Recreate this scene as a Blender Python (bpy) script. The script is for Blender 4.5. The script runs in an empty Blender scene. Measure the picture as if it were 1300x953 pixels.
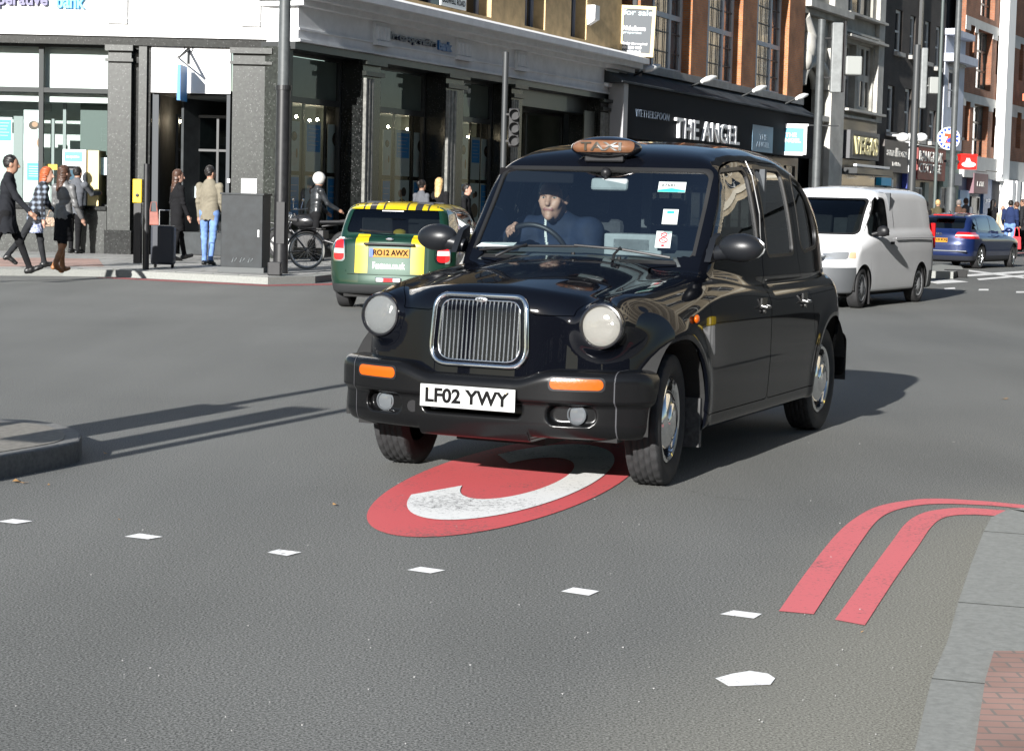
import bpy, math, random
import numpy as np
from mathutils import Vector, Matrix
R = math.radians
random.seed(7); np.random.seed(7)
SC = bpy.context.scene
COL = SC.collection

# ---------------------------------------------------------------- camera, sky, sun, exposure
CF, CH, CP, CRO = 2405.4, 1.4357, .0734, .0257          # focal length (px of a 1300 px frame), height, pitch, roll
CCX, CCY = 650.0, 432.0
cam = bpy.data.cameras.new('camera'); camo = bpy.data.objects.new('camera', cam); COL.objects.link(camo)
_r0 = Vector((1, 0, 0)); _u0 = Vector((0, math.sin(CP), math.cos(CP))); _f0 = Vector((0, math.cos(CP), -math.sin(CP)))
_cr = _r0*math.cos(CRO) + _u0*math.sin(CRO); _cu = -_r0*math.sin(CRO) + _u0*math.cos(CRO)
camo.matrix_world = Matrix(((_cr.x, _cu.x, -_f0.x, 0), (_cr.y, _cu.y, -_f0.y, 0), (_cr.z, _cu.z, -_f0.z, CH), (0, 0, 0, 1)))
cam.sensor_width = 36; cam.sensor_fit = 'HORIZONTAL'; cam.lens = 36*CF/1300; cam.shift_y = -(476.5-CCY)/1300
cam.clip_start = .1; cam.clip_end = 2000
SC.camera = camo

SUN_AZ, SUN_EL = R(22.3), R(19.5)                         # light travels towards azimuth 25 deg right of the view
W = bpy.data.worlds.new('World'); SC.world = W; W.use_nodes = True
_nt = W.node_tree; _bg = _nt.nodes['Background']
_sky = _nt.nodes.new('ShaderNodeTexSky'); _sky.sky_type = 'NISHITA'; _sky.sun_disc = False
_sky.sun_elevation = SUN_EL; _sky.sun_rotation = SUN_AZ + math.pi; _sky.altitude = 0; _sky.air_density = 1.0; _sky.dust_density = .6; _sky.ozone_density = 1.5
_nt.links.new(_sky.outputs[0], _bg.inputs[0]); _bg.inputs[1].default_value = .052
sl = bpy.data.lights.new('sun', 'SUN'); slo = bpy.data.objects.new('sun', sl); COL.objects.link(slo)
sl.energy = 4.8; sl.angle = R(.53); sl.color = (1, .975, .94)
slo.rotation_euler = Vector((math.sin(SUN_AZ)*math.cos(SUN_EL), math.cos(SUN_AZ)*math.cos(SUN_EL), -math.sin(SUN_EL))).to_track_quat('-Z', 'Y').to_euler()
slo.location = (-10, -20, 30)
SC.view_settings.view_transform = 'Standard'; SC.view_settings.look = 'None'; SC.view_settings.gamma = 1
SC.view_settings.use_curve_mapping = False; SC.view_settings.exposure = 1.32
SC.render.engine = 'CYCLES'
SC.cycles.max_bounces = 8; SC.cycles.transparent_max_bounces = 24; SC.cycles.caustics_reflective = False; SC.cycles.caustics_refractive = False
SC.cycles.use_denoising = True; SC.cycles.sample_clamp_indirect = 6

# ---------------------------------------------------------------- picture geometry -> places on the ground or on a wall
def ray(px, py):
    a, b = (px-CCX)/CF, -(py-CCY)/CF
    return (_f0 + _cr*a + _cu*b)
def G(px, py, z=0.0):
    d = ray(px, py); t = (z-CH)/d.z
    return Vector((d.x*t, d.y*t, z))
def AT(px, py, Y):
    d = ray(px, py); t = Y/d.y
    return Vector((d.x*t, Y, CH+d.z*t))
def pxm(Y): return CF/Y

# ---------------------------------------------------------------- tags
def tag(o, label=None, cat=None, group=None, kind=None):
    if label: o['label'] = label
    if cat: o['category'] = cat
    if group: o['group'] = group
    if kind: o['kind'] = kind
    return o
def empty(name, loc=(0, 0, 0), rz=0, label=None, cat=None, group=None, parent=None):
    o = bpy.data.objects.new(name, None); COL.objects.link(o); o.location = loc; o.rotation_euler = (0, 0, rz)
    o.empty_display_size = .2
    if parent: o.parent = parent
    return tag(o, label, cat, group)
def copy_tree(o, parent=None):
    c = o.copy(); COL.objects.link(c)
    if parent: c.parent = parent
    for ch in list(o.children): copy_tree(ch, c)
    return c

# ---------------------------------------------------------------- materials
MATS = {}
def srgb(*c):
    if len(c) == 1: c = tuple(int(c[0][i:i+2], 16) for i in (0, 2, 4))
    return tuple((v/255/12.92 if v/255 <= .04045 else ((v/255+.055)/1.055)**2.4) for v in c)
def mat(name, col=(.5, .5, .5), rough=.6, metal=0, coat=0, spec=.5, var=0, vscale=4, bump=0, bscale=60, col2=None, emit=0, obj=True, detail=4, rvar=0, coat_rough=.03, stretch=None):
    if name in MATS: return MATS[name]
    m = bpy.data.materials.new(name); m.use_nodes = True; MATS[name] = m
    nt = m.node_tree; b = nt.nodes['Principled BSDF']
    b.inputs['Base Color'].default_value = (*col, 1); b.inputs['Roughness'].default_value = rough; b.inputs['Metallic'].default_value = metal
    b.inputs['Coat Weight'].default_value = coat; b.inputs['Coat Roughness'].default_value = coat_rough; b.inputs['Specular IOR Level'].default_value = spec
    if emit: b.inputs['Emission Color'].default_value = (*col, 1); b.inputs['Emission Strength'].default_value = emit
    if var or bump or col2 or rvar:
        tc = nt.nodes.new('ShaderNodeTexCoord'); src = tc.outputs['Object']
        if stretch:
            mp = nt.nodes.new('ShaderNodeMapping'); mp.inputs['Scale'].default_value = stretch; nt.links.new(src, mp.inputs[0]); src = mp.outputs[0]
        if var or col2 or rvar:
            n = nt.nodes.new('ShaderNodeTexNoise'); n.inputs['Scale'].default_value = vscale; n.inputs['Detail'].default_value = detail; n.inputs['Roughness'].default_value = .6
            nt.links.new(src, n.inputs['Vector'])
            rp = nt.nodes.new('ShaderNodeValToRGB')
            c2 = col2 if col2 else tuple(min(1, c*(1+var)) for c in col); c1 = col if col2 else tuple(c*(1-var) for c in col)
            rp.color_ramp.elements[0].color = (*c1, 1); rp.color_ramp.elements[1].color = (*c2, 1)
            rp.color_ramp.elements[0].position = .32; rp.color_ramp.elements[1].position = .68
            nt.links.new(n.outputs['Fac'], rp.inputs[0])
            if var or col2: nt.links.new(rp.outputs[0], b.inputs['Base Color'])
            if rvar:
                mr = nt.nodes.new('ShaderNodeMapRange'); mr.inputs[3].default_value = max(0, rough-rvar); mr.inputs[4].default_value = rough+rvar
                nt.links.new(n.outputs['Fac'], mr.inputs[0]); nt.links.new(mr.outputs[0], b.inputs['Roughness'])
        if bump:
            n2 = nt.nodes.new('ShaderNodeTexNoise'); n2.inputs['Scale'].default_value = bscale; n2.inputs['Detail'].default_value = 5
            bp = nt.nodes.new('ShaderNodeBump'); bp.inputs['Strength'].default_value = bump; bp.inputs['Distance'].default_value = .01
            nt.links.new(src, n2.inputs['Vector']); nt.links.new(n2.outputs['Fac'], bp.inputs['Height']); nt.links.new(bp.outputs[0], b.inputs['Normal'])
    return m
def glass(name, tint=(.75, .82, .8), refl=1.0, rough=.0, ior=1.5, base=.0):
    """thin pane: fresnel mix of a mirror and a tinted see-through"""
    if name in MATS: return MATS[name]
    m = bpy.data.materials.new(name); m.use_nodes = True; MATS[name] = m
    nt = m.node_tree; nt.nodes.clear()
    out = nt.nodes.new('ShaderNodeOutputMaterial'); mx = nt.nodes.new('ShaderNodeMixShader'); tr = nt.nodes.new('ShaderNodeBsdfTransparent'); gl = nt.nodes.new('ShaderNodeBsdfGlossy')
    fr = nt.nodes.new('ShaderNodeFresnel'); fr.inputs[0].default_value = ior
    tr.inputs[0].default_value = (*tint, 1); gl.inputs['Roughness'].default_value = rough; gl.inputs[0].default_value = (.95, .97, 1, 1)
    mt = nt.nodes.new('ShaderNodeMath'); mt.operation = 'MULTIPLY_ADD'; mt.use_clamp = True; mt.inputs[1].default_value = refl; mt.inputs[2].default_value = base
    nt.links.new(fr.outputs[0], mt.inputs[0]); nt.links.new(mt.outputs[0], mx.inputs[0]); nt.links.new(tr.outputs[0], mx.inputs[1]); nt.links.new(gl.outputs[0], mx.inputs[2])
    nt.links.new(mx.outputs[0], out.inputs[0])
    return m

# ---------------------------------------------------------------- mesh builder
class MB:
    def __init__(s): s.v = []; s.f = []; s.m = []; s.cur = 0
    def add(s, vs, fs):
        o = len(s.v); s.v += [tuple(v) for v in vs]; s.f += [tuple(i+o for i in f) for f in fs]; s.m += [s.cur]*len(fs); return s
    def box(s, x0, x1, y0, y1, z0, z1):
        if x0 > x1: x0, x1 = x1, x0
        if y0 > y1: y0, y1 = y1, y0
        if z0 > z1: z0, z1 = z1, z0
        return s.add([(x0, y0, z0), (x1, y0, z0), (x1, y1, z0), (x0, y1, z0), (x0, y0, z1), (x1, y0, z1), (x1, y1, z1), (x0, y1, z1)],
                     [(0, 3, 2, 1), (4, 5, 6, 7), (0, 1, 5, 4), (1, 2, 6, 5), (2, 3, 7, 6), (3, 0, 4, 7)])
    def quad(s, a, b, c, d): return s.add([a, b, c, d], [(0, 1, 2, 3)])
    def prism(s, poly, h0, h1, axis='z'):
        """poly 2-D outline (ccw) swept along axis; (u,v) are the other two axes in cyclic order"""
        n = len(poly)
        def P(u, v, h): return {'z': (u, v, h), 'x': (h, u, v), 'y': (u, h, v)}[axis]
        area = sum(poly[i][0]*poly[(i+1) % n][1]-poly[(i+1) % n][0]*poly[i][1] for i in range(n))
        if area < 0: poly = poly[::-1]
        vs = [P(u, v, h0) for u, v in poly]+[P(u, v, h1) for u, v in poly]
        fs = [tuple(range(n))[::-1], tuple(range(n, 2*n))]+[(i, (i+1) % n, n+(i+1) % n, n+i) for i in range(n)]
        if (axis == 'y') != (h1 < h0): fs = [f[::-1] for f in fs]
        return s.add(vs, fs)
    def tube(s, pts, r, n=8, closed=False, caps=True):
        pts = [Vector(p) for p in pts]; m = len(pts); rs = r if isinstance(r, (list, tuple)) else [r]*m
        vs = []; up = None
        for i, p in enumerate(pts):
            a = pts[(i-1) % m] if (i or closed) else p; b = pts[(i+1) % m] if (i < m-1 or closed) else p
            t = (b-a).normalized() if (b-a).length > 1e-9 else Vector((0, 0, 1))
            if up is None: up = t.orthogonal().normalized()
            u = (up - t*up.dot(t)); u = u.normalized() if u.length > 1e-6 else t.orthogonal().normalized(); up = u; w = t.cross(u)
            for k in range(n):
                an = 2*math.pi*k/n; vs.append(p+(u*math.cos(an)+w*math.sin(an))*rs[i])
        fs = []
        for i in range(m if closed else m-1):
            j = (i+1) % m
            for k in range(n): fs.append((i*n+k, i*n+(k+1) % n, j*n+(k+1) % n, j*n+k))
        if caps and not closed: fs += [tuple(range(n))[::-1], tuple((m-1)*n+k for k in range(n))]
        return s.add(vs, fs)
    def cyl(s, p0, p1, r0, r1=None, n=16): return s.tube([p0, p1], [r0, r0 if r1 is None else r1], n)
    def lathe(s, prof, n=32, axis='z', at=(0, 0, 0)):
        """prof list of (r,h)"""
        vs = []; m = len(prof)
        for r, h in prof:
            for k in range(n):
                a = 2*math.pi*k/n; c, q = r*math.cos(a), r*math.sin(a)
                p = {'z': (c, q, h), 'x': (h, c, q), 'y': (q, h, c)}[axis]
                vs.append((p[0]+at[0], p[1]+at[1], p[2]+at[2]))
        fs = [(i*n+k, i*n+(k+1) % n, (i+1)*n+(k+1) % n, (i+1)*n+k) for i in range(m-1) for k in range(n)]
        return s.add(vs, fs)
    def ball(s, c, r, n=12):
        rr = r if isinstance(r, (tuple, list)) else (r, r, r); vs = []; fs = []; m = n//2+1
        for i in range(m):
            t = math.pi*i/(m-1)
            for k in range(n):
                a = 2*math.pi*k/n; vs.append((c[0]+rr[0]*math.sin(t)*math.cos(a), c[1]+rr[1]*math.sin(t)*math.sin(a), c[2]+rr[2]*math.cos(t)))
        for i in range(m-1):
            for k in range(n): fs.append((i*n+k, (i+1)*n+k, (i+1)*n+(k+1) % n, i*n+(k+1) % n))
        return s.add(vs, fs)
    def build(s, name, mats, parent=None, smooth=None, loc=None, rot=None, bevel=0, weld=True):
        me = bpy.data.meshes.new(name); me.from_pydata(s.v, [], s.f)
        mats = mats if isinstance(mats, (list, tuple)) else [mats]
        for m in mats: me.materials.append(m)
        if len(mats) > 1: me.polygons.foreach_set('material_index', s.m)
        if weld:
            import bmesh
            bm = bmesh.new(); bm.from_mesh(me); bmesh.ops.remove_doubles(bm, verts=bm.verts, dist=1e-5) if smooth else None
            bm.to_mesh(me); bm.free()
        if smooth:
            me.polygons.foreach_set('use_smooth', [True]*len(me.polygons)); me.set_sharp_from_angle(angle=R(smooth))
        o = bpy.data.objects.new(name, me); COL.objects.link(o)
        if parent: o.parent = parent
        if loc is not None: o.location = loc
        if rot is not None: o.rotation_euler = rot
        if bevel:
            b = o.modifiers.new('bevel', 'BEVEL'); b.width = bevel; b.segments = 2; b.limit_method = 'ANGLE'; b.angle_limit = R(40)
        return o

_txt = {}
def text(name, body, mt, w, h, parent=None, M=None, depth=.004, bold=0.0, sub=None, shear=0, space=1.0, line=1.0, align='CENTER'):
    """lettering as a mesh, fitted to w x h (metres), centred on M's origin in M's x/y plane, raised along z"""
    key = (body, bold, shear, space, line, align)
    if key not in _txt:
        c = bpy.data.curves.new('t', 'FONT'); c.body = body; c.align_x = align; c.offset = bold; c.shear = shear; c.space_character = space; c.space_line = line; c.extrude = .05; c.resolution_u = 4
        o = bpy.data.objects.new('t', c); COL.objects.link(o)
        dg = bpy.context.evaluated_depsgraph_get(); me = bpy.data.meshes.new_from_object(o.evaluated_get(dg))
        v = np.empty(len(me.vertices)*3, np.float32); me.vertices.foreach_get('co', v); f = [tuple(p.vertices) for p in me.polygons]
        bpy.data.objects.remove(o); bpy.data.curves.remove(c); bpy.data.meshes.remove(me)
        v = v.reshape(-1, 3); lo, hi = v.min(0), v.max(0); v = (v-(lo+hi)/2)/np.maximum(hi-lo, 1e-6)
        _txt[key] = (v, f)
    v, f = _txt[key]
    v = v*np.array([w, h, depth]); v[:, 2] += depth/2
    me = bpy.data.meshes.new(name); me.from_pydata(v.tolist(), [], f); me.materials.append(mt)
    o = bpy.data.objects.new(name, me); COL.objects.link(o)
    if parent: o.parent = parent
    if M is not None: o.matrix_local = M
    return o
def frame(o, x, z):
    """matrix from origin, x axis, normal axis"""
    x = Vector(x).normalized(); z = Vector(z); z = (z-x*z.dot(x)).normalized(); y = z.cross(x)
    return Matrix(((x.x, y.x, z.x, o[0]), (x.y, y.y, z.y, o[1]), (x.z, y.z, z.z, o[2]), (0, 0, 0, 1)))

# ---------------------------------------------------------------- smooth shapes from fields (numpy)
def pchip(xs, ys):
    xs = np.array(xs, float); ys = np.array(ys, float)
    if xs[0] > xs[-1]: xs, ys = xs[::-1], ys[::-1]
    h = np.diff(xs); d = np.diff(ys)/h; m = np.zeros_like(xs)
    for i in range(1, len(xs)-1):
        if d[i-1]*d[i] > 0:
            w1, w2 = 2*h[i]+h[i-1], h[i]+2*h[i-1]; m[i] = (w1+w2)/(w1/d[i-1]+w2/d[i])
    m[0], m[-1] = d[0], d[-1]
    def f(x):
        x = np.clip(x, xs[0], xs[-1]); i = np.clip(np.searchsorted(xs, x)-1, 0, len(h)-1); t = (x-xs[i])/h[i]
        return ys[i]*(1+2*t)*(1-t)**2+h[i]*m[i]*t*(1-t)**2+ys[i+1]*t*t*(3-2*t)+h[i]*m[i+1]*t*t*(t-1)
    return f
def smax(a, b, k):
    h = np.maximum(k-np.abs(a-b), 0); return np.maximum(a, b)+h*h/(4*k)
def smin(a, b, k): return -smax(-a, -b, k)
def sstep(a, b, x):
    t = np.clip((x-a)/(b-a), 0, 1); return t*t*(3-2*t)
def sdbox2(u, v, u0, u1, v0, v1, r=0):
    du = np.abs(u-(u0+u1)/2)-(u1-u0)/2+r; dv = np.abs(v-(v0+v1)/2)-(v1-v0)/2+r
    return np.hypot(np.maximum(du, 0), np.maximum(dv, 0))+np.minimum(np.maximum(du, dv), 0)-r
def sdpoly(u, v, poly, r=0):
    """signed distance to a polygon shrunk by r and grown back (rounded corners)"""
    p = np.array(poly, float); n = len(p)
    if r:
        a = 0.5*np.sum(p[:, 0]*np.roll(p[:, 1], -1)-np.roll(p[:, 0], -1)*p[:, 1])
        if a < 0: p = p[::-1].copy()
        q = []
        for i in range(n):
            e0 = p[i]-p[i-1]; e1 = p[(i+1) % n]-p[i]; n0 = np.array([-e0[1], e0[0]])/np.linalg.norm(e0); n1 = np.array([-e1[1], e1[0]])/np.linalg.norm(e1)
            q.append(p[i]+(n0+n1)*r/(1+n0@n1))
        p = np.array(q)
    d = np.full(np.shape(u), 1e9); ins = np.zeros(np.shape(u), bool)
    for i in range(n):
        a, b = p[i], p[(i+1) % n]; e = b-a; wu, wv = u-a[0], v-a[1]
        t = np.clip((wu*e[0]+wv*e[1])/(e@e), 0, 1); d = np.minimum(d, np.hypot(wu-e[0]*t, wv-e[1]*t))
        c = (a[1] > v) != (b[1] > v)
        ins ^= c & (u < (b[0]-a[0])*(v-a[1])/(b[1]-a[1] if b[1] != a[1] else 1e-9)+a[0])
    return np.where(ins, -d, d)-r
def nets(F, lo, hi, h, newton=3):
    lo = np.array(lo, float); n = np.ceil((np.array(hi)-lo)/h).astype(int)+1
    ax = [lo[i]+h*np.arange(n[i]) for i in range(3)]
    val = np.empty(n, np.float32); yy, zz = np.meshgrid(ax[1], ax[2], indexing='ij')
    for i0 in range(0, n[0], 24):
        xs = ax[0][i0:i0+24]
        val[i0:i0+24] = F(xs[:, None, None]+0*yy[None], yy[None]+0*xs[:, None, None], zz[None]+0*xs[:, None, None])
    ins = val < 0; c = np.zeros(n-1, np.int8)
    for a in (0, 1):
        for b in (0, 1):
            for d in (0, 1): c += ins[a:n[0]-1+a, b:n[1]-1+b, d:n[2]-1+d]
    act = (c > 0) & (c < 8); I = np.argwhere(act); idx = -np.ones(n-1, np.int64); idx[act] = np.arange(len(I))
    acc = np.zeros((len(I), 3)); cnt = np.zeros(len(I))
    cor = [(a, b, d) for a in (0, 1) for b in (0, 1) for d in (0, 1)]
    for p in range(8):
        for q in range(p+1, 8):
            dd = np.abs(np.array(cor[p])-np.array(cor[q]))
            if dd.sum() != 1: continue
            va = val[tuple((I+cor[p]).T)]; vb = val[tuple((I+cor[q]).T)]; x = (va < 0) != (vb < 0)
            t = np.where(x, va/np.where(va == vb, 1, va-vb), 0)[:, None]
            acc += np.where(x[:, None], np.array(cor[p])+t*(np.array(cor[q])-np.array(cor[p])), 0); cnt += x
    V = lo+h*(I+acc/np.maximum(cnt, 1)[:, None])
    Q = []
    for a in range(3):
        b, d = (a+1) % 3, (a+2) % 3
        s0 = [slice(None)]*3; s1 = [slice(None)]*3; s0[a] = slice(0, -1); s1[a] = slice(1, None)
        A, B = ins[tuple(s0)], ins[tuple(s1)]; E = np.argwhere(A != B)
        E = E[(E[:, b] >= 1) & (E[:, d] >= 1) & (E[:, b] < n[b]-1) & (E[:, d] < n[d]-1)]
        eb = np.zeros(3, int); eb[b] = 1; ed = np.zeros(3, int); ed[d] = 1
        q = np.stack([idx[tuple((E-eb-ed).T)], idx[tuple((E-ed).T)], idx[tuple(E.T)], idx[tuple((E-eb).T)]], 1)
        fl = ~A[tuple(E.T)]; q[fl] = q[fl][:, ::-1]; Q.append(q)
    Q = np.concatenate(Q); Q = Q[(Q >= 0).all(1)]
    for _ in range(newton):
        f = F(V[:, 0], V[:, 1], V[:, 2]); g = grad(F, V); st = f[:, None]*g/np.maximum((g*g).sum(1), .05)[:, None]
        l = np.linalg.norm(st, axis=1, keepdims=True); V = V-st*np.minimum(1, h*.6/np.maximum(l, 1e-9))
    N = grad(F, V, 2e-3); N /= np.maximum(np.linalg.norm(N, axis=1, keepdims=True), 1e-9)
    T = np.concatenate([Q[:, [0, 1, 2]], Q[:, [0, 2, 3]]])
    return [V, N, T]
def grad(F, V, e=1e-3):
    g = np.empty_like(V)
    for i in range(3):
        d = np.zeros(3); d[i] = e; a, b = V+d, V-d
        g[:, i] = (F(a[:, 0], a[:, 1], a[:, 2])-F(b[:, 0], b[:, 1], b[:, 2]))/(2*e)
    return g
def clip(M, d):
    """keep the part of M where d < 0 (d: one value per vertex)"""
    V, N, T = M; d = np.where(np.abs(d) < 1e-7, 1e-7, d); s = d[T] < 0; c = s.sum(1)
    keep = T[c == 3]; cut = T[(c > 0) & (c < 3)]; nv = []; nn = []; em = {}; nt = []
    base = len(V)
    def ep(a, b):
        k = (a, b) if a < b else (b, a)
        if k not in em:
            a, b = k; t = d[a]/(d[a]-d[b]); nv.append(V[a]+t*(V[b]-V[a])); q = N[a]+t*(N[b]-N[a]); nn.append(q/max(np.linalg.norm(q), 1e-9)); em[k] = base+len(nv)-1
        return em[k]
    for t in cut.tolist():
        i = [d[k] < 0 for k in t]
        if sum(i) == 1:
            while not i[0]: t = t[1:]+t[:1]; i = i[1:]+i[:1]
            nt.append((t[0], ep(t[0], t[1]), ep(t[0], t[2])))
        else:
            while i[0]: t = t[1:]+t[:1]; i = i[1:]+i[:1]
            a, b = ep(t[0], t[1]), ep(t[0], t[2]); nt += [(a, t[1], t[2]), (a, t[2], b)]
    V2 = np.concatenate([V, np.array(nv).reshape(-1, 3)]); N2 = np.concatenate([N, np.array(nn).reshape(-1, 3)])
    T2 = np.concatenate([keep, np.array(nt, dtype=np.int64).reshape(-1, 3)])
    u, inv = np.unique(T2, return_inverse=True); return [V2[u], N2[u], inv.reshape(-1, 3)]
def offset(M, t): return [M[0]+M[1]*t, M[1], M[2]]
def mirror(M): return [M[0]*np.array([1, -1, 1]), M[1]*np.array([1, -1, 1]), M[2][:, ::-1]]
def join(*Ms):
    V = np.concatenate([m[0] for m in Ms]); N = np.concatenate([m[1] for m in Ms]); T = []; o = 0
    for m in Ms: T.append(m[2]+o); o += len(m[0])
    return [V, N, np.concatenate(T)]
def rim(M, t, ymin=2e-3):
    """turn the cut edge inwards by t so that the sheet shows a thickness"""
    V, N, T = M; E = np.concatenate([T[:, [0, 1]], T[:, [1, 2]], T[:, [2, 0]]]); k = np.sort(E, 1)
    _, ix, ct = np.unique(k[:, 0]*(len(V)+1)+k[:, 1], return_index=True, return_counts=True)
    B = E[ix[ct == 1]]; B = B[~((np.abs(V[B[:, 0], 1]) < ymin) & (np.abs(V[B[:, 1], 1]) < ymin))]
    if not len(B): return M
    u, inv = np.unique(B, return_inverse=True); b = inv.reshape(-1, 2); n = len(u)
    e = V[B[:, 1]]-V[B[:, 0]]; m = np.cross(e, N[B[:, 0]]); m /= np.maximum(np.linalg.norm(m, axis=1, keepdims=True), 1e-9)
    mm = np.zeros((n, 3)); np.add.at(mm, b[:, 0], m); np.add.at(mm, b[:, 1], m); mm /= np.maximum(np.linalg.norm(mm, axis=1, keepdims=True), 1e-9)
    a = V[u]; c = a-N[u]*t; o = len(V)
    q1 = np.stack([o+b[:, 1], o+b[:, 0], o+n+b[:, 0]], 1); q2 = np.stack([o+b[:, 1], o+n+b[:, 0], o+n+b[:, 1]], 1)
    return [np.concatenate([V, a, c]), np.concatenate([N, mm, mm]), np.concatenate([T, q1, q2])]
def skin(name, M, mats, parent=None, mi=None):
    V, N, T = M; me = bpy.data.meshes.new(name); me.from_pydata(V.tolist(), [], T.tolist())
    mats = mats if isinstance(mats, (list, tuple)) else [mats]
    for m in mats: me.materials.append(m)
    if mi is not None: me.polygons.foreach_set('material_index', np.asarray(mi, np.int32))
    me.polygons.foreach_set('use_smooth', np.ones(len(me.polygons), bool))
    me.normals_split_custom_set_from_vertices(N.tolist())
    o = bpy.data.objects.new(name, me); COL.objects.link(o)
    if parent: o.parent = parent
    return o
def sym(M): return join(M, mirror(M))
# ---------------------------------------------------------------- shared materials
M_rub = mat('tyre_rubber', (.018, .018, .019), .82, bump=.25, bscale=160, var=.3, vscale=9)
M_blk = mat('black_plastic', (.010, .010, .011), .42, spec=.3, bump=.06, bscale=500)
M_bump = mat('bumper_plastic', (.0045, .0046, .005), .24, spec=.3, bump=.02, bscale=300)
M_seal = mat('window_rubber', (.008, .008, .008), .5)
M_chr = mat('chrome', (.72, .73, .74), .09, 1, rvar=.05, vscale=14)
M_chrd = mat('dull_metal', (.42, .43, .44), .28, 1, rvar=.08, vscale=20)
M_dark = mat('dark_void', (.006, .006, .006), .9)
M_int = mat('grey_trim', (.06, .066, .072), .8, var=.2, vscale=6)
M_intl = mat('pale_trim', (.22, .24, .25), .75, var=.15, vscale=8)
M_glass = glass('car_glass', (.74, .82, .82), 1.0, base=.12)
M_glassd = glass('dark_car_glass', (.3, .34, .34), 1.25)
M_lamp = glass('lamp_lens', (.93, .95, .95), 1.3)
M_red = mat('red_lens', (.5, .012, .014), .12, coat=.6, spec=.6)
M_org = mat('orange_lens', (.42, .07, .001), .25, coat=.4, bump=.12, bscale=120)
M_whp = mat('plate_white', (.40, .41, .40), .35, var=.06, vscale=12)
M_yep = mat('plate_yellow', (.36, .16, .004), .45, spec=.3, var=.06, vscale=12)
M_blkt = mat('black_lettering', (.008, .008, .008), .9, spec=.05)
M_wht = mat('white_lettering', (.8, .8, .8), .5)
M_well = mat('wheel_well', (.012, .012, .012), .95)

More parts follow.
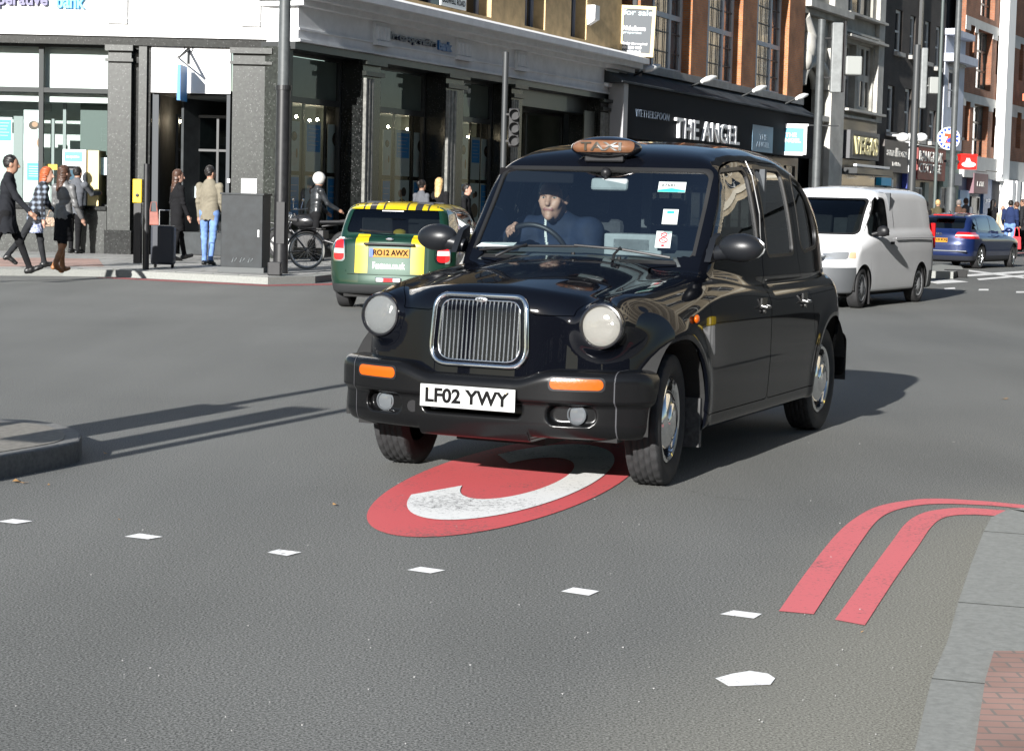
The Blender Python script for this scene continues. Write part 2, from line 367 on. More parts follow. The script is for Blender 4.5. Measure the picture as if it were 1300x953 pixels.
# ================================================================ ground
def node_mat(name):
    m = bpy.data.materials.new(name); m.use_nodes = True; MATS[name] = m
    nt = m.node_tree; return m, nt, nt.nodes['Principled BSDF'], nt.nodes.new, nt.links.new
def asphalt_mat():
    m, nt, b, N, L = node_mat('asphalt'); tc = N('ShaderNodeTexCoord'); src = tc.outputs['Object']
    b.inputs['Roughness'].default_value = .82; b.inputs['Specular IOR Level'].default_value = .2
    big = N('ShaderNodeTexNoise'); big.inputs['Scale'].default_value = .35; big.inputs['Detail'].default_value = 5; L(src, big.inputs['Vector'])
    mp = N('ShaderNodeMapping'); mp.inputs['Rotation'].default_value = (0, 0, R(24)); mp.inputs['Scale'].default_value = (1.3, .12, 1); L(src, mp.inputs[0])
    st = N('ShaderNodeTexNoise'); st.inputs['Scale'].default_value = .9; st.inputs['Detail'].default_value = 4; L(mp.outputs[0], st.inputs['Vector'])
    fine = N('ShaderNodeTexNoise'); fine.inputs['Scale'].default_value = 125; fine.inputs['Detail'].default_value = 3; fine.inputs['Roughness'].default_value = .7; L(src, fine.inputs['Vector'])
    vo = N('ShaderNodeTexVoronoi'); vo.inputs['Scale'].default_value = 60; L(src, vo.inputs['Vector'])
    r1 = N('ShaderNodeValToRGB'); r1.color_ramp.elements[0].color = (.092, .094, .090, 1); r1.color_ramp.elements[1].color = (.134, .136, .130, 1); r1.color_ramp.elements[0].position = .3; r1.color_ramp.elements[1].position = .7
    ad = N('ShaderNodeMix'); ad.data_type = 'FLOAT'; ad.inputs[0].default_value = .5; L(big.outputs['Fac'], ad.inputs[2]); L(st.outputs['Fac'], ad.inputs[3]); L(ad.outputs[0], r1.inputs[0])
    r2 = N('ShaderNodeValToRGB'); r2.color_ramp.elements[0].color = (.28, .28, .28, 1); r2.color_ramp.elements[1].color = (2.1, 2.1, 2.08, 1); r2.color_ramp.elements[0].position = .36; r2.color_ramp.elements[1].position = .66; L(fine.outputs['Fac'], r2.inputs[0])
    mu = N('ShaderNodeMix'); mu.data_type = 'RGBA'; mu.blend_type = 'MULTIPLY'; mu.inputs[0].default_value = 1; L(r1.outputs[0], mu.inputs[6]); L(r2.outputs[0], mu.inputs[7])
    r3 = N('ShaderNodeValToRGB'); r3.color_ramp.elements[0].color = (1, 1, 1, 1); r3.color_ramp.elements[1].color = (0, 0, 0, 1); r3.color_ramp.elements[0].position = .09; r3.color_ramp.elements[1].position = .16; L(vo.outputs['Distance'], r3.inputs[0])
    wn = N('ShaderNodeMath'); wn.operation = 'GREATER_THAN'; wn.inputs[1].default_value = .62; sc_ = N('ShaderNodeSeparateColor'); L(vo.outputs['Color'], sc_.inputs[0]); L(sc_.outputs[0], wn.inputs[0])
    mm = N('ShaderNodeMath'); mm.operation = 'MULTIPLY'; L(r3.outputs[0], mm.inputs[0]); L(wn.outputs[0], mm.inputs[1])
    mx = N('ShaderNodeMix'); mx.data_type = 'RGBA'; L(mm.outputs[0], mx.inputs[0])
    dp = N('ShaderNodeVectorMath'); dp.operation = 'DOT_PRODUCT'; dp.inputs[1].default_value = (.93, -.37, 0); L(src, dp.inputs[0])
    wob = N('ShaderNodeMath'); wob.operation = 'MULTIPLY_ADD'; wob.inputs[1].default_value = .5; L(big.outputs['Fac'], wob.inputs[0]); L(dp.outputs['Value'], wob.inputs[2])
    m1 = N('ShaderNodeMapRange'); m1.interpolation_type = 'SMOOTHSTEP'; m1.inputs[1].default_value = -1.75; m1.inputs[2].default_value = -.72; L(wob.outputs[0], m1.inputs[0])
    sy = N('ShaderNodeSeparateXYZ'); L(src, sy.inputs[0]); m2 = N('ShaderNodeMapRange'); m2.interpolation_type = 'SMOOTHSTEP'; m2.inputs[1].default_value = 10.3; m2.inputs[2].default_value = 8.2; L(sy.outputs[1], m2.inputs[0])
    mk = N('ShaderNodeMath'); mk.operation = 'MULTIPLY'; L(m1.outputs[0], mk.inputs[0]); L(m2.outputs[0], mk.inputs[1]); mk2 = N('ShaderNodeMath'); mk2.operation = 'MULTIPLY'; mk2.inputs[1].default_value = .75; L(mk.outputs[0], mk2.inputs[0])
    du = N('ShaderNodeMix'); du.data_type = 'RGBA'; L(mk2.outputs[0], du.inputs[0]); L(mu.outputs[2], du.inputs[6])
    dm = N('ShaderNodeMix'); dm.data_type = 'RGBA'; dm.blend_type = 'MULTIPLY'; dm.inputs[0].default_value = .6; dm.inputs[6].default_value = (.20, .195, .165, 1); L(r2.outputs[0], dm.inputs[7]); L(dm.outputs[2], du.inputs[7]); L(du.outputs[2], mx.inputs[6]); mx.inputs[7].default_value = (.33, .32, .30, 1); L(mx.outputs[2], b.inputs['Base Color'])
    bp = N('ShaderNodeBump'); bp.inputs['Strength'].default_value = .06; bp.inputs['Distance'].default_value = .003; L(fine.outputs['Fac'], bp.inputs['Height']); L(bp.outputs[0], b.inputs['Normal'])
    return m
def worn_paint(name, col, under=(.075, .073, .07), amt=.5):
    m, nt, b, N, L = node_mat(name); tc = N('ShaderNodeTexCoord'); src = tc.outputs['Object']; b.inputs['Roughness'].default_value = .7
    n = N('ShaderNodeTexNoise'); n.inputs['Scale'].default_value = 55; n.inputs['Detail'].default_value = 6; n.inputs['Roughness'].default_value = .75; L(src, n.inputs['Vector'])
    n2 = N('ShaderNodeTexNoise'); n2.inputs['Scale'].default_value = 2.2; n2.inputs['Detail'].default_value = 4; L(src, n2.inputs['Vector'])
    a = N('ShaderNodeMath'); a.operation = 'MULTIPLY_ADD'; a.inputs[1].default_value = .35; L(n2.outputs['Fac'], a.inputs[0]); L(n.outputs['Fac'], a.inputs[2])
    r = N('ShaderNodeValToRGB'); r.color_ramp.elements[0].color = (*under, 1); r.color_ramp.elements[1].color = (*col, 1); r.color_ramp.elements[0].position = .47+.03*amt; r.color_ramp.elements[1].position = .58+.10*amt
    L(a.outputs[0], r.inputs[0]); L(r.outputs[0], b.inputs['Base Color'])
    bp = N('ShaderNodeBump'); bp.inputs['Strength'].default_value = .4; bp.inputs['Distance'].default_value = .004; L(n.outputs['Fac'], bp.inputs['Height']); L(bp.outputs[0], b.inputs['Normal']); return m
def brick_mat(name, c1, c2, mortar, scale=4.4, rough=.85, bw=.5, rh=.25, ms=.02, axis='xz', bump=.3, dirt=.35):
    if name in MATS: return MATS[name]
    m, nt, b, N, L = node_mat(name); tc = N('ShaderNodeTexCoord'); b.inputs['Roughness'].default_value = rough
    se = N('ShaderNodeSeparateXYZ'); L(tc.outputs['Object'], se.inputs[0]); co = N('ShaderNodeCombineXYZ')
    if axis == 'xz':
        ad = N('ShaderNodeMath'); ad.operation = 'ADD'; L(se.outputs[0], ad.inputs[0]); L(se.outputs[1], ad.inputs[1]); L(ad.outputs[0], co.inputs[0]); L(se.outputs[2], co.inputs[1])
    else: L(se.outputs[0], co.inputs[0]); L(se.outputs[1], co.inputs[1])
    br = N('ShaderNodeTexBrick'); br.inputs['Scale'].default_value = scale; br.inputs['Brick Width'].default_value = bw; br.inputs['Row Height'].default_value = rh; br.inputs['Mortar Size'].default_value = ms
    br.inputs['Color1'].default_value = (*c1, 1); br.inputs['Color2'].default_value = (*c2, 1); br.inputs['Mortar'].default_value = (*mortar, 1); L(co.outputs[0], br.inputs['Vector'])
    n = N('ShaderNodeTexNoise'); n.inputs['Scale'].default_value = 1.3; n.inputs['Detail'].default_value = 6; L(tc.outputs['Object'], n.inputs['Vector'])
    r = N('ShaderNodeValToRGB'); r.color_ramp.elements[0].color = (1-dirt,)*3+(1,); r.color_ramp.elements[1].color = (1+dirt*.5,)*3+(1,); r.color_ramp.elements[0].position = .3; r.color_ramp.elements[1].position = .7; L(n.outputs['Fac'], r.inputs[0])
    mu = N('ShaderNodeMix'); mu.data_type = 'RGBA'; mu.blend_type = 'MULTIPLY'; mu.inputs[0].default_value = 1; L(br.outputs[0], mu.inputs[6]); L(r.outputs[0], mu.inputs[7]); L(mu.outputs[2], b.inputs['Base Color'])
    bp = N('ShaderNodeBump'); bp.inputs['Strength'].default_value = bump; bp.inputs['Distance'].default_value = .02; bp.invert = True; L(br.outputs['Fac'], bp.inputs['Height']); L(bp.outputs[0], b.inputs['Normal']); return m
def granite_mat(name, base, fleck, rough=.22, sc=38):
    m, nt, b, N, L = node_mat(name); tc = N('ShaderNodeTexCoord'); src = tc.outputs['Object']; b.inputs['Roughness'].default_value = rough
    vo = N('ShaderNodeTexVoronoi'); vo.inputs['Scale'].default_value = sc; L(src, vo.inputs['Vector'])
    n = N('ShaderNodeTexNoise'); n.inputs['Scale'].default_value = 16; n.inputs['Detail'].default_value = 6; L(src, n.inputs['Vector'])
    r = N('ShaderNodeValToRGB'); r.color_ramp.elements[0].color = (*[c*.45 for c in base], 1); r.color_ramp.elements[1].color = (*[c*1.7 for c in base], 1); r.color_ramp.elements[0].position = .35; r.color_ramp.elements[1].position = .68; L(n.outputs['Fac'], r.inputs[0])
    se = N('ShaderNodeSeparateColor'); L(vo.outputs['Color'], se.inputs[0]); g = N('ShaderNodeMath'); g.operation = 'GREATER_THAN'; g.inputs[1].default_value = .965; L(se.outputs[0], g.inputs[0])
    mx = N('ShaderNodeMix'); mx.data_type = 'RGBA'; L(g.outputs[0], mx.inputs[0]); L(r.outputs[0], mx.inputs[6]); mx.inputs[7].default_value = (*fleck, 1); L(mx.outputs[2], b.inputs['Base Color']); return m

b = MB(); b.quad((-400, -150, 0), (400, -150, 0), (400, 700, 0), (-400, 700, 0)); tag(b.build('road', asphalt_mat()), 'grey asphalt carriageway of the junction', None, kind='structure')
M_pave = brick_mat('paving_slabs', (.235, .235, .225), (.28, .275, .26), (.08, .085, .07), 1.0, .8, .75, .6, .012, 'xy', .2, .25)
M_kerb = mat('kerb_granite', (.22, .225, .21), .85, spec=.2, var=.14, vscale=45, bump=.15, bscale=160)
M_tact = brick_mat('tactile_red', (.30, .18, .145), (.34, .21, .175), (.19, .16, .14), 4.2, .85, .5, .25, .02, 'xy', .2)
def slab(name, poly, h, mt, label, z0=-.05):
    o = MB(); o.prism([(p[0], p[1]) for p in poly], z0, h); return tag(o.build(name, mt), label, kind='structure')
def kerb_strip(name, line, w, h, side, label, mt=None):
    """kerb stones along a line, w wide towards side (+1 = left of travel)"""
    b = MB(); pts = [Vector((p[0], p[1])) for p in line]; off = []
    for i, p in enumerate(pts):
        d = (pts[min(i+1, len(pts)-1)]-pts[max(i-1, 0)]).normalized(); off.append(p+Vector((-d.y, d.x))*w*side)
    for i in range(len(pts)-1):
        L_ = (pts[i+1]-pts[i]).length; m = max(1, round(L_/.92)) if L_ < 30 else 1; g = .003/max(L_, .01)
        for k in range(m):
            t0, t1 = k/m+(g if False else 0), (k+1)/m
            b.prism([tuple(pts[i].lerp(pts[i+1], t0)), tuple(pts[i].lerp(pts[i+1], t1)), tuple(off[i].lerp(off[i+1], t1)), tuple(off[i].lerp(off[i+1], t0))], -.05, h)
    q = MB(); o2 = [p.lerp(o_, .03) for p, o_ in zip(pts, off)]; o3 = [p.lerp(o_, .97) for p, o_ in zip(pts, off)]
    for i in range(len(pts)-1): q.prism([tuple(o2[i]), tuple(o2[i+1]), tuple(o3[i+1]), tuple(o3[i])], -.05, h-.008)
    for i in range(2, len(pts)-1, 2):
        d = (pts[i+1]-pts[i]).normalized()*.0035; q.prism([tuple(pts[i]-d), tuple(pts[i]+d), tuple(off[i]+d), tuple(off[i]-d)], h-.01, h+.0012)
    tag(q.build('kerb_joint', mat('joint_dark', (.03, .032, .028), .95)), 'dark joints of the '+label, kind='structure')
    return tag(b.build(name, mt or M_kerb), label, kind='structure'), off
SD = Vector((math.sin(R(24)), math.cos(R(24))))           # along the street
# far-left pavement in front of the bank, running on along the street
kl = [G(-420, 350), G(-120, 350), G(0, 350), G(80, 350.5), G(150, 351.5), G(240, 356), G(340, 361), G(400, 359.5), G(421, 357)]
kl = [Vector((p.x, p.y)) for p in kl]
q0 = kl[-1]; kl += [q0+Vector((.6, 1.3)), q0+Vector((2.2, 4.2)), Vector((3.2, 43.5)), Vector((7.5, 53)), Vector((17.6, 69)), Vector((40, 104)), Vector((90, 190))]
_, off = kerb_strip('kerb', kl, .30, .115, 1, 'granite kerb of the pavement by the bank')
slab('pavement', off+[Vector((60, 230)), Vector((-60, 120)), Vector((-60, 40))], .12, M_pave, 'grey slab pavement in front of the bank')
tp = [G(-60, 347.5), G(60, 347.3), G(132, 347), G(125, 337), G(60, 335.5), G(-60, 336)]
slab('tactile_paving', [(p.x, p.y) for p in tp], .124, M_tact, 'red tactile paving at the crossing point', .0)
# near-right corner of pavement
kr = [Vector((p.x, p.y)) for p in [G(1172, 905, .10), G(1183, 861, .10), G(1203, 813, .1), G(1216.5, 764, .1), G(1233, 715, .1), G(1249, 674, .1), G(1259, 656, .1), G(1281, 645.5, .1), G(1308, 644, .1)]]
kr = [Vector((-.1, .5))]+kr[0:]
e = kr[-1]; kr += [e+Vector((2, .1)), e+Vector((20, .6)), e+Vector((120, 4))]
_, offr = kerb_strip('kerb', kr, .30, .10, -1, 'pale granite kerb at the near right corner')
slab('pavement', offr+[Vector((120, -10)), Vector((.2, -10)), Vector((.2, .5))], .105, M_pave, 'grey slab pavement at the near right corner')
tp = [G(1251, 862, .11), G(1262, 826, .11), G(1420, 826, .11), G(1420, 960, .11), G(1236, 960, .11)]
slab('tactile_paving', [(p.x, p.y) for p in tp], .111, M_tact, 'red paving blocks at the near right corner', 0)
# traffic island on the left
isl = [G(-260, 545, .11), G(-60, 533, .11), G(10, 531.5, .11), G(43, 533, .11), G(72, 537, .11), G(97, 544.5, .11), G(104, 551, .11), G(101, 559, .11), G(86, 564, .11), G(60, 569, .11), G(0, 579, .11), G(-80, 590, .11), G(-300, 625, .11)]
isl = [Vector((p.x, p.y)) for p in isl]; cen = sum(isl, Vector((0, 0)))/len(isl)
b = MB(); b.prism([tuple(p) for p in isl], -.05, .11); tag(b.build('traffic_island', mat('island_kerb', (.13, .13, .125), .8, var=.2, vscale=40, bump=.2, bscale=60), bevel=.012), 'rounded traffic island kerb at the left edge', kind='structure')
ins_ = [cen+(p-cen)*.80 for p in isl]; slab('island_top', ins_, .114, mat('island_slab', (.16, .15, .13), .85, var=.2, vscale=25), 'paved top of the left traffic island', .05)
isl2 = [G(1166, 352), G(1170, 346), G(1195, 343), G(1220, 346), G(1223, 350), G(1210, 354)]
slab('traffic_island', [(p.x, p.y) for p in isl2], .15, M_kerb, 'small grey traffic island behind the white van')
# ---------------------------------------------------------------- painted markings
M_mred = worn_paint('red_road_paint', (.50, .075, .08)); M_mred2 = worn_paint('pink_red_road_paint', (.56, .125, .135), amt=.5); M_mwht = worn_paint('white_road_paint', (.66, .66, .64)); M_mwht2 = worn_paint('bright_white_road_paint', (.80, .80, .79), amt=.35)
def sheet(name, poly, mt, z, label, par=None):
    b = MB(); b.add([(p[0], p[1], z) for p in poly], [tuple(range(len(poly)))]); 
    a = sum(poly[i][0]*poly[(i+1) % len(poly)][1]-poly[(i+1) % len(poly)][0]*poly[i][1] for i in range(len(poly)))
    if a < 0: b.f = [f[::-1] for f in b.f]
    return tag(b.build(name, mt, par), label, kind='structure')
ec, ea, eb, eph = Vector((.0596, 9.782)), 1.874, .5225, .26137
eu, ev = Vector((math.sin(eph), math.cos(eph))), Vector((math.cos(eph), -math.sin(eph)))
EP = lambda r, an: ec-eu*(ea*r*math.cos(an))+ev*(eb*r*math.sin(an))
sheet('road_marking', [EP(1, 2*math.pi*k/72) for k in range(72)], M_mred, .004, 'red oval road marking under the taxi')
a0, a1 = R(-57), R(236); n_ = 60; b = MB()
pts = [EP(.765, a0+.02+(a1-a0)*k/n_) for k in range(n_+1)]+[EP(.425, a0-.02+(a1-a0)*(n_-k)/n_) for k in range(n_+1)]
for k in range(n_):
    p = [pts[k], pts[k+1], pts[2*n_-k], pts[2*n_+1-k]]; b.add([(q[0], q[1], .008) for q in p], [(0, 1, 2, 3)])
tag(b.build('road_marking', M_mwht), 'white letter C on the red oval', kind='structure')
for px, py in [(-170, 645), (18, 662.5), (183, 681.5), (360, 702), (540, 724.5), (736.5, 751.5), (941, 780.5)]:
    c = G(px, py); c = Vector((c.x, c.y)); d = (Vector((.83, 6.59))-Vector((-2.13, 8.10))).normalized(); f = Vector((-d.y, d.x)); j = lambda: random.uniform(-.008, .008)
    q = [c-d*(.060+j())-f*(.044+j()), c+d*(.054+j())-f*(.047+j()), c+d*(.061+j())+f*(.044+j()), c-d*(.052+j())+f*(.046+j())]
    sheet('road_marking', q, M_mwht2, .004, 'small white square of the dotted line across the road')
sheet('road_marking', [G(908, 862), G(930, 856), G(952, 852.5), G(975, 856), G(984, 862), G(978, 870), G(925, 872)], M_mwht2, .004, 'white patch of road paint near the camera')
for o_, i_, lb in (([(988.8, 775), (1024, 725), (1061, 678.6), (1089, 655), (1117.5, 641.5), (1159.5, 634), (1197, 632.7), (1253, 636), (1300, 640.5), (1420, 652)], [(1033, 779), (1066, 727.7), (1094, 685.6), (1113, 661), (1133, 648.5), (1162, 641.5), (1197, 639), (1253, 641), (1300, 645), (1420, 656)], 'outer red line curving round the corner'),
                   ([(1060, 786), (1099, 732), (1131.5, 688), (1151, 663), (1174, 650), (1206, 644.8), (1234, 644.5), (1290, 648.5)], [(1098, 793), (1136, 734.7), (1164, 695), (1181, 670), (1195, 658), (1214, 653.5), (1239, 653), (1290, 656)], 'inner red line curving round the corner')):
    b = MB(); O = pchip([p[0] for p in o_], [p[1] for p in o_]); 
    def dens(pts, m=8):
        out = []
        for i in range(len(pts)-1):
            p0 = pts[max(i-1, 0)]; p1 = pts[i]; p2 = pts[i+1]; p3 = pts[min(i+2, len(pts)-1)]
            for k in range(m):
                t = k/m; out.append(tuple(.5*((2*p1[c])+(-p0[c]+p2[c])*t+(2*p0[c]-5*p1[c]+4*p2[c]-p3[c])*t*t+(-p0[c]+3*p1[c]-3*p2[c]+p3[c])*t**3) for c in (0, 1)))
        return out+[pts[-1]]
    A, B_ = dens(o_), dens(i_); A = [G(*p, z=.004) for p in A]; B_ = [G(*p, z=.004) for p in B_]
    b.add(A+B_, [(k, len(A)+k, len(A)+k+1, k+1) for k in range(len(A)-1)]); tag(b.build('road_marking', M_mred2), lb, kind='structure')
# red kerb lines along the far pavement, white box lines beyond the van
for w0, w1, lb in ((.25, .35, 'far red kerb line nearest the pavement'), (.5, .6, 'far red kerb line away from the pavement')):
    b = MB(); pl = kl[4:]
    def ofs(w):
        out = []
        for i, p in enumerate(pl):
            d = (pl[min(i+1, len(pl)-1)]-pl[max(i-1, 0)]).normalized(); out.append((p.x+d.y*w, p.y-d.x*w, .004))
        return out
    A, B_ = ofs(w0), ofs(w1); b.add(A+B_, [(k, len(A)+k, len(A)+k+1, k+1) for k in range(len(A)-1)]); tag(b.build('road_marking', M_mred), lb, kind='structure')
for pl, lb in (([(1172, 357), (1210, 355.5), (1230, 358), (1190, 360.5)], 'white dash left of the box lines'), ([(1198, 366), (1212, 365), (1213, 367), (1200, 368)], 'tiny white dash beside the van shadow'), ([(1222, 349), (1300, 344), (1300, 346.5), (1225, 351.5)], 'white hatching line nearest the blue car'), ([(1240, 354), (1300, 349), (1300, 351), (1243, 356)], 'second white hatching line behind the blue car'), ([(1243, 367), (1255, 367), (1255, 369), (1242, 369)], 'small white dash in the far road'), ([(1290, 370), (1320, 370), (1320, 372), (1290, 372)], 'small white dash at the right edge'), ([(1230, 343), (1300, 352), (1300, 354), (1230, 345)], 'white line crossing the hatching'), ([(0, 347.5), (60, 347.8), (60, 349), (0, 348.8)], 'thin white line by the tactile paving')):
    sheet('road_marking', [G(*p) for p in pl], M_mwht, .008 if 'crossing' in lb else .004, lb)
# little bits of litter and grit
M_leaf = mat('dry_leaf', (.36, .2, .07), .8, var=.4, vscale=30)
b = MB()
for px, py, r in [(20, 612, .05), (135, 577, .03), (30, 614, .03), (62, 617, .02), (1275, 507, .05), (1093, 804, .012), (152, 661, .012), (425, 642, .03)]:
    c = G(px, py); an = random.random()*6
    b.add([(c.x+r*math.cos(an+q)*(1 if k % 2 else .35), c.y+r*math.sin(an+q)*(1 if k % 2 else .35), .006+.006*(k % 2)) for k, q in enumerate((0, 1.6, 3.14, 4.7))], [(0, 1, 2, 3)])
tag(b.build('litter', M_leaf), 'dry brown leaves and scraps on the asphalt', 'litter', kind='stuff')
b = MB()
for k in range(150):
    px, py = random.uniform(0, 1300), random.uniform(370, 950); c = G(px, py); r = random.uniform(.003, .009)*(1 if random.random() < .9 else 1.6)*min(1, (c.y/12)); an = random.random()*6
    b.add([(c.x+r*math.cos(an+q)*random.uniform(.5, 1.3), c.y+r*math.sin(an+q)*random.uniform(.5, 1.3), .003+.004*(i % 2)) for i, q in enumerate((0, 1.5, 3, 4.6))], [(0, 1, 2, 3)])
tag(b.build('grit', mat('grit_pale', (.26, .26, .25), .9)), 'pale grit and chewing gum spots on the asphalt', 'grit', kind='stuff')
p0 = G(1213, 352); b = MB(); b.box(-.22, .22, -.2, .2, 0, .17); o = b.build('rubber_block', mat('block_black', (.015, .015, .015), .8), bevel=.02); o.location = (p0.x, p0.y, 0); tag(o, 'black rubber end block of the small island behind the van', 'block')

M_crack = mat('crack_dark', (.028, .028, .027), .9)
for pl in ([(800, 611), (838, 615), (872, 622), (905, 631), (960, 636)], [(250, 430), (330, 441), (420, 437)]):
    pts = []
    for i in range(len(pl)-1):
        for k in range(10): t = k/10; q = G(pl[i][0]*(1-t)+pl[i+1][0]*t, pl[i][1]*(1-t)+pl[i+1][1]*t); pts.append((q.x+random.uniform(-.012, .012), q.y+random.uniform(-.02, .02)))
    b = MB(); w = [random.uniform(.001, .003) for _ in pts]; n = len(pts)
    b.add([(x, y-w[i], .0025) for i, (x, y) in enumerate(pts)]+[(x, y+w[i], .0025) for i, (x, y) in enumerate(pts)], [(i, i+1, n+i+1, n+i) for i in range(n-1)]); tag(b.build('road_crack', M_crack), 'thin dark crack in the asphalt', kind='structure')
# ================================================================ buildings
class Fac:
    """a wall plane: local x along it, y into the building, z up"""
    def __init__(s, root, O, deg):
        a = R(deg); s.u = Vector((math.sin(a), math.cos(a), 0)); s.n = Vector((math.cos(a), -math.sin(a), 0)); s.O = Vector((O[0], O[1], 0)); s.root = root
        s.M = root.matrix_world.inverted() @ Matrix(((s.u.x, -s.n.x, 0, s.O.x), (s.u.y, -s.n.y, 0, s.O.y), (0, 0, 1, 0), (0, 0, 0, 1))) if False else Matrix.Translation(-root.location) @ Matrix(((s.u.x, -s.n.x, 0, s.O.x), (s.u.y, -s.n.y, 0, s.O.y), (0, 0, 1, 0), (0, 0, 0, 1)))
        s.W = Matrix(((s.u.x, -s.n.x, 0, s.O.x), (s.u.y, -s.n.y, 0, s.O.y), (0, 0, 1, 0), (0, 0, 0, 1)))
    def f(s, px, py, y=0):
        d = ray(px, py); o = s.O-s.n*y; c = Vector((0, 0, CH)); t = (o-c).dot(s.n)/d.dot(s.n); p = c+d*t
        return (p-o).dot(s.u), p.z
    def x(s, px, py=180, y=0): return s.f(px, py, y)[0]
    def z(s, px, py, y=0): return s.f(px, py, y)[1]
    def end(s, t): return s.O+s.u*t
    def part(s, name, mb, mt, parent=None, **k):
        o = mb.build(name, mt, parent or s.root, **k)
        if parent is None: o.matrix_local = s.M
        return o
    def box(s, name, x0, x1, y0, y1, z0, z1, mt, parent=None, bevel=0): return s.part(name, MB().box(x0, x1, y0, y1, z0, z1), mt, parent, bevel=bevel)
    def text(s, name, body, mt, x0, x1, z0, z1, y, parent=None, **k):
        # letters face -y (the street)
        return text(name, body, mt, x1-x0, z1-z0, parent or s.root, (Matrix() if parent else s.M) @ frame(((x0+x1)/2, y, (z0+z1)/2), (1, 0, 0), (0, -1, 0)), **k)
    def window(s, x0, x1, z0, z1, y, fm, pm, nx=2, nz=2, fw=.06, bw=.04, pane_y=.03, xs=None, zs=None, name='window', parent=None):
        b = MB(); b.box(x0, x0+fw, y, y+.1, z0, z1); b.box(x1-fw, x1, y, y+.1, z0, z1); b.box(x0+fw, x1-fw, y, y+.1, z0, z0+fw); b.box(x0+fw, x1-fw, y, y+.1, z1-fw, z1)
        for q in (xs if xs is not None else [x0+(x1-x0)*k/nx for k in range(1, nx)]): b.box(q-bw/2, q+bw/2, y+.008, y+.09, z0+fw, z1-fw)
        for q in (zs if zs is not None else [z0+(z1-z0)*k/nz for k in range(1, nz)]): b.box(x0+fw, x1-fw, y+.014, y+.084, q-bw/2, q+bw/2)
        w = s.part(name, b, fm, parent); p = MB(); p.quad((x0+.01, y+.06, z0+.01), (x1-.01, y+.06, z0+.01), (x1-.01, y+.06, z1-.01), (x0+.01, y+.06, z1-.01)); p.build('pane', pm, w); return w
    def wall(s, name, x0, x1, z0, z1, holes, y0, y1, mt):
        xs = sorted({x0, x1, *[h for q in holes for h in q[:2] if x0 < h < x1]}); zs = sorted({z0, z1, *[h for q in holes for h in q[2:] if z0 < h < z1]})
        b = MB()
        for i in range(len(xs)-1):
            k = 0
            while k < len(zs)-1:
                cx_ = (xs[i]+xs[i+1])/2
                inside = lambda k: any(h[0] < cx_ < h[1] and h[2] < (zs[k]+zs[k+1])/2 < h[3] for h in holes)
                if inside(k): k += 1; continue
                k2 = k
                while k2+1 < len(zs)-1 and not inside(k2+1): k2 += 1
                b.box(xs[i], xs[i+1], y0, y1, zs[k], zs[k2+1]); k = k2+1
        return s.part(name, b, mt)

M_white = mat('white_stucco', (.76, .76, .75), .75, var=.06, vscale=2)
M_wgrey = mat('weathered_stucco', (.66, .67, .68), .8, col2=(.78, .79, .80), vscale=3.2, bump=.1, bscale=20, detail=8)
M_gran = granite_mat('dark_granite', (.013, .0155, .013), (.075, .078, .075), .32, 60)
M_granb = granite_mat('black_granite', (.008, .009, .0085), (.06, .06, .06), .2, 60)
M_frame = mat('dark_shop_frame', (.02, .022, .023), .4, coat=.2)
M_shop = glass('shop_glass', (.86, .92, .90), .75)
M_win = mat('window_glass', (.012, .015, .018), .04, spec=.9, rvar=.03, vscale=1.5)
M_winb = mat('window_glass_painted_reflection', (.13, .15, .16), .06, spec=.8, coat=.6, var=.5, vscale=.8)  # grey-blue street reflection put into the pane colour
M_film = mat('window_film', (.20, .23, .215), .45, var=.1, vscale=2)
M_lilac = mat('blue_grey_paint', (.33, .35, .42), .55)
M_ystone = mat('honey_stone', (.52, .37, .19), .8, var=.2, vscale=3, bump=.15, bscale=25)
M_inw = mat('shop_interior_wall', (.13, .155, .15), .8, var=.1)
M_ind = mat('shop_interior_dark', (.03, .034, .036), .8, var=.3)
M_spot = mat('ceiling_spot', (1, .80, .55), .5, emit=70)
M_posb = mat('poster_blue', (.05, .34, .82), .5)
M_posp = mat('poster_pale', (.68, .75, .76), .6)
M_skin = mat('printed_skin', (.34, .19, .12), .6); M_hairp = mat('printed_hair', (.05, .03, .02), .6); M_clo = mat('printed_cloth', (.7, .7, .7), .6)
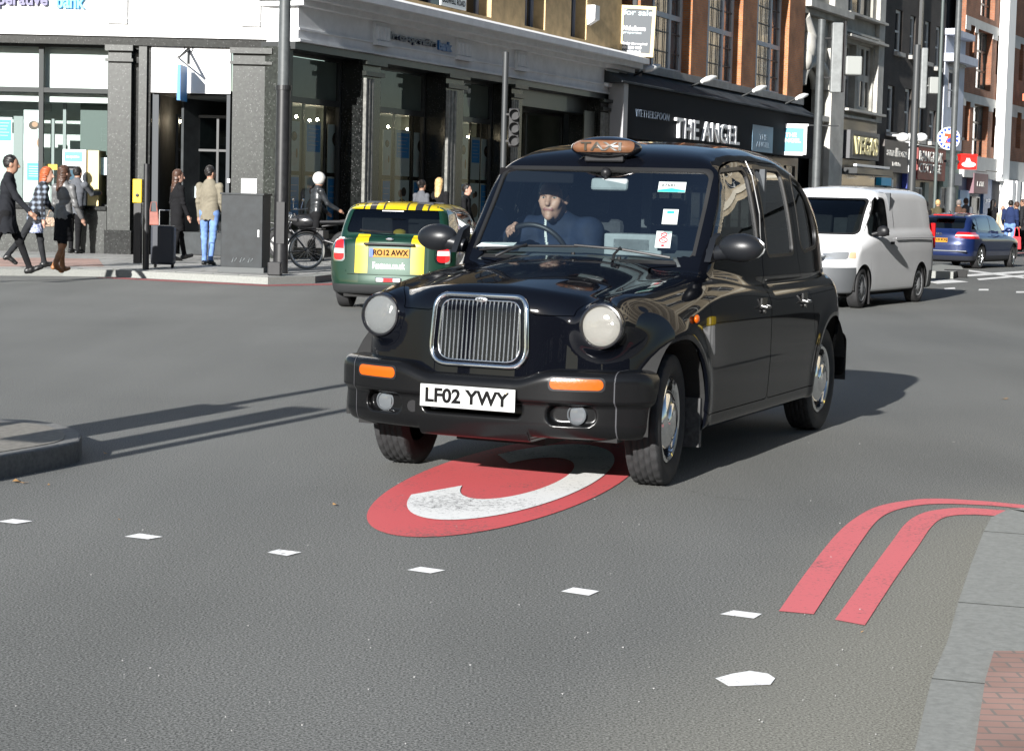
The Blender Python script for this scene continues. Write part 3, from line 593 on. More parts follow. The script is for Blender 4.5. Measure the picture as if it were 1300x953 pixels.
def poster(F, x0, x1, z0, z1, y, kind='woman', parent=None, name='poster', pale=None):
    b = MB(); b.box(x0, x1, y, y+.015, z0, z1); o = F.part(name, b, pale or M_posp, parent); w, h = x1-x0, z1-z0
    def disc(u, v, ru, rv, d, mt, n):
        q = MB(); k = 18; q.add([(x0+w*(u+ru*math.cos(2*math.pi*i/k)), y-d, z0+h*v+w*rv*math.sin(2*math.pi*i/k)) for i in range(k)], [tuple(range(k))]); q.build(n, mt, o)
    if kind == 'woman':
        disc(.50, .70, .26, .22, .003, M_hairp, 'printed_hair'); disc(.5, .24, .36, .34, .002, M_clo, 'printed_clothing'); disc(.55, .72, .15, .13, .006, M_skin, 'printed_face'); disc(.74, .36, .09, .22, .004, M_skin, 'printed_arm')
    elif kind == 'couple':
        disc(.5, .3, .42, .36, .002, mat('printed_coat', (.25, .19, .14), .7), 'printed_clothing'); disc(.4, .68, .15, .13, .005, M_skin, 'printed_face'); disc(.62, .72, .17, .15, .006, M_hairp, 'printed_hair')
    elif kind == 'blue':
        q = MB(); q.box(x0+w*.06, x1-w*.06, y-.006, y-.002, z0+h*.4, z1-h*.06); q.build('printed_panel', M_posb, o)
        for r_ in range(5):
            q = MB(); q.box(x0+w*.14, x1-w*(.16+.08*(r_ % 3)), y-.010, y-.0065, z1-h*(.14+.08*r_)-.012, z1-h*(.14+.08*r_)); q.build('printed_line', mat('poster_line', (.5, .62, .8), .6), o)
    elif kind == 'bluefull':
        q = MB(); q.box(x0+w*.04, x1-w*.04, y-.006, y-.002, z0+h*.04, z1-h*.04); q.build('printed_panel', M_posb, o)
        for r_ in range(5):
            q = MB(); q.box(x0+w*.14, x1-w*(.16+.08*(r_ % 3)), y-.010, y-.0065, z1-h*(.2+.13*r_)-.015, z1-h*(.2+.13*r_)); q.build('printed_line', mat('poster_line', (.5, .62, .8), .6), o)
    return o

# ---------------------------------------------------------------- the bank on the corner
BK = empty('bank_building', (-4.85, 39.45, 0), 0, 'corner bank with white stone fascia, dark granite piers and poster filled windows', 'building')
FR = Fac(BK, (-4.70, 39.30), 24); FL = Fac(BK, (-5.0, 39.6), 92.4)
ZB = 4.58; rx = lambda p, y=180: FR.x(p, y)
XE = 18.9
# --- street side: piers with ribbed shafts, glass between
piers = [(rx(448), rx(470.5)), (rx(554), rx(577)), (rx(636), rx(655)), (rx(752), XE)]
piers[2] = (rx(638), rx(652))
for i, (a, c) in enumerate(piers):
    b = MB(); b.box(a, c, -.22, .75, .12, ZB-.16); p = FR.part('pier', b, M_granb)
    b = MB()
    for k in range(3): w = (c-a)*.55; b.prism([(a+.03+w*k/3, -.22), (a+.03+w*k/3+.035, -.275), (a+.03+w*(k+.62)/3, -.275), (a+.03+w*(k+.62)/3+.02, -.22)], .55, ZB-.55)
    b.build('pier_rib', mat('rib_stone', (.16, .16, .145), .5, var=.4, vscale=10), p)
    b = MB(); b.box(a-.05, c+.05, -.30, -.222, .12, .5); b.build('pier_plinth', M_granb, p)
    b = MB(); b.box(a-.04, c+.04, -.32, -.222, ZB-.5, ZB-.4); b.box(a-.07, c+.07, -.36, -.222, ZB-.26, ZB-.17); b.build('pier_cap', M_gran, p)
FR.box('corner_pier', -.12, rx(367)+.02, -.05, .6, .12, ZB-.1, M_gran)
FR.box('lintel', -.1, XE, -.16, .7, ZB-.155, ZB-.003, M_frame)
bays = [(rx(367)+.02, rx(448)), (rx(470.5), rx(554)), (rx(577), rx(638))]
zt = 3.44
for i, (a, c) in enumerate(bays):
    FR.box('stall_riser', a, c, .1, .5, .12, .62, M_granb)
    w = FR.window(a+.02, c-.02, .63, ZB-.16, .30, M_frame, M_shop, xs=[], zs=[zt], fw=.07, bw=.13)
    FR.box('window_film', a+.09, c-.09, .395, .405, zt+.07, ZB-.24, M_film, None)
    # lit rear of the bay: ceiling, back, posters on cables
    FR.box('display_back', a, c+.93, 2.6, 2.66, .12, zt, M_ind); FR.box('display_ceiling', a, c+.93, .76, 2.6, zt-.02, zt+.04, mat('display_ceiling', (.18, .2, .2), .8)); FR.box('display_floor', a, c+.93, .76, 2.6, .13, .60, M_ind)
    FR.box('display_side', c+.9, c+.93, .45, 2.6, .6, zt-.03, M_inw)
    W_ = c-a
    PX = [[(366, 380), (388, 407), (416, 437)], [(486, 496), (502, 520), (525.5, 542)], [(582, 594), (598, 609), (611, 624)]][i]
    for k, (q0_, q1_) in enumerate(PX):
        X0, X1 = FR.x(q0_, 200, .44), FR.x(q1_, 200, .44)
        up, lo = [('woman', 'bluefull'), ('blue', 'couple'), ('woman', 'bluefull')][k]
        poster(FR, X0, X1, 1.95, 3.0 if k != 1 else 3.02, .44, up); poster(FR, X0, X1, .86, 1.86, .44, lo, pale=mat('poster_tan', (.42, .38, .28), .6) if (k == 0 and i == 1) else None)
    b = MB()
    for u in (.5*(PX[0][1]+PX[1][0]), .5*(PX[1][1]+PX[2][0])): b.box(FR.x(u, 200, .48)-.03, FR.x(u, 200, .48)+.03, .46, .50, .62, zt-.03)
    FR.part('display_post', b, M_frame)
    for su, sv in [[(376, 148), (393, 153), (403, 152), (420, 156), (430, 155)], [(493, 161), (517, 164), (529, 166), (540, 166)], [(594, 174), (611, 175), (620, 176)]][i]:
        sx_, sz_ = FR.f(su, sv, 1.1); q = MB(); q.ball((sx_, 1.1, sz_), .032, 8); FR.part('ceiling_spot', q, M_spot)
    b = MB(); b.box(a, a+.32, .36, .38, .64, zt-.1) if False else b.box(FR.x((438.5, 543.5, 625)[i], 200, .42), FR.x((446, 552, 633)[i], 200, .42), .42, .44, .7, zt-.08)
    FR.part('display_screen', b, mat('grey_scrim', (.20, .25, .24), .7))
# wide doorway bay at the end
a, c = rx(652), rx(752)
FR.window(a+.03, c-.03, .14, ZB-.62, .9, M_frame, M_shop, xs=[a+(c-a)*.10, a+(c-a)*.52], zs=[2.4], fw=.08, bw=.07)
FR.box('door_head', a, c, .2, 1.2, ZB-.62, ZB-.16, M_frame); FR.box('display_back', a, c, 4.2, 4.26, .12, ZB-.6, M_ind); FR.box('display_side', c-.03, c, 1.02, 4.2, .12, ZB-.6, M_inw); FR.box('display_ceiling', a, c, 1.02, 4.2, ZB-.66, ZB-.62, MATS['display_ceiling'])
FR.box('display_panel', a+(c-a)*.55, c-.1, 2.6, 2.66, .12, 3.9, mat('display_panel', (.25, .3, .28), .6, var=.3, vscale=2)); FR.box('display_panel', a+.1, a+(c-a)*.45, 3.2, 3.26, .12, 3.4, MATS['display_panel'])
b = MB(); b.box(rx(737), rx(750), -.1, -.06, .13, ZB-.55); b.box(rx(737), rx(750), -.1, .8, ZB-.56, ZB-.5) if False else None
FR.part('door_panel', b, M_gran)
# entablature
FR.box('fascia', -.06, XE+.06, -.20, .7, ZB, 5.30, M_wgrey)
FR.box('fascia_moulding', -.06, XE+.06, -.235, -.203, 4.82, 4.86, M_wgrey); FR.box('fascia_moulding', -.06, XE+.06, -.25, -.203, ZB+.002, ZB+.05, M_wgrey)
for p0, p1 in ((473, 490.5), (577.5, 595), (653.5, 667), (768, 783.5)):
    a, c = FR.x(p0, 70, -.2), FR.x(p1, 75, -.2); b = MB(); b.box(a, c, -.27, -.203, ZB+.2, 5.29); n = 4
    for k in range(n): b.prism([(a+(c-a)*(k+.12)/n, -.27), (a+(c-a)*(k+.3)/n, -.315), (a+(c-a)*(k+.7)/n, -.315), (a+(c-a)*(k+.88)/n, -.27)], ZB+.32, 5.2)
    b.box(a-.02, c+.02, -.33, -.204, ZB+.20, ZB+.30); FR.part('fascia_bracket', b, M_wgrey)
b = MB(); b.box(-.2, XE+.2, -.40, .7, 5.301, 5.42); b.box(-.3, XE+.3, -.62, .7, 5.421, 5.56); b.box(-.35, XE+.35, -.80, .7, 5.561, 5.72); b.prism([(-.80, 5.721), (.7, 5.721), (.7, 5.9), (-.2, 5.9)], -.35, XE+.35, 'x')
FR.part('cornice', b, M_wgrey)
M_navy = mat('sign_navy', (.012, .014, .05), .4); M_cyan = mat('sign_cyan', (.02, .28, .62), .4)
FR.text('sign_lettering', 'the co-operative', M_navy, FR.x(492, 45, -.25), FR.x(554, 52, -.25), 4.93, 5.14, -.203, depth=.05, bold=.05)
FR.text('sign_lettering', 'bank', mat('sign_blue', (.01, .10, .30), .4), FR.x(557.5, 53, -.25), FR.x(574.5, 55, -.25), 4.93, 5.16, -.203, depth=.05, bold=.05)
# first floor and up
def storeys(F, x0, x1, z0, n, hh, wins, wm, fm, pm, y=.35, sill=.9, top=2.9, nx=2, nz=2, pier=None, roof=True):
    holes = []
    for k in range(n):
        for a, c in wins: holes.append((a, c, z0+k*hh+sill, z0+k*hh+top))
    F.wall('wall', x0, x1, z0, z0+n*hh, holes, y-.35, y+.15, wm)
    for h in holes: F.window(h[0]+.002, h[1]-.002, h[2]+.002, h[3]-.002, y, fm, pm, nx, nz)
    F.box('floor_core', x0+.1, x1-.1, y+.6, y+8, z0, z0+n*hh-.05, M_ind)
    if roof: F.box('parapet', x0-.1, x1+.1, y-.45, y+8.2, z0+n*hh+.002, z0+n*hh+.7, wm)
wz = []
X_ = lambda p: FR.x(p, 10, .15)
fw_ = [(X_(523), X_(617)), (X_(660), X_(686)), (X_(719), X_(739)), (3.6, 4.5), (1.2, 2.6)]
fw_ = [(max(.3, a), c) for a, c in sorted([(.8, 3.0), (X_(523), X_(617)), (X_(660), X_(686)), (X_(719), X_(739))])]
storeys(FR, 0, XE, 5.9, 3, 3.6, fw_, M_ystone, M_lilac, M_win, sill=.12, top=2.9, nx=3, nz=2)
b = MB(); a, c = FR.x(560, 2, -.1), FR.x(592, 2, -.1); b.box(a, c, -.1, -.06, 6.02, 6.32); sp = FR.part('street_name_plate', b, mat('plate_enamel', (.72, .73, .72), .3)); FR.text('lettering', 'GOSWELL ROAD', M_blkt, a+.06, c-.06, 6.10, 6.24, -.101, sp, depth=.003, bold=.02)
b = MB(); a = FR.x(752, 24, -.1); b.box(a-.18, a+.18, -.25, 0, 6.6, 7.0); b.prism([(-.25, 6.6), (0, 6.6), (0, 6.45)], a-.12, a+.12, 'x'); FR.part('alarm_box', b, mat('alarm_white', (.75, .75, .74), .5))
# --- the side that faces the camera
lx = lambda p, y=150: FL.x(p, y)
p1 = (lx(140), lx(169)); p2 = (lx(297), lx(344)); W1 = lx(137.5)
FL.box('pier', p1[0], p1[1], -.20, .6, .62, 4.44, M_gran); FL.box('pier', p2[0], p2[1]+.12, -.20, .6, .62, 4.44, M_gran)
FL.box('pier_plinth', p1[0]-.04, p1[1]+.04, -.26, .6, .12, .617, M_granb); FL.box('pier_plinth', p2[0]-.04, p2[1]+.12, -.26, .6, .12, .617, M_granb)
for q in (p1, p2): FL.box('pier_cap', q[0]-.05, q[1]+.05, -.28, -.203, 4.10, 4.16, M_gran); FL.box('pier_cap', q[0]-.05, q[1]+.05, -.30, -.203, 4.32, 4.437, M_gran)
FL.box('pier_notice', lx(310), lx(329.5), -.216, -.203, FL.z(320, 246), FL.z(320, 227), mat('notice_white', (.78, .78, .77), .6))
FL.box('jamb', p1[1]+.002, lx(191), -.02, .6, .12, 4.44, M_granb); FL.box('jamb_strip', lx(177), lx(187), -.10, -.022, .12, 4.44, M_gran)
FL.box('lintel', -12, .2, -.14, .6, 4.443, 4.618, M_granb)
FL.box('fascia', -12, .22, -.20, .6, 4.62, 5.50, M_white); FL.box('fascia_moulding', -12, .22, -.23, -.203, 4.97, 5.0, M_white)
for a_, c_ in ((140, 165), (309, 333), (-60, -36), (-230, -205)):
    a, c = lx(a_, 20), lx(c_, 20); b = MB(); b.box(a, c, -.27, -.203, 4.88, 5.49)
    for k in range(4): b.box(a+(c-a)*(k+.2)/4, a+(c-a)*(k+.8)/4, -.30, -.271, 4.97, 5.48)
    FL.part('fascia_bracket', b, M_white)
b = MB(); b.box(-12, .3, -.42, .6, 5.501, 5.62); b.box(-12, .45, -.75, .6, 5.621, 5.9); FL.part('cornice', b, M_white)
FL.text('sign_lettering', 'co-operative', mat('sign_purple', (.05, .045, .14), .35), lx(-34, 5), lx(65, 5), FL.z(30, 13), FL.z(30, -6), -.203, depth=.07, bold=.03)
FL.text('sign_lettering', 'bank', mat('sign_sky', (.05, .42, .75), .35), lx(76, 5), lx(112, 5), FL.z(90, 12.5), FL.z(90, -6), -.203, depth=.07, bold=.03)
storeys(FL, -12, .1, 5.9, 3, 3.6, [(-11, -9.2), (-7.6, -5.8), (-4.2, -2.4)], M_white, M_lilac, M_win)
# big window left of the door
FL.box('stall_riser', -12, W1, -.08, .5, .12, 1.02, M_gran); FL.box('sill', -12, W1, -.14, .5, 1.023, 1.10, M_granb)
FL.window(-12, W1, 1.102, 4.44, .12, mat('bronze_frame', (.025, .028, .028), .5, spec=.2), M_shop, xs=[lx(49.5), lx(-90)], zs=[3.5], fw=.05, bw=.10)
FL.box('window_blind', -12, W1-.05, .34, .36, 3.56, 4.40, mat('blind_white', (.66, .67, .66), .8)); FL.box('window_blind', -12, W1-.05, .34, .36, 3.26, 3.44, MATS['blind_white'])
zz = lambda y, p=90: FL.z(p, y)
FL.box('display_back', -12, W1, 2.0, 2.06, .12, 4.4, mat('display_back_pale', (.46, .50, .48), .8, var=.2, vscale=1.2)); FL.box('display_floor', -12, W1, .5, 2.0, .9, 1.0, M_inw)
FL.box('display_panel', lx(90.5), W1-.06, .7, .75, 1.1, zz(129), mat('dark_green_panel', (.03, .05, .045), .5)); FL.box('display_panel', lx(52), lx(57), .7, .76, 1.1, zz(150), mat('grey_post', (.2, .22, .22), .6)); FL.box('display_panel', lx(68), lx(72), .7, .76, 1.1, zz(126), MATS['grey_post'])
FL.box('display_panel', lx(8), lx(20), .5, .55, 1.1, zz(148), MATS['grey_post']); FL.box('display_panel', -10, lx(49), .9, .94, zz(140), zz(130), MATS['grey_post'])
poster(FL, lx(22), lx(48), zz(205), zz(140), .45, 'woman'); poster(FL, lx(26), lx(48.5), zz(231), zz(207), .44, 'bluefull'); poster(FL, lx(-14), lx(7), zz(200), zz(150), .45, 'blue')
poster(FL, lx(54), lx(68), zz(216), zz(209), .3, 'x', pale=mat('poster_orange', (.75, .38, .02), .5))
# cash machine set in the window
ax0, ax1 = lx(82), lx(111.5)
b = MB(); b.box(ax0, ax1, -.12, .6, zz(191), zz(190.5)) if False else b.box(ax0, ax1, -.12, .5, zz(211), zz(190)); b.box(ax1-.12, ax1, -.12, .5, 1.11, zz(211)); b.box(ax0, ax0+.05, -.12, .5, 1.11, zz(211))
am = FL.part('cash_machine', b, mat('machine_white', (.62, .63, .64), .4)); 
b = MB(); b.box(ax0+.04, ax1-.08, -.128, -.121, zz(205), zz(193)); b.build('header', mat('header_blue', (.04, .33, .72), .4), am); FL.text('lettering', 'co-operative', M_wht, ax0+.08, ax1-.14, zz(201.5), zz(197.5), -.1285, am, depth=.002, bold=.02)
b = MB(); b.box(ax0+.05, ax1-.12, .0, .4, 1.11, zz(211)); b.build('screen_recess', mat('machine_dark', (.03, .032, .04), .35), am); b = MB(); b.prism([(-.06, zz(245)), (0, zz(245)), (0, zz(232))], ax0+.1, ax1-.16, 'x'); b.build('keypad', M_chrd, am); b = MB(); b.box(ax0+.1, ax1-.2, -.01, -.002, zz(228), zz(216)); b.build('screen', mat('machine_screen', (.05, .09, .12), .1), am)
FL.box('side_panel', lx(113.5), lx(127.5), -.10, .5, 1.11, zz(190.5), mat('panel_yellow', (.60, .48, .22), .6)); FL.box('notice', lx(127), lx(135), .08, .11, zz(221), zz(199), mat('notice_pale_blue', (.45, .62, .66), .5))
# doorway
d0, d1 = lx(192), lx(292.5)
FL.box('door_fascia', d0, d1, -.05, .05, FL.z(240, 118.5), 4.441, mat('door_fascia_white', (.74, .74, .74), .5))
FL.box('door_frame', d0, lx(200.5), .06, .2, .12, FL.z(200, 119), mat('door_frame_grey', (.05, .055, .06), .5, spec=.2)); FL.box('door_frame', lx(288), d1, -.04, .2, .12, FL.z(200, 119), MATS['door_frame_grey'])
FL.box('door_soffit', d0, d1, .06, 3, 3.5, 3.56, M_ind); FL.box('porch_side', d0-.1, d0-.002, .2, 3.0, .12, 3.5, M_ind); FL.box('porch_side', d1+.002, d1+.1, .2, 3.0, .12, 3.5, M_ind); FL.box('porch_back', d0, d1, 3.0, 3.05, .12, 3.5, mat('porch_black', (.008, .009, .01), .6))
dw = FL.window(d0+.25, d1-.1, .13, 3.1, 1.2, M_frame, glass('door_glass', (.6, .68, .68), 1.2), xs=[lx(228), lx(262)], zs=[2.35], fw=.06, bw=.05, name='glazed_door')
for px_ in (206, 219, 232):
    q = MB(); q.ball((lx(px_), 1.7, FL.z(px_, 150)), .03, 8); FL.part('ceiling_spot', q, M_spot)
FL.box('door_notice', lx(277), lx(287), .9, .91, FL.z(280, 231), FL.z(280, 221), MATS['notice_white']); FL.box('door_handle', lx(234), lx(237), 1.1, 1.13, FL.z(235, 251), FL.z(235, 236), mat('handle_pale', (.75, .85, .85), .3)); FL.box('card_reader', lx(290.5), lx(294), -.08, -.041, FL.z(290, 232), FL.z(290, 227), MATS['notice_white'])  # door handle in a plain pale blue-green
# projecting sign above the door
b = MB(); hx = lx(240, 70); b.tube([(hx, -.05, 4.40), (hx, -1.0, 4.15)], .03, 8); b.tube([(hx, -.05, 4.40), (hx, -.06, 4.1)], .03, 8); b.tube([(hx, -1.0, 4.15), (hx, -.06, 4.05)], .02, 8); b.lathe([(.09, 0), (.09, .04), (.05, .06), (0, .06)], 16, 'y', (hx, -.09, 4.42)); br = FL.part('sign_bracket', b, M_frame)
b = MB(); b.box(hx-.035, hx+.035, -.95, -.30, 3.30, 4.02); b.build('hanging_sign', mat('hanging_blue', (.015, .16, .42), .4), br)

# ---------------------------------------------------------------- the pub with brick piers
PB = empty('pub_building', (3.3, 57.9, 0), 0, 'orange brick pub with tall gridded windows above a black sign board', 'building')
FP = Fac(PB, (3.30, 57.9), 24.5); X = lambda p, y=80: FP.x(p, y); XP = FP.x(1009, 80)
M_bro = brick_mat('orange_brick', (.46, .17, .055), (.38, .13, .045), (.24, .19, .14), 3.0, .85, .5, .22, .025)
M_pf = mat('pale_window_frame', (.58, .60, .61), .6); M_lead = mat('lead_flashing', (.035, .04, .045), .7, spec=.15, var=.4, vscale=1.5); M_sil = mat('stone_sill', (.3, .29, .27), .8, var=.2)
wins = [(X(812), X(864)), (X(884), X(929)), (X(947.5), X(989))]
zs0, ztop = 5.66, 9.6
FP.wall('wall', 0, XP, zs0, 14.5, [(a, c, zs0, ztop) for a, c in wins]+[(a, c, 10.4, 13.2) for a, c in wins], -.35, .5, M_bro)
for a, c in wins:
    w3 = (c-a)/3
    for z0_, z1_ in ((zs0, ztop), (10.4, 13.2)):
        w = FP.window(a+.004, c-.004, z0_, z1_, -.02, M_pf, M_winb if z0_ < 7 else M_win, xs=[a+w3*.86, a+w3*2.1], zs=[7.42] if z0_ < 7 else [], fw=.12, bw=.16)
        b = MB()
        for k in range(6): q = a+.14+(c-a-.28)*(k+.5)/6; b.box(q-.02, q+.02, .002, .02, z0_+.12, z1_-.12)
        zq = z0_+.62
        while zq < z1_-.2:
            if abs(zq-7.42) > .2: b.box(a+.12, c-.12, .006, .024, zq-.018, zq+.018)
            zq += .62
        b.build('glazing_bars', mat('dark_glazing_bar', (.05, .055, .06), .5), w)
FP.box('sill_band', -.1, XP, -.42, .5, 5.42, 5.655, M_sil); 
b = MB(); b.prism([(-.30, 5.415), (-.42, 5.3), (-1.05, 4.95), (-1.05, 4.90), (.4, 4.90), (.4, 5.415)], FP.x(788, 110, -1.0), XP-.02, 'x'); FP.part('sign_roof', b, M_lead)
FP.box('sign_board', FP.x(796, 160, -.95), XP-.1, -.95, -.6, 3.35, 4.895, mat('sign_board_black', (.007, .009, .013), .7, spec=.08)); FP.box('sign_board_edge', FP.x(790, 160, -.95), FP.x(795.5, 160, -.95), -.97, -.5, .12, 4.895, mat('edge_grey', (.3, .3, .31), .5)); FP.box('return_wall', -.25, .04, -.45, .5, .12, 5.4, mat('brown_wall', (.12, .08, .06), .8))
FP.box('pub_front', .2, XP-.1, -.3, .4, .12, 3.35, M_frame)
for k in range(4): FP.window(.8+k*4.2, 4.4+k*4.2, .5, 3.1, -.42, M_frame, M_win, 3, 1)
tz = lambda p, y: FP.z(p, y, -.97); tx_ = lambda p, y=160: FP.x(p, y, -.97)
FP.text('sign_lettering', 'WETHERSPOON', mat('thin_blue_letters', (.13, .17, .23), .5), tx_(807), tx_(849.5), 4.0, 4.22, -.951, depth=.02, bold=-.005, space=1.15)
FP.text('sign_lettering', 'THE ANGEL', mat('raised_white_letters', (.74, .75, .76), .4), tx_(856), tx_(937), FP.z(897, 180, -.97), FP.z(897, 155, -.97), -.951, depth=.10, bold=.01, space=1.08)
FP.box('sign_side_panel', tx_(956), tx_(982), -.965, -.951, 3.38, 4.3, mat('panel_blue_grey', (.10, .19, .27), .5)); FP.text('sign_lettering', 'THE\nANGEL', mat('faint_letters', (.26, .34, .42), .5), tx_(961), tx_(978), 3.55, 4.0, -.966, depth=.006)
FP.box('floor_core', .1, XP-.1, 1, 9, .12, 14.4, M_ind)
FP.box('downpipe', X(787)-.06, X(787)+.06, -.5, -.38, 5.7, 14, M_frame)
for px_, py_ in ((806, 88), (880, 102), (946, 114), (1001, 124)):
    a = FP.x(px_, py_, -.5); z0_ = FP.z(px_, py_, -.5); b = MB(); b.tube([(a-.1, -.4, z0_-.25), (a, -.9, z0_)], .035, 8); lo = FP.part('flood_lamp', b, M_frame)
    b = MB(); b.tube([(a-.15, -.85, z0_-.05), (a+.1, -.93, z0_+.02), (a+.38, -1.0, z0_+.10), (a+.65, -1.05, z0_+.15)], [.06, .11, .09, .04], 10); b.build('lamp_head', mat('lamp_head_white', (.7, .7, .68), .4), lo, smooth=50)
FSB = empty('for_sale_board', tuple(AT(809, 40, 56.6)), 0, 'dark for sale board in a yellow timber frame projecting above the pub sign', 'sign board')
px1 = 56.6/CF; b = MB(); hw, hh_ = 22*px1, 31.5*px1
b.box(-hw, hw, -.03, .03, -hh_, hh_); b.build('board', mat('board_dark', (.035, .045, .055), .5), FSB)
b = MB()
for s in (-1, 1): b.box(s*hw-.10*(s > 0)*1.0-.0, s*hw+.10*(s < 0), -.07, .07, -hh_, hh_); b.box(-hw+.1, hw-.1, -.068, .068, s*hh_-.1*(s > 0), s*hh_+.1*(s < 0))
b.build('frame', mat('frame_yellow', (.62, .50, .26), .6, var=.2), FSB)
FSB.rotation_euler = (0, R(2), R(-6))
def fst(body, x0, x1, y0, y1, mt, **k): text('lettering', body, mt, (x1-x0)*px1, (y1-y0)*px1, FSB, frame((((x0+x1)/2-809.5)*px1, -.035, (36.5-(y0+y1)/2)*px1), (1, 0, 0), (0, -1, 0)), depth=.006, **k)
M_lb = mat('letters_pale_blue', (.36, .44, .46), .5); M_lw = mat('letters_white', (.72, .72, .72), .5)
fst('for sale', 791, 828, 9.5, 17, M_lb, bold=.02); fst('Nicholhouse', 792, 820, 30, 36, M_lw, bold=.03); fst('properties', 792, 815, 37, 41, M_lb, bold=.02); fst('Similar sites required', 792, 823, 50.5, 54.5, M_lw, bold=.03); fst('020 7089 1000', 792, 816, 55.5, 59, M_lw, bold=.03); fst('nhlondon.co.uk', 792, 816, 60, 63.5, M_lw, bold=.03)
HS = empty('pub_hanging_sign', tuple(AT(1003.5, 178, 70)), 0, 'pale blue square pub sign in a white frame hanging above the pavement', 'sign'); p7 = 70/CF
b = MB(); b.box(-16*p7, 16*p7, -.04, .04, -16*p7, 17*p7); b.build('panel', mat('sign_pale_blue', (.11, .32, .45), .5), HS); b = MB()
for s in (-1, 1): b.box(s*18*p7-.05, s*18*p7+.06, -.08, .08, -18*p7, 18*p7); b.box(-16*p7, 16*p7, -.08, .08, s*17*p7-.06, s*17*p7+.06)
b.box(-20*p7, 22*p7, -.07, .07, 18*p7, 20.5*p7); b.build('frame', mat('sign_frame_white', (.74, .74, .74), .5), HS)
text('lettering', 'THE\nANGEL', M_wht, 26*p7, 12*p7, HS, frame((0, -.045, 3*p7), (1, 0, 0), (0, -1, 0)), depth=.01, bold=.02); b = MB(); b.box(20*p7, 60*p7, -.04, .04, 18.4*p7, 20*p7); b.build('sign_arm', M_frame, HS)

# ---------------------------------------------------------------- grey stone building with an arch and bay
E1 = FP.end(XP); GB = empty('stone_building', tuple(E1), 0, 'grey stone building with a tall arched recess, bay window and VEGAS shop sign', 'building')
FG = Fac(GB, (E1.x, E1.y), 27); X = lambda p, y=100: FG.x(p, y); XG = X(1113)
M_gst = mat('grey_stone', (.27, .26, .23), .8, var=.25, vscale=1.2, bump=.2, bscale=12); M_gst2 = mat('pale_grey_stone', (.36, .35, .32), .8, var=.2, vscale=1.5)
zG = lambda p, y: FG.z(p, y)
xa, xb_ = X(1010), X(1052)
# arch wall: outline with the arch cut from below
zspr, ztp = zG(1025, 110), zG(1025, 78)
b = MB(); n = 14; a0_, a1_ = X(1014), X(1046); cxm = (a0_+a1_)/2; rx_ = (a1_-a0_)/2
b.box(0, a0_, -.1, .5, .12, 14, ); b.box(a1_, X(1056), -.1, .5, .12, 14)
for k in range(n):
    t0, t1 = math.pi*k/n, math.pi*(k+1)/n; p0 = (cxm-rx_*math.cos(t0), zspr+(ztp-zspr)*math.sin(t0)); q0_ = (cxm-rx_*math.cos(t1), zspr+(ztp-zspr)*math.sin(t1))
    b.prism([(p0[0], p0[1]), (q0_[0], q0_[1]), (q0_[0], 14), (p0[0], 14)], -.1, .5, 'y')
FG.part('wall', b, M_gst)
b = MB(); b.tube([(cxm-rx_*1.02*math.cos(math.pi*k/20), -.12, zspr+(ztp-zspr)*1.02*math.sin(math.pi*k/20)) for k in range(21)], .22, 8); b.tube([(cxm-rx_*.8*math.cos(math.pi*k/20), .3, zspr+(ztp-zspr)*.8*math.sin(math.pi*k/20)) for k in range(21)], .14, 8); FG.part('arch_moulding', b, M_gst2, smooth=50)
FG.box('arch_back', a0_, a1_, 1.2, 1.3, .12, ztp+.3, M_gst2); FG.box('shop_window', a0_, a1_, .9, 1.0, .12, zG(1025, 168), M_win)
b = MB(); b.ball((a0_+.3, -.25, zG(1018, 58)), (.45, .3, .7), 12); b.ball((a0_+.1, -.2, zG(1018, 75)), (.3, .3, .5), 10); b.tube([(a0_-.2, -.15, zG(1010, 20)), (a0_+.4, -.3, zG(1015, 45)), (a0_+.2, -.25, zG(1015, 90))], [.3, .25, .12], 8); FG.part('scroll_ornament', b, M_gst2, smooth=60)
FG.box('upper_cornice', 0, X(1064), -.6, .4, zG(1030, 14), zG(1030, 5), M_gst2); FG.box('balcony_stone', 0, X(1064), -.35, .4, zG(1030, 22), zG(1030, 14.5), M_gst)
FG.box('mid_cornice', 0, X(1064), -.3, -.11, zG(1030, 153), zG(1030, 146), M_gst2)
FG.box('pilaster', X(1046), X(1063), -.35, -.11, .12, 14, M_gst2)
# bay part
y0_ = X(1064); FG.wall('bay_wall', y0_, XG, zG(1090, 155), 14, [(X(1068), X(1083), zG(1075, 138), zG(1075, 55)), (X(1086), X(1105), zG(1095, 140), zG(1095, 58)), (X(1069), X(1102), zG(1085, 18), zG(1085, -40))], -.1, .5, M_gst)
FG.window(X(1068), X(1083), zG(1075, 138), zG(1075, 55), .2, M_gst2, M_win, 1, 2, fw=.14, bw=.2); FG.window(X(1086), X(1105), zG(1095, 140), zG(1095, 58), .05, M_gst2, M_win, 3, 2, fw=.14, bw=.28); FG.window(X(1069), X(1102), zG(1085, 18), zG(1085, -40), .1, M_gst2, M_win, 3, 2, fw=.12, bw=.2)
for yy, d in ((50, .5), (44, .3), (22, .45), (142, .5), (150, .3)): FG.box('string_course', y0_, XG, -d, -.11, zG(1090, yy+3), zG(1090, yy), M_gst2)
FG.box('pilaster', X(1106), XG, -.3, -.11, zG(1110, 155), 14, M_gst2); FG.box('parapet', -.1, XG+.1, -.4, 8, 14.002, 15, M_gst); FG.box('floor_core', .1, XG-.1, 1.4, 8, .12, 13.9, M_ind)
FG.box('shop_front', y0_, XG, -.1, .5, .12, zG(1090, 155)-.002, M_frame); 
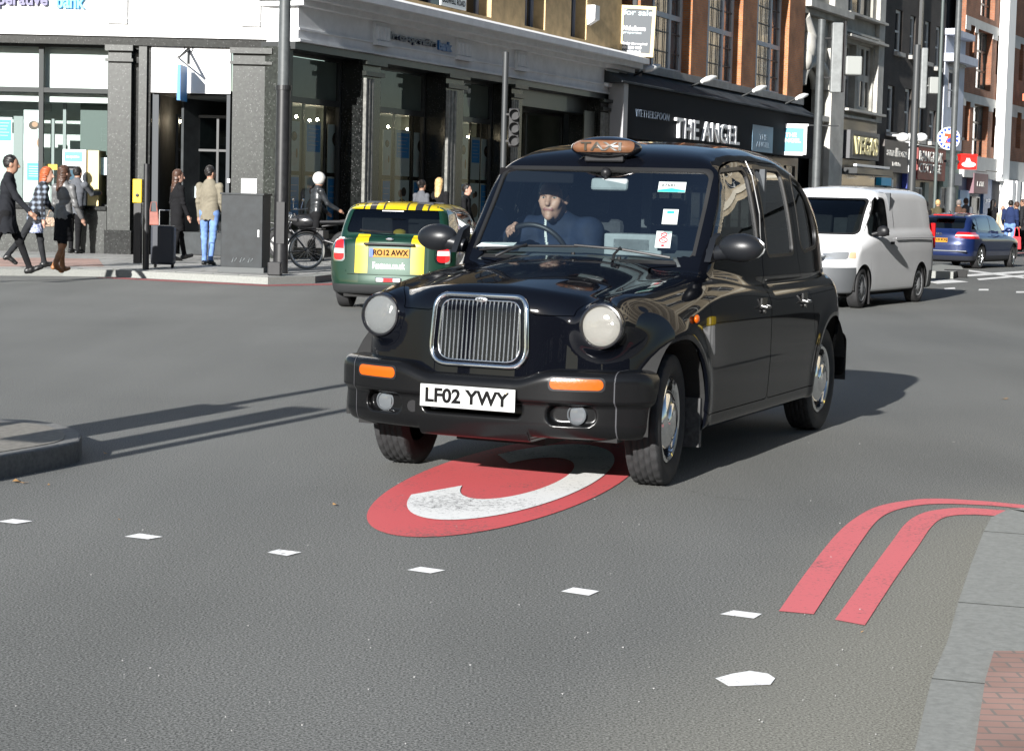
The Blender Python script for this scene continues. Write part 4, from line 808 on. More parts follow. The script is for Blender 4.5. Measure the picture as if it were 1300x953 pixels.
b = MB(); vx0, vx1, vz0, vz1 = X(1069), X(1107), zG(1088, 203), zG(1088, 168); b.prism([(vx0, vz0), (vx1, vz0), (vx1, vz1), (vx0, vz1)], -.45, -.12, 'y'); vg = FG.part('shop_sign', b, mat('vegas_grey', (.07, .07, .075), .5))
b = MB(); b.box(X(1072), X(1104), -.47, -.452, zG(1088, 199), zG(1088, 172.5)); b.build('sign_panel', mat('vegas_dark', (.02, .018, .015), .5), vg)
FG.text('lettering', 'VEGAS', mat('vegas_gold', (.58, .52, .28), .35), X(1073), X(1103), zG(1088, 197), zG(1088, 175), -.471, vg, depth=.08, bold=.035)
FG.box('awning_lamp', X(1070), XG, -.75, -.6, zG(1090, 213), zG(1090, 210), mat('lamp_strip', (.6, .62, .64), .4)); FG.box('shop_window', X(1068), XG-.3, -.16, -.12, .3, zG(1090, 222), M_win); FG.box('shop_canopy', X(1066), XG, -.9, -.11, zG(1090, 222), zG(1090, 215), M_frame)

# ---------------------------------------------------------------- dark brick building
E2 = FG.end(XG); DB = empty('dark_brick_building', tuple(E2), 0, 'soot dark brick building with narrow white framed windows over two shop signs', 'building')
FD = Fac(DB, (E2.x, E2.y), 27); X = lambda p, y=100: FD.x(p, y); zD = lambda p, y: FD.z(p, y); XD = X(1198)
M_bdk = brick_mat('soot_brick', (.045, .036, .03), (.03, .026, .023), (.04, .036, .033), 3.4, .9, .5, .22, .03); M_wf = mat('white_sash', (.55, .56, .55), .5)
ws_ = []
for p0, p1, yA, yB in ((1134, 1143, 65, 10), (1128, 1136.5, 168, 108), (1153, 1160, 70, 18), (1150, 1158, 172, 112), (1172, 1179, 78, 25), (1166, 1174, 178, 128), (1182, 1190, 180, 140), (1186, 1193, 85, 32)): ws_.append((X(p0), X(p1), zD(p0, yA), zD(p0, yB)))
FD.wall('wall', 0, XD, zD(1150, 182), 16, ws_+[(h[0], h[1], 12.6, 14.6) for h in ws_[::2]], -.0, .5, M_bdk)
for h in ws_+[(h[0], h[1], 12.6, 14.6) for h in ws_[::2]]: FD.window(*h, .12, M_wf, M_win, 1, 2, fw=.13, bw=.09); FD.box('window_sill', h[0]-.1, h[1]+.1, -.18, .1, h[2]-.18, h[2]-.003, M_sil)
FD.box('floor_core', .1, XD-.1, .9, 8, .12, 15.9, M_ind); FD.box('parapet', 0, XD, -.1, 8, 16.002, 16.7, M_bdk)
FD.box('downpipe', X(1163), X(1165), -.16, -.02, 4, 16, M_frame)
FD.box('shop_front', 0, XD, .05, .5, .12, zD(1150, 182)-.003, M_frame)
b = MB(); b.box(X(1118), X(1149.5), -.3, .04, zD(1130, 219), zD(1130, 179)); g1 = FD.part('shop_sign', b, mat('sign_brown_grey', (.085, .075, .07), .55))
M_lt = mat('letters_pale', (.5, .49, .46), .5); FD.text('lettering', 'some like one', M_lt, X(1121), X(1147), zD(1130, 199), zD(1130, 188), -.301, g1, depth=.02, bold=.015); FD.text('lettering', 'bar & kitchen', M_lt, X(1129), X(1139), zD(1130, 211), zD(1130, 206), -.301, g1, depth=.02)
FD.box('sign_edge', X(1149.5), X(1151.5), -.34, .04, zD(1150, 219), zD(1150, 179), M_wf); FD.box('blue_column', X(1151.5), X(1158), -.2, .04, zD(1155, 240), zD(1155, 182), mat('deep_blue_paint', (.02, .04, .25), .5))
for p in (1127, 1139, 1151):
    q = MB(); q.tube([(X(p), -.05, zD(p, 172)), (X(p), -.7, zD(p, 173))], .05, 8); q.ball((X(p), -.8, zD(p, 175)), (.35, .3, .22), 10); FD.part('sign_lamp', q, mat('lamp_head_white', ()), smooth=50)
b = MB(); b.box(X(1160.5), X(1196), -.35, .04, zD(1175, 229), zD(1175, 188)); g2 = FD.part('shop_sign', b, mat('sign_dark_red', (.16, .018, .014), .5))
FD.text('lettering', 'BANGKOK', M_lt, X(1162), X(1192), zD(1175, 206), zD(1175, 193), -.351, g2, depth=.03, bold=.01); FD.text('lettering', 'COTTAGE', M_lt, X(1162), X(1190), zD(1175, 220), zD(1175, 208.5), -.351, g2, depth=.03, bold=.01)
FD.box('sign_rail', X(1160), X(1196.5), -.37, .04, zD(1175, 187.5), zD(1175, 186), M_lt)
FD.box('poster_blue_sign', X(1118.5), X(1131.5), -.2, .04, zD(1125, 236), zD(1125, 226), mat('cyan_sign', (.03, .42, .70), .5)); FD.box('poster_white_sign', X(1132), X(1134), -.2, .04, zD(1125, 238), zD(1125, 228), M_wf); FD.box('shop_poster', X(1160), X(1167), -.02, .04, zD(1163, 252), zD(1163, 243), mat('deep_blue_poster', (.02, .12, .5), .5))
FD.window(X(1120), X(1148), .4, zD(1130, 240), -.02, M_frame, M_win, 3, 1); FD.window(X(1158), X(1176), .4, zD(1165, 238), -.02, M_wf, M_win, 2, 1); FD.box('shop_column', X(1178), X(1183), -.08, .04, .12, zD(1180, 232), mat('green_grey', (.16, .19, .17), .6))

# ---------------------------------------------------------------- narrow pale building
E3 = FD.end(XD); TB = empty('narrow_white_building', tuple(E3), 0, 'narrow pale blue rendered building squeezed between dark brick and orange brick', 'building')
FT = Fac(TB, (E3.x, E3.y), 27); X = lambda p, y=100: FT.x(p, y); zT = lambda p, y: FT.z(p, y); XT = X(1223)
M_pb = mat('pale_blue_render', (.42, .45, .52), .8, var=.15, vscale=1)
zc = zT(1205, 46); FT.wall('wall', 0, XT, zT(1205, 190), zc, [(X(1203), X(1214), zT(1207, 140), zT(1207, 88))], -.05, .5, M_pb); FT.window(X(1203), X(1214), zT(1207, 140), zT(1207, 88), .1, M_wf, M_win, 1, 2, fw=.15); FT.box('cornice', -.1, XT+.1, -.7, .4, zc-1.3, zc-.9, M_pb); FT.box('parapet', -.1, XT+.1, -.5, 5, zc+.002, zc+.3, M_pb); FT.box('window_hood', X(1202), X(1216), -.4, -.06, zT(1207, 84), zT(1207, 78), M_gst2)
FT.box('rear_block', 0, XT, 3, 9, .12, zc+7, mat('dark_green_brick', (.035, .04, .03), .9, var=.3)); FT.box('shop_front', 0, XT, .0, .5, .12, zT(1205, 190)-.003, mat('green_shop', (.14, .19, .16), .6)); FT.window(X(1199), X(1213), .3, zT(1205, 238), -.08, M_wf, M_win, 2, 1); FT.box('shop_sign', X(1198), X(1208), -.2, -.01, zT(1203, 238), zT(1203, 212), mat('sign_pale_green', (.26, .32, .28), .6)); FT.box('shop_sign', X(1209.5), X(1222), -.2, -.01, zT(1215, 236), zT(1215, 221), mat('sign_grey_blue', (.16, .17, .2), .5))

# ---------------------------------------------------------------- orange brick flats
E4 = FT.end(XT); OB = empty('brick_flats', tuple(E4), 0, 'modern orange brick flats with pale concrete bands and a tall white column', 'building')
FB = Fac(OB, (E4.x, E4.y), 27); X = lambda p, y=100: FB.x(p, y); zB = lambda p, y: FB.z(p, y)
M_brk = brick_mat('flats_brick', (.27, .10, .045), (.22, .08, .04), (.2, .15, .11), 2.4, .85, .5, .22, .02); M_band = mat('concrete_band', (.46, .46, .44), .8, var=.12, vscale=1); XB = X(1400)
x0_ = X(1223.5); b1t, b1b = zB(1223, 18), zB(1223, 36); b2t, b2b = zB(1223, 117), zB(1223, 134); b3t, b3b = zB(1223, 197), zB(1223, 225)
cols = [(1223.5, 1268), (1290, 1345), (1345, 1400)]
holes = []; wl = []
def addw(p0, p1, ya, yb, nx, nz, r): wl.append((X(p0, (ya+yb)/2), X(p1, (ya+yb)/2), zB(p0, ya), zB(p0, yb), nx, nz)); 
addw(1231, 1237, 83, 31, 1, 2, 0); addw(1240, 1259, 112, 36, 3, 3, 0); addw(1265, 1271, 95, 45, 1, 2, 0)
addw(1224.5, 1231, 178, 128, 1, 2, 0); addw(1235, 1254, 198, 131, 3, 3, 0); addw(1259.5, 1265, 187, 137, 1, 2, 0)
addw(1246, 1264, 20, -35, 3, 3, 0); addw(1270, 1277, 5, -30, 1, 2, 0)
addw(1290, 1296, 188, 142, 1, 2, 0); addw(1294, 1299, 102, 55, 1, 2, 0); addw(1302, 1320, 215, 145, 3, 3, 0); addw(1303, 1325, 125, 60, 3, 3, 0)
FB.wall('wall', 0, XB, b3t, 22, [w[:4] for w in wl], 0, .5, M_brk)
for w in wl: FB.window(*w[:4], .3, M_frame, M_winb, w[4], w[5], fw=.10, bw=.10)
for t, bt in ((b1t, b1b), (b2t, b2b)): 
    FB.wall('concrete_band', -.02, XB, bt, t, [w[:4] for w in wl], -.04, -.003, M_band)
FB.box('concrete_band', -.02, XB, -.25, .5, b3b, b3t-.003, M_band)
b = MB(); ca, cc = X(1265, 100), X(1274, 100); b.box(ca, cc, -.55, -.05, 3.2, 26); FB.part('white_column', b, mat('column_white', (.78, .78, .76), .6))
FB.box('floor_core', .1, XB-.1, .9, 9, .12, 21.9, M_ind); FB.box('parapet', 0, XB, -.1, 9, 22.002, 22.8, M_band)
FB.box('shop_front', 0, XB, .1, .5, .12, b3b-.003, mat('shop_blue_grey', (.08, .11, .18), .5)); 
b = MB(); b.box(X(1235), X(1253), -.3, .09, zB(1243, 246), zB(1243, 221)); s3 = FB.part('shop_sign', b, mat('sign_plum', (.13, .06, .075), .5)); FB.text('lettering', 'LYLE', M_lt, X(1239), X(1248), zB(1243, 237), zB(1243, 231), -.301, s3, depth=.02)
FB.window(X(1240), X(1250), .2, zB(1243, 250), -.02, M_frame, mat('shop_black', (.01, .01, .012), .3), 1, 1); FB.box('shop_panel', X(1254), X(1264), -.05, .09, .12, zB(1258, 222), mat('shop_blue', (.04, .10, .24), .5)); FB.text('lettering', 'JG', M_wht, X(1256), X(1262), zB(1258, 258), zB(1258, 253), -.051, depth=.02, bold=.03)
FB.box('shop_poster', X(1224), X(1236), -.05, .09, .3, zB(1230, 242), mat('poster_sky', (.16, .28, .42), .5))
for p0, p1 in ((1262, 1266), (1268, 1273), (1291, 1297), (1301, 1306)): FB.box('shop_column', X(p0, 240), X(p1, 240), -1.0, -.3, .12, b3b-.003, mat('column_white', ()))
FB.box('shop_window', X(1276, 240), X(1286, 240), -.02, .09, .2, zB(1280, 240), M_win); FB.box('shop_sign', X(1276, 225), X(1288, 225), -.3, .09, zB(1280, 236), zB(1280, 228), mat('sign_slate', (.12, .13, .16), .5))
for p in (1289, 1295): FB.box('orange_lamp', X(p, 125), X(p+4, 125), -.9, -.4, zB(p, 128), zB(p, 119), mat('orange_box', (.55, .10, .03), .5))
for p in (1219, 1238): FB.box('sign_lamp_rail', X(max(p, 1224), 215), X(p+20, 215), -.6, -.55, zB(p, 217), zB(p, 216), M_frame)
# projecting round and square signs
RS = empty('round_street_sign', tuple(AT(1204, 176, 72)), 0, 'round white sign with a blue ring and red emblem on the thin pole', 'sign'); pw = 72/CF
b = MB(); b.lathe([(0, .05), (14.2*pw, .05), (14.2*pw, -.05), (0, -.05)], 40, 'y'); b.build('disc', mat('disc_white', (.74, .75, .77), .4), RS)
b = MB(); m_ = 48; r0, r1 = 9.6*pw, 12.9*pw
b.add([(r*math.cos(2*math.pi*k/m_), -.056, r*math.sin(2*math.pi*k/m_)) for r in (r0, r1) for k in range(m_)], [(k, (k+1) % m_, m_+(k+1) % m_, m_+k)[::-1] for k in range(m_)]); b.build('blue_ring', mat('ring_blue', (.015, .05, .45), .4), RS)
for k in range(14):
    a = 2*math.pi*k/14; b = MB(); rr = 11.2*pw; b.add([(rr*math.cos(a)+.05*math.cos(a+q), -.06, rr*math.sin(a)+.05*math.sin(a+q)) for q in (.6, 2.5, 3.7, 5.6)], [(3, 2, 1, 0)]); b.build('ring_mark', mat('disc_white', ()), RS)
b = MB(); b.prism([(-5*pw, -6*pw), (6*pw, -6*pw), (6*pw, -1*pw), (2*pw, 6*pw), (-5*pw, 6.5*pw), (-6*pw, 3*pw), (-1*pw, 2*pw)], -.06, -.052, 'y'); b.build('emblem', mat('emblem_red', (.75, .06, .015), .4), RS)
b = MB(); b.prism([(-1*pw, -5*pw), (5*pw, -4*pw), (4.5*pw, 0), (1*pw, .5*pw), (-2.5*pw, -2*pw)], -.068, -.062, 'y'); b.build('emblem', mat('ring_blue', ()), RS)
b = MB(); b.box(13*pw, 20*pw, -.03, .03, -.05, .05); b.build('sign_arm', M_frame, RS)
FS = empty('bank_flame_sign', tuple(AT(1228, 205.5, 80)), R(4), 'red square sign with a white flame emblem over the shops', 'sign'); pw = 80/CF
b = MB(); b.box(-10.5*pw, 10.5*pw, -.2, .2, -9.5*pw, 6.8*pw); b.box(-11*pw, 11*pw, -.22, .22, 7*pw, 9.5*pw); b.build('box', mat('sign_red', (.72, .012, .008), .4), FS)
b = MB(); b.add([(9*pw*math.cos(2*math.pi*k/30), -.21, -3.5*pw+3.4*pw*math.sin(2*math.pi*k/30)) for k in range(30)], [tuple(range(30))[::-1]][:1]); b.f = [f[::-1] for f in b.f]; b.build('emblem_base', mat('disc_white', ()), FS)
for k in (-1, 0, 1): b = MB(); b.prism([(-2.2*pw+k*2.6*pw, -2*pw), (1*pw+k*2.2*pw, -2*pw), (.5*pw+k*1.6*pw, 1.5*pw), (-1.2*pw+k*1.6*pw, 5*pw)], -.216, -.212, 'y'); b.build('emblem_flame', mat('disc_white', ()), FS)
b = MB(); b.box(-30*pw, -10.6*pw, -.03, .03, -.05, .05); b.build('sign_arm', M_frame, FS)

# ---------------------------------------------------------------- across the street and behind the camera (what the paint and glass mirror)
def plain_building(name, O, deg, L_, H_, wm, label, n=4, dep=10, win=None, fm=None, step=2.6, ww=1.2, band=None, z0=4, fas=None):
    r = empty(name, (O[0], O[1], 0), 0, label, 'building'); F = Fac(r, O, deg); hh = (H_-z0)/n; wins = []; x = .8
    while x+ww < L_-.5: wins.append((x, x+ww)); x += step
    storeys(F, 0, L_, z0, n, hh, wins, wm, fm or M_wf, win or M_win, sill=.8, top=hh-.5)
    F.box('shop_front', 0, L_, 0, .5, .12, z0-.9, M_frame); F.box('fascia', -.1, L_+.1, -.2, .5, z0-.897, z0-.003, fas or M_frame)
    if band:
        for k in range(n):
            for q in (.25, hh-.3): F.box('stone_band', -.02, L_+.02, -.06, -.003, z0+k*hh+q, z0+k*hh+q+.25, band)
    F.box('side_wall', L_+.002, L_+.3, 0, dep, .12, H_, wm)
    return r, F
M_crm = brick_mat('cream_brick', (.42, .35, .24), (.36, .29, .19), (.3, .27, .22), 2.6, .85, .5, .22, .02); M_cst = mat('cream_stone', (.55, .50, .40), .8, var=.1)
# the wall facing the camera runs right from (7.4, 21); the street wall runs away from it
plain_building('cream_building', (7.6, 21.5), 92, 30, 19, M_crm, 'cream brick corner building with stone bands across the side street', band=M_cst, z0=3.7, step=2.9, ww=1.5)
plain_building('cream_building', (22.0, 56.0), 204, 30, 15, M_bdk, 'soot brick terrace opposite the bank', band=M_bdk)
plain_building('brown_building', (70, -46), 268, 64, 13, M_bdk, 'dark brick terrace behind the camera on the right')
plain_building('brown_building', (2, -48), 268, 60, 13, M_bdk, 'dark brick terrace behind the camera on the left')
plain_building('far_building', (60, 190), 115, 60, 24, M_crm, 'pale building closing the far end of the street')
# ================================================================ vehicles: shared pieces
def tyre_mesh(name, r, w, rin, parent, mt=M_rub, tread=True, n=120):
    """tyre about the y axis, its outer wall at +w/2; grooved tread of staggered blocks"""
    rows = []
    hw = w/2
    side_in = [(rin, hw*.62), (rin+.012, hw*.72), (rin+.35*(r-rin), hw*.98), (rin+.6*(r-rin), hw*1.0), (r-.022, hw*.93), (r-.008, hw*.86)]
    k = 21 if tread else 3; cr = [(r-.004*abs(1-2*j/(k-1))**2.5, hw*.82*(1-2*j/(k-1))) for j in range(k)]
    prof = side_in+cr+[(a, -b) for a, b in side_in[::-1]]
    vs = []; m = len(prof)
    for i, (rr, y) in enumerate(prof):
        j = i-len(side_in); gro = 0 <= j < k and tread
        for q in range(n):
            a = 2*math.pi*q/n; d = 0
            if gro:
                if j in (4, 8, 12, 16): d = .007
                elif (q+(j//4)*2) % 4 == 0: d = .006
            vs.append(((rr-d)*math.cos(a), y, (rr-d)*math.sin(a)))
    fs = [(i*n+(q+1) % n, i*n+q, (i+1)*n+q, (i+1)*n+(q+1) % n) for i in range(m-1) for q in range(n)]
    b = MB(); b.add(vs, fs); return b.build(name, mt, parent, smooth=35)
def wheel(parent, loc, r, w, rin, side, steer=0, style='taxi', tread=True, cam_=0):
    t = tyre_mesh('wheel', r, w, rin, parent, tread=tread, n=120 if tread else 40); t.location = loc; t.rotation_euler = (0, 0, steer+(0 if side > 0 else math.pi))
    hw = w/2; b = MB()
    if style == 'taxi':
        b.lathe([(rin+.006, hw*.60), (rin+.008, hw*.80), (rin-.006, hw*.86), (rin-.022, hw*.80), (rin-.026, hw*.55)], 56, 'y'); b.build('trim_ring', M_chr, t, smooth=40)
        b = MB(); b.lathe([(rin-.02, hw*.6), (rin-.03, hw*.35), (.09, hw*.3), (0, hw*.3)], 40, 'y'); b.build('rim', M_blk, t, smooth=40)
        b = MB(); b.lathe([(.152, hw*.42), (.153, hw*.62), (.148, hw*.72), (.135, hw*.82), (.112, hw*.93), (.1, hw*.96), (.098, hw*.935), (.092, hw*.94), (.088, hw*1.02), (.07, hw*1.09), (.045, hw*1.13), (.02, hw*1.15), (0, hw*1.152)], 56, 'y'); b.build('hub_cap', M_chr, t, smooth=50)
    elif style == 'steel':       # slotted plastic trim
        b.lathe([(rin+.004, hw*.7), (rin, hw*.86), (rin-.02, hw*.8), (rin-.05, hw*.78), (.1, hw*.88), (.05, hw*.95), (0, hw*.95)], 40, 'y'); b.build('hub_cap', mat('silver_trim', (.42, .43, .44), .35, .2), t, smooth=40)
        b = MB()
        for k in range(14):
            a = 2*math.pi*k/14; c, s_ = math.cos(a), math.sin(a); y = hw*.9
            pts = [(.085, -.008), (.085, .008), (rin-.03, .016), (rin-.03, -.016)]
            v = [(p*c-q*s_, y if p < .1 else hw*.815, p*s_+q*c) for p, q in pts]; b.add(v, [(0, 1, 2, 3)])
        b.build('slot', M_blk, t)
    else:                        # five-spoke alloy
        b.lathe([(rin+.006, hw*.7), (rin, hw*.9), (rin-.02, hw*.85), (rin-.03, hw*.4)], 40, 'y'); b.build('rim', M_chrd, t, smooth=40)
        b = MB(); b.lathe([(rin-.02, hw*.35), (0, hw*.3)], 32, 'y'); b.build('brake', M_blk, t)
        b = MB()
        for k in range(10 if style == 'ten' else 5):
            a = 2*math.pi*k/(10 if style == 'ten' else 5); c, s_ = math.cos(a), math.sin(a); w2 = .014 if style == 'ten' else .026
            b.add([(p*c-q*s_, y, p*s_+q*c) for p, q, y in [(.02, -w2, hw*.8), (.02, w2, hw*.8), (rin-.012, w2*1.2, hw*.78), (rin-.012, -w2*1.2, hw*.78), (.02, -w2, hw*.5), (.02, w2, hw*.5), (rin-.012, w2*1.2, hw*.5), (rin-.012, -w2*1.2, hw*.5)]],
                  [(0, 3, 2, 1), (0, 1, 5, 4), (2, 3, 7, 6), (1, 2, 6, 5), (3, 0, 4, 7)])
        b.lathe([(.06, hw*.6), (.058, hw*.84), (.03, hw*.88), (0, hw*.88)], 20, 'y'); b.build('spokes', M_chrd, t)
    return t
def plate(parent, reg, M, w=.52, h=.111, mt=M_whp, blue=True, lw=.46):
    b = MB(); b.prism([(-w/2, -h/2), (w/2, -h/2), (w/2, h/2), (-w/2, h/2)], 0, .004); o = b.build('number_plate', mt, parent, bevel=.002); o.matrix_local = M
    if blue:
        q = MB(); q.box(-w/2+.003, -w/2+.05, -h/2+.003, h/2-.003, .004, .0048); q.build('blue_band', mat('plate_blue', srgb(20, 70, 190), .4), o)
    text('lettering', reg, M_blkt, lw, .074, o, Matrix.Translation((.02 if blue else 0, .003, .0045)), .001, bold=.034)
    return o
def arch_liner(b, x, r, y0, y1):
    """inner skin of a wheel well, half drum about the axle"""
    n = 20; vs = []; fs = []
    for i in range(n+1):
        a = math.pi*(-.03+1.06*i/n)
        vs += [(x+r*math.cos(a), y0, .34+r*math.sin(a)), (x+r*math.cos(a), y1, .34+r*math.sin(a))]
    for i in range(n): fs.append((2*i, 2*i+1, 2*i+3, 2*i+2))
    b.add(vs, fs); o = len(b.v); b.add([(x, y0, .34)]+[vs[2*i] for i in range(n+1)], [(0, i+1, i+2) for i in range(n)])

# ================================================================ the black taxi
def taxi_fields():
    yplan = pchip([-3.62, -3.4, -2.9, -2.2, -1.4, -.4, .1, .35, .55, .7], [.76, .83, .865, .872, .872, .868, .858, .83, .775, .70])
    prof = pchip([.15, .28, .42, .62, .8, .93, 1.02, 1.1, 1.2, 1.4], [.955, .975, .99, 1.0, 1.0, .99, .968, .935, .90, .86])
    Bz = pchip([.8, .66, .5, .3, 0, -.3, -.6, -1.2, -2.6, -3.2, -3.6], [.955, .985, 1.02, 1.055, 1.098, 1.128, 1.15, 1.14, 1.12, 1.09, 1.03])
    Wz = pchip([.8, .6, .45, .2, -.1, -.4, -.8, -1.6], [.86, .905, .945, .99, 1.03, 1.06, 1.08, 1.02])
    zr = pchip([-.30, -.42, -.53, -.955, -1.0, -1.1, -1.25, -1.45, -1.8, -2.2, -2.6, -2.9, -3.08, -3.22, -3.36, -3.5], [.86, .99, 1.12, 1.635, 1.682, 1.735, 1.773, 1.80, 1.816, 1.806, 1.757, 1.665, 1.56, 1.36, 1.06, .7])
    yp = pchip([-.3, -.6, -.95, -1.2, -1.6, -2.4, -2.9, -3.2, -3.45], [.68, .735, .775, .792, .803, .79, .75, .69, .58])
    ylat = pchip([0, .2, .3, .42, .52, .62, .72, .80, .90, 1.0], [0, .002, .018, .063, .108, .145, .205, .31, .52, .8])
    def lower(x, y, z):
        y = np.abs(y)
        side = y-yplan(x)*prof(z)
        flare = .012*np.exp(-((np.hypot(x+2.886, z-.34)-.44)/.05)**2)+.012*np.exp(-((np.hypot(x-.03, z-.34)-.44)/.05)**2)
        side = (side-flare)*.97
        b = Bz(x)-.075*(y/.5)**2.6
        w = Wz(x)-np.where(y > .62, 1.1, 1.9)*(y-.62)**2
        top = (z-smax(b, w, .05))*.98
        fr = (x-(.645-.085*(z-.6)-ylat(y)))*.95
        re = ((-3.5+.16*np.maximum(z-.7, 0)+.17*(y/.75)**5)-x)*.95
        kk = .10+.10*sstep(-.6, .2, x)
        m = smax(side, top, kk); m = smax(m, fr, .10+.1*sstep(.35, .7, y)); m = smax(m, re, .2)
        pod = np.maximum(np.hypot(y-.612, (z-.835)*1.0)-(.116+.05*np.maximum(.5-x, 0)), np.maximum(x-.512, -.05-x)); m = smin(m, smax(np.hypot(y-.612, z-.835)-(.117+.06*np.maximum(.5-x, 0)), np.maximum(x-.530, -.1-x), .03), .075)
        return smax(m, .24-z, .06)
    def green(x, y, z):
        y = np.abs(y)
        xs = x+np.where(x > -1.4, .055, -.12)*(y/.65)**2*sstep(.25, .55, np.abs(x+1.4)+.0*y)
        h = zr(xs); s = (zr(xs+.01)-zr(xs-.01))/.02
        top = (z-(h-.042*(y/.6)**2.2))/np.sqrt(1+s*s)
        dz = np.maximum(z-1.14, -.1)
        side = (y-(yp(x)-.10*dz-.19*dz*np.abs(dz)))*.97
        return smax(smax(top, side, .07+.09*sstep(-.95, -1.2, x)), 1.0-z, .04)
    def body(x, y, z): return smin(lower(x, y, z), green(x, y, z), .035)
    def bumper(x, y, z):
        y = np.abs(y)
        xb = .738-.15*(y/.747)**3.4
        zt = .572+.048*sstep(.22, .43, y)
        step = .03*sstep(.475, .44, z)+.02*sstep(.36, .27, z)
        m = smax((x-(xb-step))*.92, z-zt, .06); m = smax(m, y-(.872-.6*step), .08); m = smax(m, .280-.028*(y < .3)-z, .05)
        m = np.maximum(m, .36-x)
        pocket = -smin(sdbox2(y, z, .40, .63, .352, .450, .045)+np.maximum(0, .6-x)*0, sdbox2(y, z, -.27, .27, .375, .47, .03), .01)
        depth = np.maximum(x-(xb-step), 0)*0+(xb-step-.055-x)     # inside the pocket only the front 5 cm go
        return smax(m, -smax(-pocket, depth, .02), .014)
    def rbumper(x, y, z):
        y = np.abs(y); xb = -3.60+.16*(y/.75)**4
        m = smax((xb-x)*.95, z-.62, .06); m = smax(m, y-.862, .08); m = smax(m, .33-z, .06); return np.maximum(m, x+3.30)
    return lower, body, bumper, rbumper

def pair_(name, M, mt, root):
    skin(name, M, mt, root); skin(name, mirror(M), mt, root)
def build_taxi():
    root = empty('taxi', (.0977, 9.9868, 0), math.atan2(-math.cos(.4266), -math.sin(.4266)), 'black London taxi cab with a silver slatted grille turning across the road, nearest vehicle', 'taxi')
    lower, body, bumper, rbumper = taxi_fields()
    P = mat('black_car_paint', (.0022, .0026, .0042), .12, coat=.62, spec=.02, coat_rough=.008)
    B = nets(body, (-3.75, -.024, .2), (.8, .95, 1.86), .0165)
    B = clip(B, -B[0][:, 1])
    V = B[0]; x, z = V[:, 0], V[:, 2]
    y_ = V[:, 1]
    B = clip(B, np.where(B[0][:, 0] > .36, .44-B[0][:, 2], -1.0)); V = B[0]; x, z = V[:, 0], V[:, 2]
    # ---- cut-outs, all as distances on the skin
    B = clip(B, np.where(V[:, 1] > .5, -np.minimum(np.hypot(x-.03, z-.338)-.418, np.hypot(x+2.886, z-.338)-.412), -1.0))
    def XYZ(M): return M[0][:, 0], M[0][:, 1], M[0][:, 2]
    WF = [(-.70, 1.155), (-1.425, 1.155), (-1.425, 1.655), (-.975, 1.625)]
    WR = [(-1.585, 1.155), (-2.15, 1.16), (-2.13, 1.66), (-1.585, 1.665)]
    WQ = [(-2.33, 1.165), (-2.86, 1.20), (-2.78, 1.40), (-2.62, 1.60), (-2.33, 1.645)]
    DF = [(-.385, .33), (-.385, .70), (-.40, 1.06), (-.60, 1.105), (-.935, 1.645), (-.985, 1.675), (-1.475, 1.70), (-1.475, .33)]
    DR = [(-1.483, .33), (-1.483, 1.70), (-2.20, 1.70), (-2.235, 1.16), (-2.30, .98), (-2.385, .80), (-2.43, .66), (-2.45, .5), (-2.45, .33)]
    sidew = lambda M, p, r: np.where((M[0][:, 1] > .45), np.maximum(sdpoly(M[0][:, 0], M[0][:, 2], p, r), np.where(M[0][:, 2] > 1.16, (.66-M[1][:, 1])*.10, -1)), 1.0)
    ws = lambda M, g: np.where(M[0][:, 0] > -1.2, sdpoly(M[0][:, 1], M[0][:, 2], [(-.66-g, 1.128-g), (.66+g, 1.128-g), (.632+g, 1.628+g), (-.632-g, 1.628+g)], .05), 1.0)
    rw = lambda M, g: np.where(M[0][:, 0] < -2.9, sdpoly(M[0][:, 1], M[0][:, 2], [(-.54-g, 1.17-g), (.54+g, 1.17-g), (.46+g, 1.58+g), (-.46-g, 1.58+g)], .07), 1.0)
    bon = lambda M: np.where((M[0][:, 2] > .80), np.maximum(sdpoly(M[0][:, 0], M[0][:, 1], [(.9, -.5), (.9, .46), (.52, .475), (.40, .55), (.25, .62), (-.2, .648), (-.46, .66), (-.46, -.5)], .05), .878+.052*sstep(.3, .2, M[0][:, 1])-M[0][:, 2]), 1.0)
    # roof sheet stays with the body; parts cut one after another
    G_ = .016
    def pane(M, fn, name, mt, par, both=True, sealname='window_seal', off=-.012):
        g = offset(clip(M, fn(M, 0) if fn in (ws, rw) else fn(M)), off)
        return g
    front = clip(B, sidew(B, DF, .03)+.0025); B = clip(B, -(sidew(B, DF, .03)-.0025))
    rear = clip(B, sidew(B, DR, .03)+.0025); B = clip(B, -(sidew(B, DR, .03)-.0025))
    bonnet = clip(B, bon(B)+.002); B = clip(B, -(bon(B)-.002))
    wind = offset(clip(B, ws(B, -.004)), -.008); wseal = offset(clip(clip(B, ws(B, .0)), -ws(B, -.0)*0-1 if False else np.full(len(B[0]), -1.0)), .0)
    ring = clip(B, ws(B, .014)); ring = offset(clip(ring, -ws(ring, -.006)), .001)
    B = clip(B, -ws(B, .014))
    rwin = offset(clip(B, rw(B, -.004)), -.008); rring = clip(B, rw(B, .012)); rring = offset(clip(rring, -rw(rring, -.006)), .001); B = clip(B, -rw(B, .012))
    q = clip(B, sidew(B, WQ, .09)); qr = clip(B, sidew(B, WQ, .09)-.014); qr = offset(clip(qr, -(sidew(qr, WQ, .09)+.006)), .001); B = clip(B, -(sidew(B, WQ, .09)-.014))
    skin('body', sym(rim(B, .02)), P, root)
    bo = skin('bonnet', sym(rim(bonnet, .02)), P, root)
    skin('windscreen', sym(wind), M_glass, root); skin('windscreen_seal', sym(rim(ring, .012)), M_seal, root)
    skin('rear_window', sym(rwin), M_glass, root); skin('rear_window_seal', sym(rim(rring, .012)), M_seal, root)
